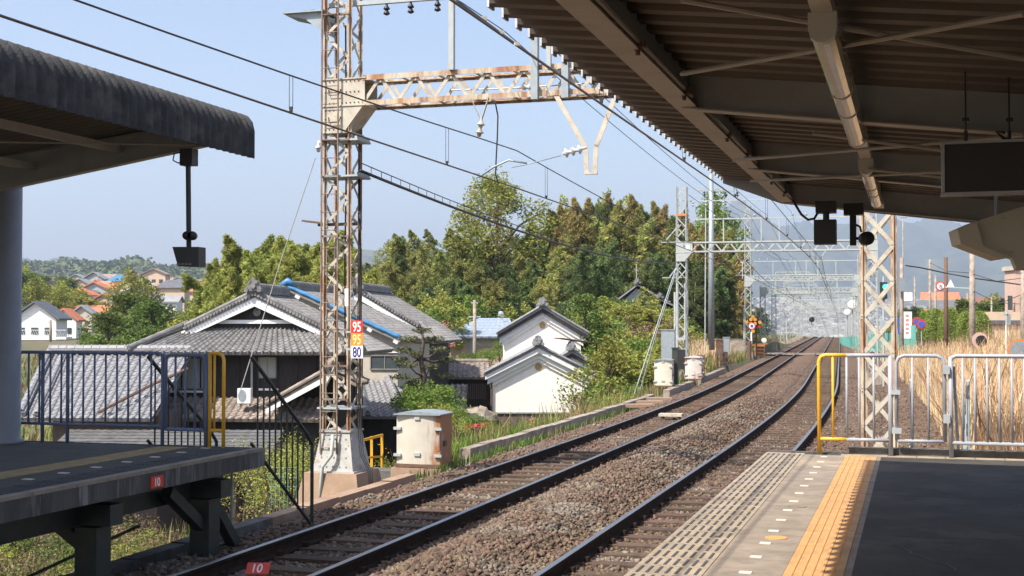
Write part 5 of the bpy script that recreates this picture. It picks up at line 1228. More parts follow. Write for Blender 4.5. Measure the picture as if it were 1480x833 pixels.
t = thing('boulder', 'pale grey rock beside the gate house', 'rock', P(690, 596, 62)); b = MB(); b.lathe(P(690, 606, 62), [(1.0, 0), (.85, .2), (.5, .5), (.12, .58)], 9)
b.v = [(x + random.uniform(-.14, .14), y + random.uniform(-.14, .14), z + random.uniform(-.09, .09)) for x, y, z in b.v]; b.build('rock', M['conc'], t)
# ---- blue roofed bungalow
t = thing('bungalow', 'beige bungalow with a pale blue hipped roof at the foot of the bamboo', 'house', P(690, 520, 86)); p = P(690, 490, 86); cx = p.x; ez = P(690, 487, 84).z; rz = P(690, 460, 88).z
x0, x1 = P(636, 487, 84).x, P(752, 487, 84).x; ra, rb_ = P(693, 460, 88).x, P(735, 460, 88).x
b = MB(); kw = dict(pan=.5, amp=.015, row=.4)
roof_panel(b, (x0, 84, ez), (x1, 84, ez), (rb_, 88, rz), (ra, 88, rz), **kw); roof_panel(b, (x0, 92, ez), (x0, 84, ez), (ra, 88, rz), (ra, 88.02, rz), **kw); roof_panel(b, (x1, 84, ez), (x1, 92, ez), (rb_, 88.02, rz), (rb_, 88, rz), **kw); b.build('roof', M['bluetile'], t)
walls_ = MB().box(((x0 + x1) / 2, 88, (ez - 3.5) / 2), (x1 - x0 - 1.2, 6.8, ez + 3.5)).build('wall', M['peach'], t)
b = MB(); b.box(((x0 + x1) / 2, 84.55, P(0, 492, 84.5).z), (x1 - x0 - 1.0, .1, .8)); b.build('upper_wall', M['beige'], t)
b = MB(); b.box(P(683, 500, 84.5), (.5, .1, 1.2)); b.build('door', M['galv'], t)
t = thing('satellite_dish', 'grey satellite dish behind the ridge of the blue roof', 'dish', P(724, 455, 87)); MB().lathe(P(724, 454, 87), [(.03, .08), (.12, .05), (.2, 0)], 16, axis=(-.3, -1, -.3)).build('dish', M['galvdull'], t); MB().tube([P(724, 454, 87), P(726, 462, 87.2)], .03).build('mast', M['galvdull'], t)
# ---- house up on the mound
t = thing('hill_house', 'house with two tiered dark gables peeking over the bushy mound', 'house', P(930, 450, 96))
for (px, py, hwp, ezp, yy) in ((920, 411, 28, 436, 97), (952, 432, 20, 446, 95)):
    a = P(px, py, yy); e = P(px + hwp * 1.6, ezp, yy); e2 = P(px - hwp, ezp - 4, yy); L = Vector((1.0, 6, 0))
    b = MB(); f = Vector((0, -.5, 0)); roof_panel(b, e + f, e + L, a + L, a + f, amp=.02); roof_panel(b, e2 + f, e2 + L, a + L, a + f, amp=.02); b.build('roof', M['tilelight'], t)
    b = MB(); ridge(b, a + f, a + L, .3, .25); finial(b, a + f * 1.2, (0, -1, 0), .8); b.build('ridge_tiles', M['tile'], t)
    b = MB(); b.prism([a - Vector((0, 0, .3)), e + Vector((-.8, 0, -.1)), Vector((e.x - .8, yy, 1.0)), Vector((e2.x + .5, yy, 1.0)), e2 + Vector((.5, 0, -.1))], (.8, 4, 0)); b.build('wall', M['galvdull'], t)
MB().tube([P(920, 410, 97), P(920, 382, 97)], .03).tube([P(917, 390, 97), P(923, 392, 97)], .03).build('antenna', M['galvdull'], t)

# ---------------------------------------------------------------- generic far houses
def house(px, pyb, D, wpx, hpx, rpx, wallm, roofm, lab, cat='house', yaw=0., grp='houses on the far slope', hip=False, dpt=None, win=2):
    p = P(px, pyb, D); s = D / F; w_ = wpx * s; h = hpx * s; r_ = rpx * s; d = dpt or w_ * .75
    t = thing('house', lab, cat, p, yaw, grp)
    b = MB(); b.box((0, d / 2, h / 2 - 1.5), (w_, d, h + 3))
    if not hip: b.prism([(-w_ / 2, .02, h), (w_ / 2, .02, h), (0, .02, h + r_ * .98)], (0, d - .04, 0)) if yaw >= 0 else b.prism([(-w_ / 2 + .02, 0, h), (-w_ / 2 + .02, d, h), (-w_ / 2 + .02, d / 2, h + r_ * .95)], (w_ - .04, 0, 0))
    b.build('wall', wallm, t, world=False)
    b = MB(); e = .05 * w_ + .2; th = .22
    if hip:
        b.add([(-w_ / 2 - e, -e, h), (w_ / 2 + e, -e, h), (w_ / 2 + e, d + e, h), (-w_ / 2 - e, d + e, h), (-w_ * .22, d / 2, h + r_), (w_ * .22, d / 2, h + r_)], [(0, 1, 5, 4), (1, 2, 5), (2, 3, 4, 5), (3, 0, 4), (0, 3, 2, 1)])
    elif yaw >= 0:
        for s_ in (-1, 1): b.prism([(0, -e, h + r_), (s_ * (w_ / 2 + e), -e, h - .1), (s_ * (w_ / 2 + e), -e, h - .1 + th), (0, -e, h + r_ + th)], (0, d + 2 * e, 0))
    else:
        for (ya, yb) in ((-e, d / 2), (d + e, d / 2)): b.prism([(-w_ / 2 - e, ya, h - .1), (-w_ / 2 - e, yb, h + r_), (-w_ / 2 - e, yb, h + r_ + th), (-w_ / 2 - e, ya, h - .1 + th)], (w_ + 2 * e, 0, 0))
    b.build('roof', roofm, t, world=False)
    n = max(1, win)
    for k in range(n):
        x = -w_ / 2 + w_ * (k + .6) / (n + .2); q = MB(); q.box((x, -.03, h * .45), (w_ * .16, .08, h * .32)); q.build('window', M['glass'], t, world=False)
    return t
Wm, Cm = M['whitepaint'], M['cream']
hs_ = [
 (50, 492, 150, 62, 30, 24, M['whitepaint'], M['darkroof'], 'white two storey house with dark roof and skylight left of the orange roofs', 0, False, 3),
 (92, 490, 160, 36, 26, 16, Wm, M['redroof'], 'white house with an orange tiled gable roof beside the white two storey house', 0, False, 2),
 (120, 468, 190, 62, 10, 12, Wm, M['redroof'], 'long orange roof behind the white gable house', -.01, False, 3),
 (52, 462, 230, 60, 14, 12, M['beige'], M['greyroof'], 'pale house with grey roof at the left pillar', -.01, False, 2),
 (84, 466, 210, 50, 10, 12, M['brownwood'], M['darkroof'], 'dark roofed low house behind the orange roofs', -.01, False, 2),
 (118, 480, 175, 30, 22, 12, M['beige'], M['greyroof'], 'grey roofed house partly behind the green tree', 0, False, 2),
 (135, 425, 330, 30, 12, 10, M['galvdull'], M['greyroof'], 'pale grey gabled house left of the blue sheeted roof', 0, False, 2),
 (153, 420, 345, 22, 8, 6, M['peach'], M['tilebrown'], 'tan roofed house just left of the blue sheeted roof', -.01, False, 1),
 (172, 424, 320, 32, 8, 10, M['beige'], M['tarp'], 'house with bright blue sheeting over its roof', 0, True, 1),
 (167, 436, 300, 34, 10, 8, M['pink'], M['redroof'], 'small red roofed house below the blue sheeted roof', -.01, False, 2),
 (193, 418, 350, 24, 10, 8, M['brownwood'], M['darkroof'], 'dark gabled house right of the blue sheeted roof', 0, False, 1),
 (222, 424, 335, 34, 18, 8, M['peach'], M['tilebrown'], 'tallest tan and brown building on the far slope', 0, False, 3),
 (225, 442, 290, 48, 10, 13, M['beige'], M['redroof'], 'wide house with bright red roof in the middle of the far slope', -.01, True, 3),
 (212, 448, 270, 26, 10, 10, M['peach'], M['tilebrown'], 'yellowish gabled house in front of the bright red roof', 0, False, 1),
 (236, 462, 250, 40, 16, 8, Wm, M['greyroof'], 'white house with grey roof half hidden by bushes', -.01, False, 2),
 (252, 448, 275, 28, 10, 8, Wm, M['redroof'], 'small white house with a faded red roof', 0, False, 1),
 (283, 446, 300, 44, 22, 10, M['beige'], M['greyroof'], 'beige gabled house at the right of the far houses', 0, False, 2),
 (300, 440, 310, 34, 18, 8, M['galvdull'], M['greyroof'], 'grey house behind the beige gabled house', -.01, False, 2),
 (258, 428, 330, 24, 12, 6, Wm, M['greyroof'], 'pale house between the bright red roof and the bamboo', 0, False, 1),
 (150, 452, 240, 26, 10, 8, M['pink'], M['redroof'], 'dull red gabled house left of the green trees', 0, False, 1),
 (110, 420, 360, 22, 8, 6, M['beige'], M['greyroof'], 'small grey roofed house on the wooded ridge', 0, False, 1),
 (35, 440, 260, 24, 10, 8, M['beige'], M['darkroof'], 'dark roofed house next to the left pillar', 0, False, 1),
]
for (px, py, D, w_, h, r_, wm, rm, lab, yaw, hip, n) in hs_: house(px, py - (9 if D >= 240 else 3 if D > 170 else 0), D, w_, h, r_, wm, rm, lab, yaw=yaw, hip=hip, win=n)
rh = random.Random(44)
for k in range(46):
    D = rh.uniform(215, 430); px = rh.uniform(60, 335); x = (px - 740) / F * D; z = gz(x, D); py = 468 - (z - EYE) / D * F
    if py > 458 and px > 115 and px < 300: continue
    rm = rh.choice([M['greyroof'], M['redroof'], M['redroof'], M['greyroof'], M['tilebrown'], M['darkroof']]); wm = rh.choice([Wm, M['beige'], M['peach'], M['beige'], M['galvdull']])
    s_ = F / D; house(px, py, D, rh.uniform(4.5, 7) * s_, rh.uniform(3, 5) * s_, rh.uniform(1.2, 2) * s_, wm, rm, 'small house packed among others on the wooded far slope', yaw=rh.choice([0, -.01, .2, -.3]), hip=rh.random() < .3, win=2, grp='small houses crowding the far slope')
# balcony of the white house
t = thing('parking_deck', 'white railed deck over a dark shade block in front of the white two storey house', 'deck', P(60, 492, 146))
b = MB(); p0 = P(24, 489, 146); p1 = P(100, 489, 146); b.bar(p0, p1, 2, .25); b.build('deck', M['whitepaint'], t); b = MB(); [b.tube([p0.lerp(p1, k / 24), p0.lerp(p1, k / 24) + Vector((0, -1, .9))], .03, 5) for k in range(25)]; b.bar(p0 + Vector((0, -1, .9)), p1 + Vector((0, -1, .9)), .06); b.build('railing', M['whitepaint'], t)
b = MB(); b.bar(p0 + Vector((0, 0, -.7)), p1 + Vector((0, 0, -.7)), 2, .9); b.build('under_deck_shade', M['darksteel'], t)  # dark block stands in for the shade below the deck

# utility poles
def upole(px, pyt, pyb, D, r_, lab, arms=(), m=None):
    a, c = P(px, pyb, D), P(px, pyt, D); a.z = min(a.z, gz(a.x, a.y) - .2) if D < 250 else a.z; t = thing('utility_pole', lab, 'pole', a, 0, 'utility poles')
    MB().tube([a, c], [r_, r_ * .7], 10).build('shaft', m or M['conc'], t, smooth_=True)
    for (dy, w_) in arms: MB().bar(P(px - w_, pyt + dy, D), P(px + w_, pyt + dy, D), .08).build('crossarm', M['galvdull'], t)
    return t
upole(686, 434, 505, 80, .14, 'concrete pole with crossarms in front of the blue roofed bungalow', ((4, 5), (24, 9)))
upole(73, 462, 500, 140, .16, 'pole in front of the white two storey house', ((4, 4),))
upole(43, 415, 440, 240, .18, 'pole behind the dark roofs beside the left pillar', ((3, 3),))
upole(161, 397, 430, 300, .14, 'thin pole on the far slope near the blue sheeted roof', ((3, 3),)); upole(200, 395, 428, 300, .14, 'thin pole right of the blue sheeted roof', ((3, 3),)); upole(250, 400, 440, 280, .14, 'thin pole right of the bright red roof', ((3, 3),)); upole(142, 395, 425, 320, .14, 'thin pole left of the blue sheeted roof', ())
upole(1303, 373, 500, 78, .14, 'left pole of the row beyond the dry grass, with a small grey box', ((3, 2),), M['conc'])
upole(1305, 300, 480, 90, .05, 'very thin tall pole between the rusty mast and the reeds', ())
upole(1344, 375, 482, 110, .14, 'pole with crossarm behind the round red ring sign', ((2, 4), (8, 6)))
upole(1367, 372, 490, 82, .16, 'brown pole carrying the round red ring sign', (), M['darkrust'])
upole(1405, 358, 502, 75, .2, 'thick concrete pole with a side bracket in front of the clipped hedge', (), M['conc'])
upole(1479, 385, 505, 70, .18, 'pole at the right edge in front of the pink building', ((8, 5),))
upole(1322, 400, 470, 130, .12, 'thin pole behind the blue round signs', ((2, 3),)); upole(1398, 424, 470, 110, .1, 'short thin pole in the green garden', ()); upole(1433, 430, 490, 85, .07, 'thin grey pole in front of the dome hedge', ())
upole(1352, 398, 484, 100, .12, 'leaning pole left of the red ring sign pole', (), M['conc'])
tag(MB().tube([P(1309, 384, 78), P(1330, 387, 79), P(1367, 395, 80), P(1405, 402, 78), P(1478, 412, 72)], .04, 6).build('power_cable', M['dark'], smooth_=True), 'thick black cable strung between the right hand poles', 'cable')
MBc = MB(); 
for (a, c) in (((1344, 380, 110), (1405, 395, 75)), ((1405, 420, 75), (1479, 440, 70)), ((1405, 440, 75), (1479, 425, 70)), ((1405, 396, 75), (1479, 402, 70))): tag(MB().tube([P(*a), P(*a).lerp(P(*c), .5) - Vector((0, 0, .3)), P(*c)], .02, 5).build('power_cable', M['wire'], smooth_=True), 'thin sagging wire among the right hand poles', 'cable', 'thin wires right')
t = thing('pole_box', 'pale grey box on the left pole beyond the dry grass', 'box', P(1303, 415, 77)); MB().box(P(1303, 412, 77.6), (.35, .3, .8)).build('box', M['galv'], t)
t = thing('pole_box', 'white square box beside the left pole beyond the dry grass', 'box', P(1312, 430, 90)); MB().box(P(1312, 429, 90), (.55, .3, .6)).build('box', M['whitepaint'], t)
# signs on the right
def disc(t, px, py, D, r_, m_, nm, k): MB().lathe(P(px, py, D) + Vector((0, -.02 * k, 0)), [(r_, 0), (r_, .02)], 24, axis=(0, -1, 0)).build(nm, M[m_], t)
t = thing('road_sign', 'round white road sign with red ring and black figure high on the brown pole', 'sign', P(1357, 420, 81)); disc(t, 1359, 414, 81, .29, 'signred', 'ring', 0); disc(t, 1359, 414, 81, .22, 'signwhite', 'face', 1); b = MB(); c = P(1359, 414, 80.9); b.bar(c + Vector((-.07, -.05, -.1)), c + Vector((.02, -.05, .1)), .05, .02); b.bar(c + Vector((.02, -.05, .1)), c + Vector((.1, -.05, -.08)), .05, .02); b.bar(c + Vector((-.15, -.06, .15)), c + Vector((.15, -.06, -.15)), .03, .02); b.build('figure', M['dark'], t)
t = thing('triangle_sign', 'white triangular sign plate on the bracket right of the red ring sign', 'sign', P(1374, 415, 78)); b = MB(); b.prism([P(1368, 416, 78), P(1380, 416, 78), P(1374, 404, 78)], (0, .03, 0)); b.build('plate', M['signwhite'], t); MB().bar(P(1366, 415, 78.2), P(1405, 417, 76), .06).build('bracket', M['galvdull'], t)
for (px, py, D, lab) in ((1332, 469, 78, 'larger blue round no parking sign with red ring'), (1325, 465, 84, 'smaller blue round sign behind the larger one')):
    t = thing('no_parking_sign', lab, 'sign', P(px, py + 25, D)); disc(t, px, py, D, .27, 'signred', 'ring', 0); disc(t, px, py, D, .20, 'signblue', 'face', 1); c = P(px, py, D - .05); MB().bar(c + Vector((-.14, 0, .14)), c + Vector((.14, 0, -.14)), .04, .015).build('slash', M['signred'], t); MB().tube([P(px, py + 30, D + .1), P(px, py, D + .1)], .03).build('pole', M['galvdull'], t)
t = thing('banner_sign', 'tall white vertical banner board with faded red and blue marks', 'sign', P(1310, 486, 86)); c = P(1311, 470, 86); MB().box(c, (.62, .06, 1.75)).build('board', M['signwhite'], t); b = MB(); [b.box(c + Vector((.0, -.035, .6 - k * .28)), (.2, .01, .16)) for k in range(5)]; b.build('red_marks', mat('faded_red', (.6, .25, .22)), t)
for (px, py, D, lab) in ((1299, 464, 95, 'small blue square sign left of the banner board'), (1299, 478, 95, 'lower small blue square sign left of the banner board')): t = thing('blue_sign', lab, 'sign', P(px, py, D)); MB().box(P(px, py, D), (.5, .05, .55)).build('plate', M['signblue'], t)
t = thing('bus_stop_sign', 'pale rectangular sign frame on a white pole near the pink building', 'sign', P(1455, 510, 62)); MB().box(P(1457, 462, 62), (.25, .04, .5)).build('plate', M['galv'], t); MB().tube([P(1454, 512, 62), P(1454, 450, 62)], .025).build('pole', M['signwhite'], t); disc(t, 1454, 453, 62, .12, 'galvdull', 'disc', 0)
t = thing('traffic_mirror', 'orange framed traffic mirror at the right edge behind the fence', 'mirror', P(1475, 520, 48)); disc(t, 1473, 507, 48, .42, 'orange', 'hood', 0); disc(t, 1473, 507, 48, .35, 'galv', 'mirror', 1)
t = thing('traffic_mirror', 'pale round mirror back beside the parked blue car', 'mirror', P(1416, 505, 70)); disc(t, 1416, 492, 70, .42, 'pink', 'hood', 0); disc(t, 1418, 493, 70, .3, 'dark', 'mirror', 1)
# buildings on the right
t = thing('building', 'pink flat roofed two storey building at the right edge', 'building', P(1490, 490, 92)); p = P(1456, 495, 92)
b = MB(); b.box((p.x + 5.6, 93, 1.8), (10, 2, 10.2 - 1.4)); b.build('wall', M['pink'], t); b = MB(); b.box((p.x + 5.6, 93, 6.3), (10.3, 2.3, .3)); b.build('parapet', M['beige'], t)
for (x, y) in ((1460, 438), (1478, 440), (1460, 470), (1478, 475)): MB().box(P(x, y, 91.9), (.3, .12, 1.0)).build('window', M['glass'], t)
t = thing('garage', 'low beige garage with flat dark roof beside the pink building', 'building', P(1435, 492, 84)); b = MB(); b.box(P(1435, 480, 86), (2.6, 3, 2.6)); b.build('wall', M['peach'], t); b = MB(); b.box(P(1435, 466, 86), (3.0, 3.4, .25)); b.build('roof', M['darkroof'], t)
house(1365, 472, 140, 44, 22, 0.1, M['darkroof'], M['orange'], 'dark house with an orange roof behind the red ring sign', yaw=-.01, grp='houses right of the line', win=2)
t = thing('house', 'house with a bright orange roof edge beyond the clipped hedges', 'house', P(1364, 470, 142)); b = MB(); b.prism([P(1343, 434, 140), P(1388, 434, 140), P(1386, 423, 143), P(1343, 423, 143)], (0, 3, .1)); b.build('roof', M['redroof'], t)
house(1436, 470, 125, 62, 26, 12, M['tilebrown'], mat('maroon_roof', (.20, .10, .08), .8), 'maroon roofed house behind the garden trees', yaw=-.01, grp='houses right of the line', win=2)
# parked car
t = thing('parked_car', 'dark blue parked car nose on beside the low garage', 'car', P(1438, 497, 118)); c = P(1438, 499, 118)
b = MB(); b.prism([c + Vector((x, 0, z)) for x, z in ((-.82, .2), (.82, .2), (.84, .8), (.66, .95), (.55, 1.42), (-.55, 1.42), (-.66, .95), (-.84, .8))], (0, 3.6, 0)); b.build('body', mat('dark_blue_paint', (.03, .05, .12), .3), t)
b = MB(); b.prism([c + Vector((x, -.02, z)) for x, z in ((-.6, .97), (.6, .97), (.5, 1.36), (-.5, 1.36))], (0, .04, 0)); b.build('windscreen', M['glass'], t)
for s in (-1, 1): MB().lathe(c + Vector((s * .6, .0, .68)), [(.11, 0), (.11, .03)], 12, axis=(0, -1, 0)).build('headlight', M['signwhite'], t); MB().lathe(c + Vector((s * .7, .8, .3)), [(.3, -.1), (.3, .1)], 16, axis=(1, 0, 0)).build('wheel', M['dark'], t)
# teal mesh fence
t = thing('construction_fence', 'teal green sheet fence beyond the rusty right mast', 'fence', P(1270, 505, 100))
pp_ = [P(1214, 505, 165), P(1232, 507, 140), P(1250, 508, 120), P(1280, 509, 104), P(1303, 511, 94), P(1324, 514, 82)]
for i in range(len(pp_) - 1):
    a, c = pp_[i], pp_[i + 1]; hgt = 1.5 if i < 4 else 1.9; b = MB(); b.prism([a, c, c + Vector((0, 0, hgt)), a + Vector((0, 0, hgt))], (.02, .04, 0)); b.build('panel', M['teal'], t); MB().tube([a, a + Vector((0, 0, hgt + .15))], .04, 6).build('post', M['galv'], t)
# ---------------------------------------------------------------- foliage prototypes
def leaves(cent, n, spread, size, aspect=.45, droop=0., seed=1, up=.3):
    """n leaves scattered round each centre. cent (m,3), spread (m,3)"""
    r = np.random.default_rng(seed); m = len(cent)
    c = np.repeat(cent, n, 0); s = np.repeat(spread, n, 0)
    p = r.normal(size=(m * n, 3)); p /= np.linalg.norm(p, axis=1)[:, None] + 1e-6
    p = c + p * (r.random((m * n, 1)) ** .45) * s
    d = r.normal(size=(m * n, 3)); d[:, 2] = d[:, 2] * .6 - droop; d /= np.linalg.norm(d, axis=1)[:, None]
    q = r.normal(size=(m * n, 3)); q = np.cross(d, q); q /= np.linalg.norm(q, axis=1)[:, None] + 1e-6
    L = size * r.uniform(.6, 1.4, (m * n, 1)); w_ = L * aspect
    V = np.stack([p - d * L * .5, p + q * w_ * .5, p + d * L * .5, p - q * w_ * .5], 1)
    return V.reshape(-1, 3)
def proto_tree(name, label, cat, H, R, crown0, nclump, nl, size, leafm, seed, group, limbs=7, thick=.16, clump=.30, flat=.8, trunkm=None):
    r = random.Random(seed); t = thing(name, label, cat, (0, 0, 0), 0, group)
    b = MB(); top = Vector((r.uniform(-.1, .1) * H * .3, r.uniform(-.1, .1) * H * .3, H * .86)); tr = [Vector((0, 0, -.5)), Vector((0, 0, H * .1)), top * .45, top * .75, top]
    b.tube(tr, [thick * 1.4, thick, thick * .8, thick * .5, thick * .15], 8)
    cs = []
    for k in range(nclump):
        a = k * 2.39996 + r.uniform(-.4, .4); f = (k + .5) / nclump; z = crown0 + (H - crown0) * (f ** .9)
        prof = math.sin(min(1, (1 - f) * 1.25 + .12) * math.pi * .5) * (.55 + .45 * math.sin(f * math.pi))
        rr = R * prof * r.uniform(.45, 1.05); cs.append((rr * math.cos(a), rr * math.sin(a), z + r.uniform(-.06, .06) * H))
    for k in range(min(limbs, nclump)):
        c = Vector(cs[int(k * nclump / limbs)]); s = top * (.30 + .5 * k / limbs); b.tube([s, s.lerp(c, .5) + Vector((0, 0, .05 * H)), c], [thick * .45, thick * .28, thick * .08], 5)
    b.build('trunk', trunkm or M['trunk'], t, world=False, smooth_=True)
    cs = np.array(cs); sp = np.array([[R * clump * r.uniform(.7, 1.3)] * 2 + [R * clump * flat * r.uniform(.7, 1.2)] for _ in cs])
    me = arr_mesh('crown', leaves(cs, nl, sp, size, seed=seed), leafm, 4); link('crown', me, t)
    return t
def proto_bamboo(label, H, leafm, seed, group, R=1.55, nl=40, size=.38, lean=1.6):
    r = random.Random(seed); t = thing('bamboo', label, 'bamboo', (0, 0, 0), 0, group)
    a = r.uniform(0, 6.28); pts = []; b = MB()
    for k in range(13):
        f = k / 12; pts.append(Vector((math.cos(a) * lean * f ** 3.2, math.sin(a) * lean * f ** 3.2, H * (f - .09 * f ** 6))))
    b.tube([pts[0] - Vector((0, 0, .6))] + pts, [.06] + [.055 * (1 - .85 * k / 12) for k in range(13)], 6); b.build('culm', M['culm'], t, world=False, smooth_=True)
    cs = []; sp = []
    for k in range(74):
        f = .18 + .82 * (k + r.random()) / 74; i = min(11, int(f * 12)); p = pts[i].lerp(pts[i + 1], f * 12 - i)
        env = R * (math.sin(min(1, max(0, (1.02 - f) / .42)) * math.pi / 2) ** 1.2) * (.5 if f < .35 else 1) * r.uniform(.5, 1.25); an = r.uniform(0, 6.28)
        for q in (.35, .75, 1.05):                   # a drooping spray reaching out from the node
            rr = env * q; cs.append((p.x + rr * math.cos(an), p.y + rr * math.sin(an), p.z + .25 * q * R - .42 * q * q * R)); s_ = (.10 + env * .20) * (1.15 - .4 * q); sp.append((s_, s_, s_ * 1.1))
    me = arr_mesh('foliage', leaves(np.array(cs), int(nl * .7), np.array(sp), size, .17, .55, seed), leafm, 4); link('foliage', me, t)
    return t
def proto_bush(name, label, R, H, leafm, seed, group, n=16, nl=110, size=.13, stems=True, cat='bush', zlo=.15):
    r = random.Random(seed); t = thing(name, label, cat, (0, 0, 0), 0, group); cs = []; sp = []; b = MB()
    for k in range(n):
        a = r.uniform(0, 6.28); f = r.random(); rr = R * math.sqrt(r.random()) * .85; z = H * (zlo + (.85 - zlo) * f) * (1 - .55 * (rr / R) ** 2); c = (rr * math.cos(a), rr * math.sin(a), z); cs.append(c); sp.append((R * .32, R * .32, H * .2))
        if k < 9: b.tube([(0, 0, -.3), (c[0] * .4, c[1] * .4, z * .5), c], [.03, .02, .006], 5)
    b.build('stems', M['trunk'], t, world=False)
    link('foliage', arr_mesh('foliage', leaves(np.array(cs), nl, np.array(sp), size, seed=seed), leafm, 4), t); return t
used = {}
def plant(proto, x, y, z=None, s=1., sz=None, label=None, group=None, first=used):
    z = gz(x, y) if z is None else z; sc = (s, s, s * (sz or 1)); rz = random.uniform(0, 6.28)
    if proto.name not in first:
        first[proto.name] = 1; proto.location = (x, y, z); proto.rotation_euler = (0, 0, rz); proto.scale = sc
        tag(proto, label, None, group); return proto
    return dup(proto, (x, y, z), rz, sc, label, group)

GB = 'bamboo culms of the tall grove'
bam = [proto_bamboo('tall feathery bamboo in the dense olive grove on the hill', 11, M['leaf_bam'], 11, GB), proto_bamboo('tall feathery bamboo in the dense olive grove on the hill', 11.5, M['leaf_bam'], 12, GB, lean=2.6),
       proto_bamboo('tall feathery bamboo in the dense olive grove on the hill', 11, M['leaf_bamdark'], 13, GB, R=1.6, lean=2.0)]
GBD = 'dark bamboo of the tall grove'; GBR = 'browning bamboo of the tall grove'
bam[2]['label'] = 'dark green bamboo in the dense grove on the hill'; bam[2]['group'] = GBD
bamb = proto_bamboo('bamboo with browning leaves near the right of the tall grove', 12, M['leaf_bambrown'], 14, GBR, R=1.2, lean=1.0)
GL = 'light green bamboo grove left'
baml = [proto_bamboo('light yellow-green bamboo rising behind the farmhouse roof', 10, M['leaf_bamlight'], 15, GL, R=1.25), proto_bamboo('light yellow-green bamboo rising behind the farmhouse roof', 9, M['leaf_bamlight'], 16, GL, R=1.3, lean=1.8)]
GT = 'broadleaf trees of the wooded bank'; 
tre = [proto_tree('broadleaf_tree', 'mid green broadleaf tree on the wooded bank', 'tree', 6, 2.5, 1.2, 26, 120, .30, M['leaf_a'], 21, GT), proto_tree('broadleaf_tree', 'mid green broadleaf tree on the wooded bank', 'tree', 5, 2.6, .8, 26, 120, .28, M['leaf_a'], 22, GT)]
tdark = proto_tree('broadleaf_tree', 'dark dense evergreen tree beside the grove', 'tree', 6, 2.4, 1.0, 26, 120, .28, M['leaf_d'], 23, 'dark evergreen trees')
tyel = proto_tree('broadleaf_tree', 'yellow-green leafy tree on the wooded bank', 'tree', 5.5, 2.5, 1.0, 24, 110, .27, M['leaf_y'], 24, 'yellow green trees')
tfre = proto_tree('broadleaf_tree', 'fresh green leafy tree at the foot of the grove', 'tree', 4.5, 2.2, .6, 24, 110, .24, M['leaf_f'], 25, 'fresh green trees')
bsh = [proto_bush('shrub', 'green shrub on the bushy mound', 1.5, 1.9, M['leaf_f'], 31, 'green shrubs'), proto_bush('shrub', 'pale fresh shrub on the bushy mound', 1.4, 1.7, M['leaf_y'], 32, 'yellow green shrubs')]
bdry = proto_bush('shrub', 'dry twiggy brown shrub on the bushy mound', 1.4, 1.6, M['leaf_dry'], 33, 'dry shrubs', size=.11)
bfre = proto_bush('shrub', 'bright fresh green shrub', 1.2, 1.4, M['leaf_f'], 34, 'fresh green shrubs')

R_ = random.Random(5)
def top_row(lst, x0, x1, D, ytop, step, hvar=.12, lab=None, group=None, Hp=11.):
    """plant trees across pixel columns x0..x1 at distance D with crown tops at row ytop(px)"""
    px = x0
    while px < x1:
        d = D + R_.uniform(-3, 3); x = (px - 740) / F * d; z = gz(x, d); pr = R_.choice(lst); yt = ytop(px) + R_.uniform(-16, 10)
        H = (468 - yt) / F * d + EYE - z
        hp = {'bamboo': 10.6}.get(pr['category'], 5.6) if Hp is None else Hp
        s = max(.3, H / hp); sw = max(.75, min(1.25, s)); plant(pr, x, d, z, sw, s / sw, lab, group); px += step * R_.uniform(.7, 1.3)
yt_main = lambda px: float(np.interp(px, [470, 520, 545, 570, 600, 640, 680, 720, 790, 812, 835, 860, 885, 900, 930, 965, 990, 1010, 1040, 1065, 1090], [440, 400, 365, 345, 338, 335, 335, 340, 330, 298, 285, 290, 278, 300, 285, 300, 300, 320, 330, 345, 400]))
top_row([bam[0], bam[1], bam[2], bam[2]], 528, 800, 118, lambda p: yt_main(p), 11)
top_row([bam[0], bam[1], bam[2]], 525, 820, 110, lambda p: yt_main(p) + 32, 13)
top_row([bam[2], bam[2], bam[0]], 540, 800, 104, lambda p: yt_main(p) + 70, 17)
top_row([bam[0], bam[1], bamb, bam[0], bam[2]], 795, 1062, 116, lambda p: yt_main(p), 9)
top_row([bam[0], bamb, bam[1], bam[2]], 800, 1066, 109, lambda p: yt_main(p) + 22, 11)
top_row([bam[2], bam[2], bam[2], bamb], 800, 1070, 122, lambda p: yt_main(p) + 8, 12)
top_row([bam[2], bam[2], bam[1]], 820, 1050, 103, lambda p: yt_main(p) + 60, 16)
top_row(baml, 330, 480, 84, lambda p: float(np.interp(p, [320, 345, 365, 395, 440, 475, 520], [405, 385, 374, 372, 364, 380, 405])), 6, Hp=8.3)
top_row(baml, 320, 530, 78, lambda p: float(np.interp(p, [320, 345, 365, 395, 440, 475, 530], [430, 405, 385, 382, 376, 392, 410])), 11, Hp=8.3)
top_row(baml, 300, 345, 88, lambda p: 402, 9, Hp=8.3)
# big yellow green tree over the grove and the crowns at the right end
bt = proto_tree('broadleaf_tree', 'large airy yellow-green tree towering over the left of the grove', 'tree', 12, 5.0, 5.0, 64, 150, .30, M['leaf_y'], 41, None, clump=.26, thick=.3)
plant(bt, P(716, 0, 114).x, 114, None, 1.0, (P(716, 272, 114).z - gz(P(716, 0, 114).x, 114)) / 11.6)
bt2 = proto_tree('broadleaf_tree', 'round light green tree at the right end of the grove', 'tree', 11, 3.4, 4.0, 34, 150, .34, M['leaf_f'], 42, None, clump=.28, thick=.3)
plant(bt2, P(1030, 0, 135).x, 135, None, 1.05, (P(1030, 292, 135).z - gz(P(1030, 0, 135).x, 135)) / 11.2)
top_row([tyel, tfre], 570, 1060, 128, lambda p: yt_main(p) + 14, 34, Hp=5.6)
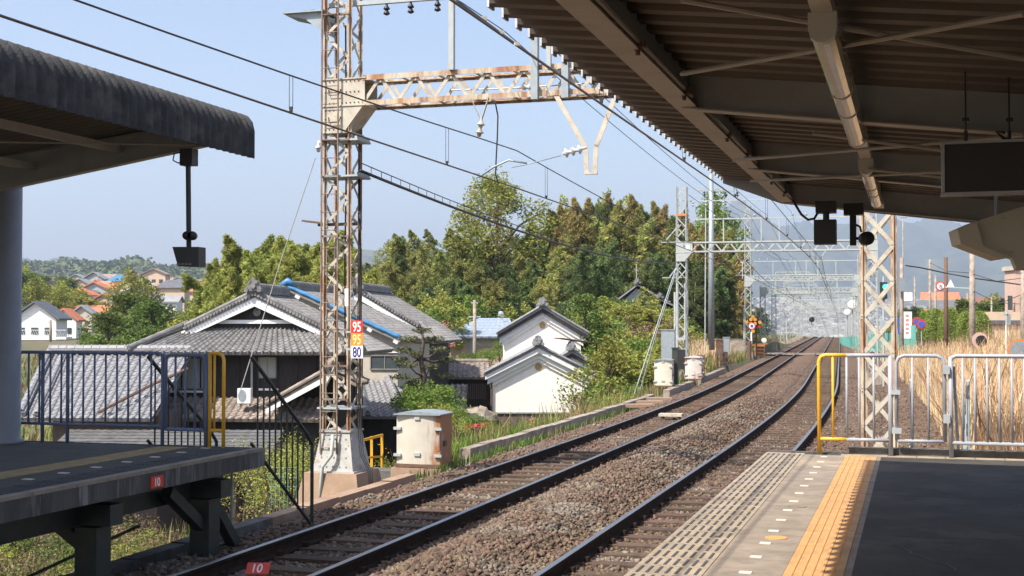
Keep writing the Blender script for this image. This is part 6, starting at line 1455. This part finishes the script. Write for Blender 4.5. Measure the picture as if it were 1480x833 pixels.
# understory below the grove
def scatter(lst, n, bx, Dr, s0, s1, lab=None, grp=None, cond=None):
    k = 0; tries = 0
    while k < n and tries < n * 20:
        tries += 1; px = R_.uniform(*bx); D = R_.uniform(*Dr); x = (px - 740) / F * D
        if cond and not cond(px, D, x): continue
        o, dd = track_off(x, D)
        if -3.4 < o < 11: continue
        plant(R_.choice(lst), x, D, gz(x, D) - .1, R_.uniform(s0, s1), R_.uniform(.8, 1.2), lab, grp); k += 1
scatter([tre[0], tre[1], tyel, tfre, tdark, tdark], 44, (500, 760), (92, 104), .55, .95)
scatter([tyel, tre[0], tdark, tfre], 22, (740, 1000), (97, 106), .4, .65)
scatter([bsh[0], bsh[1], bdry, bdry], 46, (830, 990), (62, 92), .7, 1.2)
scatter([bsh[0], bsh[1], bfre, bdry], 30, (560, 860), (84, 94), .9, 1.5)
# the bushy mound
def moundc(px, D, x): return True
for (px, py, D, s, pr) in ((835, 470, 83, 1.0, bdry), (850, 462, 88, .45, tyel), (870, 462, 86, .45, tre[1]), (890, 470, 80, .9, bdry), (905, 465, 82, 1.3, bdry), (925, 470, 80, 1.3, bdry), (880, 500, 74, 1.2, bsh[0]), (900, 505, 73, 1.4, bsh[1]),
        (925, 505, 71, 1.2, bsh[0]), (940, 480, 77, 1.2, bdry), (950, 500, 72, 1.0, bsh[1]), (860, 510, 71, 1.2, bsh[1]), (845, 500, 74, .5, tre[0]), (870, 535, 63, 1.2, bsh[0]), (895, 540, 62, 1.3, bsh[0]), (915, 540, 63, 1.3, bsh[1]),
        (880, 560, 56, 1.0, bsh[0]), (905, 565, 56, 1.0, bsh[1]), (935, 535, 66, 1.1, bsh[0]), (858, 556, 58, 1.0, bsh[0]), (850, 580, 50, .8, bsh[1]), (930, 560, 60, .8, bdry), (885, 580, 50, .8, bsh[1]), (965, 485, 84, 1.1, bdry), (830, 455, 92, .5, tyel), (905, 452, 90, .4, tre[0]), (960, 462, 90, .9, bdry), (975, 500, 78, .9, bsh[1])):
    c = P(px, py, D); z0 = gz(c.x, D); plant(pr, c.x, D, z0 - .2, s * 1.15, 1.15)
top_row([tyel, tre[1], tfre], 888, 985, 91, lambda p: 440, 9, Hp=5.6)
top_row([tyel, bdry, tyel], 858, 985, 80, lambda p: float(np.interp(p, [830, 870, 900, 960, 985], [436, 434, 456, 462, 475])), 12, Hp=5.6)
top_row([tyel, bdry, tyel], 880, 975, 66, lambda p: float(np.interp(p, [850, 900, 975], [510, 500, 515])), 16, Hp=5.6)
# fresh sapling in front of the small storehouse
sp_ = proto_bush('sapling', 'airy light green sapling in front of the white storehouse', 1.0, 2.3, M['leaf_f'], 36, None, n=16, nl=26, size=.13)
plant(sp_, P(838, 600, 47).x, 47, P(838, 606, 47).z, .95)
# trees in front of farmhouse on the right and around the storehouse
GR = None
scatter([bfre, tfre], 10, (590, 650), (50, 58), .6, .9, cond=None)
for (px, py, D, s, pr) in ((600, 575, 46, .8, bfre), (622, 570, 47, .9, bfre), (640, 590, 45, .6, bsh[1]), (660, 600, 43, .5, bfre), (685, 608, 42, .5, bfre), (700, 512, 80, .7, bfre), (722, 505, 78, .7, bsh[0]), (675, 515, 79, .6, bfre), (640, 500, 84, .7, tyel), (628, 490, 82, .5, tfre), (700, 520, 78, .5, bsh[0])):
    c = P(px, py, D); plant(pr, c.x, D, c.z - s * .8, s)
rd_ = proto_bush('flowering_shrub', 'low shrub with red flowers beside the cream cabinet', .8, .7, M['leaf_red'], 51, None, n=10, nl=30, size=.14); plant(rd_, P(690, 608, 40).x, 40, P(690, 622, 40).z, .5)
pk_ = proto_tree('blossom_tree', 'small tree with pink blossom left of the blue roofed bungalow', 'tree', 3.2, 1.4, 1.2, 16, 40, .16, M['leaf_pink'], 52, None, thick=.07); plant(pk_, P(640, 500, 80).x, 80, P(655, 520, 80).z, .7)
rs_ = proto_bush('shrub', 'rust coloured low shrub in front of the storehouse boards', .8, .9, mat('rusty_leaves', (.42, .16, .09), .8, var=.2, island=.3), 53, None, n=10, nl=60, size=.10); plant(rs_, P(770, 612, 50).x, 50, P(770, 628, 50).z, .9)
# pruned garden pine
t = thing('pruned_pine', 'cloud pruned garden pine with flat dark pads right of the beige wing', 'tree', P(610, 600, 50)); b = MB(); tr = [P(x, y, 50) for x, y in ((612, 600), (609, 570), (613, 545), (608, 520), (612, 495), (610, 480))]; b.tube(tr, [.15, .13, .11, .09, .07, .04], 8)
pads = [(610, 478, .55), (590, 490, .6), (628, 490, .55), (584, 506, .5), (600, 512, .4), (635, 505, .55), (645, 520, .5), (590, 528, .6), (622, 530, .5), (580, 545, .6), (640, 543, .6), (600, 553, .5), (588, 570, .65), (632, 568, .6), (578, 520, .45)]
cs = []; sp = []
for (x, y, r_) in pads:
    c = P(x, y, 50 + R_.uniform(-.5, .5)); near = min(tr, key=lambda q: abs(q.z - c.z + .2)); b.tube([near, near.lerp(c, .5) - Vector((0, 0, .08)), c], [.05, .035, .02], 5); cs.append(tuple(c)); sp.append((r_ * .75, r_ * .75, .13))
b.build('trunk', M['trunk'], t, smooth_=True); V = leaves(np.array(cs), 260, np.array(sp), .12, .3, seed=3); inv = MW[t.name].inverted(); V = V - np.array(t.location); link('crown', arr_mesh('crown', V, mat('pine_needles', (.085, .095, .035), .8, var=.3, island=.3), 4), t)
# green trees in front of the far houses
for (px, D, yt, s, pr) in ((185, 105, 428, 1.0, tre[0]), (205, 100, 432, 1.0, tre[1]), (170, 108, 440, .9, tfre), (155, 98, 455, .8, tre[0]), (220, 96, 440, .9, tre[0]), (238, 104, 455, .8, tdark), (190, 90, 470, .7, tre[1]), (125, 95, 468, .6, tfre), (140, 90, 478, .6, tre[1]), (215, 88, 465, .7, tre[1]), (170, 88, 474, .6, tfre), (255, 92, 462, .8, tyel), (275, 90, 455, .7, tyel), (285, 95, 450, .8, tre[0]), (300, 88, 450, .7, tyel), (260, 98, 452, .7, tre[1]), (235, 88, 478, .6, tre[0])):
    x = (px - 740) / F * D; z = gz(x, D); H = (468 - yt) / F * D + EYE - z; plant(pr, x, D, z, s * 1.1, H / (5.7 * s * 1.1))
GH = 'trees on the far wooded slope'; LH = 'tree on the far wooded slope beyond the houses'
for k in range(170):
    D = R_.uniform(190, 560); px = R_.uniform(20, 560) if k % 3 else R_.uniform(20, 130); x = (px - 740) / F * D; o, dd = track_off(x, D)
    if px > 60 and D < 400 and px < 335 and k % 4: continue
    plant(R_.choice([tre[0], tyel, tre[1], tfre]), x, D, gz(x, D) - .5, R_.uniform(.9, 1.6), 1.0, LH, GH)
for k in range(26):
    D = R_.uniform(185, 240); px = R_.uniform(26, 80) if k < 13 else R_.uniform(75, 130); yt = R_.uniform(380, 410) + (px - 28) * .35; x = (px - 740) / F * D; z = gz(x, D); H = (468 - yt) / F * D + EYE - z; plant(R_.choice([tre[0], tyel, tyel]), x, D, z, 1.3, max(.5, H / 7.4), 'rounded tree on the slope beside the left pillar', 'slope trees beside the left pillar')
# left of the line far away
for k in range(60):
    D = R_.uniform(98, 250); off = -R_.uniform(4.5, 16) * (1 + D / 300); p = T(D, off); plant(R_.choice([tdark, tre[0], tre[1], bam[2], tyel]) if D > 105 else R_.choice(bsh), p.x, p.y, gz(p.x, p.y) - .3, R_.uniform(.55, .95), .9, 'tree beside the line beyond the crossing', 'trees left of the distant line')
for k in range(40):
    D = R_.uniform(62, 240); p = T(D, -R_.uniform(3.3, 5)); plant(R_.choice([bdry, bdry, bsh[0], bsh[1]]), p.x, p.y, gz(p.x, p.y) - .2, R_.uniform(.4, .8), 1, 'low scrub beside the masts', 'scrub beside the left masts')
for k in range(26):
    D = R_.uniform(150, 420); p = T(D, R_.uniform(14, 40)); plant(R_.choice([tre[0], tfre, tyel, bsh[0]]), p.x, p.y, gz(p.x, p.y) - .3, R_.uniform(.4, .8), 1, 'small tree right of the distant line', 'trees right of the distant line')
# hedge, garden and tree crowns on the right
hd_m = mat('clipped_hedge_leaves', (.24, .31, .06), .8, var=.25, scale=1.5, island=.4, transl=.25)
def topiary(px, pyt, pyb, wpx, D, lab, m=hd_m):
    c = P(px, pyb, D); h = P(px, pyt, D).z - c.z; r_ = wpx / 2 * D / F; t = thing('clipped_shrub', lab, 'clipped shrub', c, 0, 'clipped conical hedge plants'); g = np.random.default_rng(int(px)); n = 9000
    f = g.random(n) ** .9; a = g.uniform(0, 6.283, n); rad = r_ * np.sqrt(np.maximum(0, 1 - f ** 3.2)) * (.80 + .2 * g.random(n)) * (1 + .05 * np.sin(a * 5))
    cen = np.stack([rad * np.cos(a), rad * np.sin(a), f * h], 1); link('foliage', arr_mesh('foliage', leaves(cen, 1, np.full((n, 3), .03), .09, .5, seed=int(px)), m, 4), t)
    MB().tube([(0, 0, -.5), (0, 0, h * .8)], .12, 6).build('trunk', M['trunk'], t, world=False); return t
for i, (px, yt, yb, w_) in enumerate(((1319, 462, 488, 18), (1334, 450, 490, 26), (1352, 446, 492, 32), (1373, 444, 494, 34), (1395, 450, 494, 24), (1416, 450, 494, 34))):
    topiary(px, yt, yb, w_, 92 - i * 1.5, ('%s of six clipped light green hedge plants beyond the reeds' % ['leftmost', 'second from left', 'third from left', 'third from right', 'second from right', 'rightmost'][i]))
topiary(1440, 448, 476, 44, 96, 'wide dark dome shaped hedge right of the concrete pole', mat('dome_hedge', (.07, .10, .025), .8, var=.3, island=.4, transl=.2))
for (px, yt, D, s, pr) in ((1420, 424, 112, .9, tfre), (1408, 430, 110, .8, tfre), (1436, 428, 114, .9, tyel), (1450, 438, 105, .6, tdark), (1395, 436, 108, .7, tre[0]), (1428, 440, 104, .7, tre[0]), (1330, 440, 125, .6, tre[1]), (1340, 448, 120, .5, tyel), (1322, 450, 125, .5, tdark), (1315, 460, 118, .5, tre[0]), (1297, 470, 140, .6, tre[0])):
    x = (px - 740) / F * D; z = gz(x, D); H = (468 - yt) / F * D + EYE - z; plant(pr, x, D, z, s, max(.4, H / (5.7 * s)), 'garden tree behind the clipped hedge', 'garden trees on the right')

# ---------------------------------------------------------------- ground cover
def blades(name, pts, h0, h1, w_, m, lean=.35, seg=1, seed=1):
    r = np.random.default_rng(seed); n = len(pts); p = np.asarray(pts, float); a = r.uniform(0, 6.283, n); H = r.uniform(h0, h1, n); ln = r.uniform(0, lean, n) * H
    d = np.stack([np.cos(a), np.sin(a), np.zeros(n)], 1); q = np.stack([-np.sin(a), np.cos(a), np.zeros(n)], 1) * (w_ * r.uniform(.6, 1.4, (n, 1)))
    mid = p + d * (ln * .35)[:, None] + np.array([0, 0, 1]) * (H * .6)[:, None]; tip = p + d * ln[:, None] + np.array([0, 0, 1]) * H[:, None]
    V = np.stack([p - q, p + q, mid + q * .7, mid - q * .7, mid - q * .7, mid + q * .7, tip + q * .12, tip - q * .12], 1).reshape(-1, 3)
    return tag(link(name, arr_mesh(name, V, m, 4)), kind='stuff')
def pts_off(n, Dr, orr, seed, near=True, zoff=-.05, keep=lambda d, o: True):
    r = np.random.default_rng(seed); t_ = r.random(n); D = 1 / (1 / Dr[0] + t_ * (1 / Dr[1] - 1 / Dr[0])) if near else r.uniform(*Dr, n); o = r.uniform(*orr, n)
    out = []
    for d, q in zip(D, o):
        if (17.5 < d < 24.5 and -3.9 < q < -1.5) or (d < 17.5 and q < -1): continue
        p = T(d, q); out.append((p.x, p.y, hg(q, d) + zoff))
    return out
blades('dry_reed_grass', pts_off(80000, (24, 100), (7.5, 30), 3), 1.0, 1.9, .016, M['reeds'], .45)
blades('dry_reed_grass', pts_off(14000, (20, 34), (8.2, 16), 4), .5, 1.3, .012, M['reeds'], .5)
blades('dry_reed_grass', pts_off(9000, (24, 90), (7.6, 30), 33), 1.2, 2.2, .022, mat('brown_reed_stalks', (.42, .25, .12), .85, var=.3, island=.4, transl=.2), .9)
blades('green_grass', pts_off(9000, (22, 60), (7.6, 20), 34), .3, .9, .014, M['grassg'], .7)
blades('green_grass', pts_off(14000, (18, 30), (8.4, 16), 5), .08, .22, .012, M['grassg'], .5)
blades('green_grass', pts_off(1500, (30, 60), (7.2, 9.3), 6), .05, .18, .012, M['grassg'], .5)
blades('embankment_grass', pts_off(52000, (9, 60), (-15, -1.9), 7), .3, .95, .012, M['weeds'], .6)
blades('embankment_grass', pts_off(5000, (23, 34), (-4, -1.9), 17), .25, .6, .012, M['grassg'], .6)
blades('embankment_grass', pts_off(16000, (58, 120), (-8, -1.95), 8), .3, .9, .025, M['weeds'], .6)
blades('dry_reed_grass', pts_off(3000, (68, 92), (-4.6, -2.6), 18), .7, 1.5, .02, M['reeds'], .5)
blades('field_grass', pts_off(26000, (60, 300), (-60, -4), 9, zoff=-.1), .3, .9, .06, M['weeds'], .6)
blades('kerb_weeds', pts_off(900, (22, 44), (-1.55, -1.35), 10, zoff=.2), .08, .22, .008, M['grassg'], .7)
# individual big weeds on the embankment under and beside the left platform
wd = [proto_bush('weed_bush', 'tangled weed bush on the embankment', .9, 1.1, M['leaf_y'], 61, 'weed bushes on the embankment', n=18, nl=46, size=.085), proto_bush('weed_bush', 'tangled weed bush on the embankment', .9, 1.2, M['leaf_a'], 62, 'weed bushes on the embankment', n=18, nl=50, size=.09), proto_bush('dry_weed_bush', 'dry reddish brown twiggy weed bush on the embankment', .9, 1.2, M['leaf_dry'], 63, 'dry weed bushes on the embankment', n=20, nl=46, size=.08)]
for k in range(380):
    D = R_.uniform(17.5, 36); off = -2.3 - 19 * R_.random() ** 1.1; p = T(D, off)
    if 17.5 < D < 24.5 and off > -4.2: continue
    if D > 22 and 740 + F * p.x / p.y > 400: continue
    s = R_.uniform(.6, 1.15); plant(R_.choice([wd[0], wd[1], wd[2], wd[2]]), p.x, p.y, gz(p.x, p.y) - .1, s, R_.uniform(.8, 1.3))
tall = proto_bush('leafy_shrub', 'tall thin leafed shrub between the steps and the lattice mast', .9, 2.8, M['leaf_y'], 64, 'thin tall shrubs left of the mast', n=26, nl=50, size=.075, zlo=.2)
for (px, py, D) in ((420, 640, 25), (395, 655, 25.5), (440, 650, 26), (370, 650, 30), (340, 655, 31), (405, 640, 29), (60, 680, 34), (120, 680, 33), (190, 660, 33), (455, 640, 28)): c = P(px, py, D); plant(tall, c.x, D, c.z - 1.3, R_.uniform(.6, .75), 1.0)
for (px, py, D, s) in ((565, 670, 28, .5), (548, 680, 27, .4), (668, 640, 31, .5), (690, 630, 33, .5), (660, 610, 35, .6), (715, 612, 38, .5), (735, 620, 38, .4)): c = P(px, py, D); plant(wd[0], c.x, D, c.z - s * .6, s)
fl = []
for k in range(300): D = R_.uniform(19, 32); p = T(D, R_.uniform(-9, -2)); fl.append((p.x, p.y, gz(p.x, p.y) + R_.uniform(.3, .8)))
tag(link('wild_flowers', arr_mesh('wild_flowers', leaves(np.array(fl), 3, np.full((len(fl), 3), .03), .024, .9, seed=5), M['flower'], 4)), kind='stuff')
t = thing('wire_fence', 'pale teal wire fence low between the steps and the mast', 'fence', P(410, 730, 22)); b = MB()
for x in range(392, 430, 6): b.tube([P(x, 735, 23), P(x, 678, 23)], .003, 4)
for y in (676, 690, 704): b.tube([P(390, y, 23), P(430, y, 23)], .003, 4)
b.build('wires', M['teal'], t)
# ---------------------------------------------------------------- far hills, mountain and town
def ridge_mesh(name, D0, D1, u0, u1, top, base, m, nu=150, nd=24, rough=.08, fs=1.):
    rows = []
    for j in range(nd):
        f = j / (nd - 1); D = D0 + (D1 - D0) * f; r = []
        for i in range(nu):
            u = u0 + (u1 - u0) * i / (nu - 1); px = 740 + F * u; zt = EYE + (468 - top(px)) / F * D1; zz = base + (zt - base) * (math.sin(f * math.pi / 2) ** 1.15)
            n = sum(math.sin(u * F * .05 * q * fs + q * 2.1 + f * 5 * q) * math.cos(f * 9 * q + q + u * F * .02 * q) / q for q in (1, 2, 3.7, 6.1, 11)); zz += n * rough * (zt - base) * (.35 + f * .65) * .35 * (1 if f < .95 else .4)
            r.append(Vector((u * D, D, zz)))
        rows.append(r)
    last = rows[-1]; rows.append([Vector((p.x * 1.15, p.y * 1.15, base - 5)) for p in last]); return grid_mesh(name, rows, m)
ridge_mesh('mountain', 4300, 7600, .08, .62, lambda px: float(np.interp(px, [900, 1000, 1040, 1060, 1090, 1110, 1160, 1230, 1300, 1350, 1390, 1440, 1480, 1700], [420, 330, 314, 311, 318, 330, 332, 330, 326, 330, 324, 328, 335, 350])), 10, M['hillfar'], rough=.30)
ridge_mesh('hill', 4250, 5000, .26, .62, lambda px: float(np.interp(px, [1100, 1230, 1280, 1330, 1480, 1800], [490, 470, 425, 400, 396, 390])), -30, M['hillfar'], nu=110, rough=.2)
ridge_mesh('hill', 900, 1700, -.72, .0, lambda px: float(np.interp(px, [-600, 0, 60, 110, 150, 190, 230, 270, 320, 380, 480, 560, 640, 740], [400, 390, 386, 384, 382, 383, 392, 390, 392, 398, 380, 396, 440, 470])), -2, M['hillm'], nu=170, rough=.22)
ridge_mesh('hill', 2600, 4600, -.55, .2, lambda px: float(np.interp(px, [-300, 60, 140, 250, 320, 420, 520, 545, 600, 720, 900, 1000], [385, 380, 378, 389, 386, 388, 366, 368, 390, 400, 440, 500])), -10, M['hillfar'], nu=150, rough=.2)
# woodland texture on the near far hill: leafy clumps
g = np.random.default_rng(9); n = 14000; u = g.uniform(-.42, -.05, n); f = g.random(n)
hm = bpy.data.objects['hill.001'] if 'hill.001' in bpy.data.objects else None
if hm:
    me = hm.data; co = np.empty(len(me.vertices) * 3); me.vertices.foreach_get('co', co); co = co.reshape(-1, 3); sel = co[(co[:, 1] < 1701)]
    idx = g.integers(0, len(sel), 11000); c = sel[idx] + g.normal(size=(11000, 3)) * np.array([4, 12, 1.0])
    sz = g.uniform(3.0, 6.5, 11000)
    Vv = leaves(c, 5, np.stack([sz, sz, sz * .6], 1), 4.5, .8, seed=4); tag(link('hill_woodland', arr_mesh('hill_woodland', Vv, mat('woodland_leaves', (.075, .105, .035), .9, var=.3, scale=.01, island=.5), 4)), kind='stuff')
# distant town: thousands of tiny boxes on the slope across the valley
n = 2600; V = []; F_ = []; g = np.random.default_rng(12)
u = g.uniform(.13, .45, n); D = 2500 + 2000 * g.random(n) ** 1.0; 
cube = np.array([(-1, -1, 0), (1, -1, 0), (1, 1, 0), (-1, 1, 0), (-1, -1, 1), (1, -1, 1), (1, 1, 1), (-1, 1, 1)], float); cf = np.array([(4, 5, 6, 7), (0, 1, 5, 4), (1, 2, 6, 5), (2, 3, 7, 6), (3, 0, 4, 7)])
z = np.interp(D, [2500, 3000, 4500], [-26, -22, 88]); w_ = g.uniform(3.5, 9, n); h = g.uniform(4, 9, n)
v = cube[None] * np.stack([w_, w_, h], 1)[:, None, :]; v[:, :, 0] += (u * D)[:, None]; v[:, :, 1] += D[:, None]; v[:, :, 2] += z[:, None] - 1
me = bpy.data.meshes.new('distant_town'); vv = v.reshape(-1, 3).astype(np.float32); ff = (cf[None] + (np.arange(n) * 8)[:, None, None]).reshape(-1).astype(np.int32)
me.vertices.add(len(vv)); me.vertices.foreach_set('co', vv.ravel()); me.loops.add(len(ff)); me.loops.foreach_set('vertex_index', ff); me.polygons.add(len(ff) // 4); me.polygons.foreach_set('loop_start', np.arange(0, len(ff), 4, dtype=np.int32)); me.materials.append(M['town']); me.update(calc_edges=True)
tag(link('distant_town', me), kind='stuff')
# ---------------------------------------------------------------- haze
hz = MB().box((600, 3600, 320), (16000, 12000, 760))
hm_ = bpy.data.materials.new('haze_air'); hm_.use_nodes = True; hn = hm_.node_tree.nodes; hn.clear(); pv = hn.new('ShaderNodeVolumePrincipled'); mo = hn.new('ShaderNodeOutputMaterial')
pv.inputs['Color'].default_value = (.68, .80, 1.0, 1); pv.inputs['Density'].default_value = 1.9e-4; pv.inputs['Anisotropy'].default_value = .2; hm_.node_tree.links.new(pv.outputs[0], mo.inputs['Volume'])
tag(hz.build('haze', hm_), kind='stuff')
if 0:
    for o in bpy.data.objects:
        if o.get('group') == 'light green bamboo grove left': print('BAM', [round(v, 1) for v in o.location], [round(v, 2) for v in o.scale])
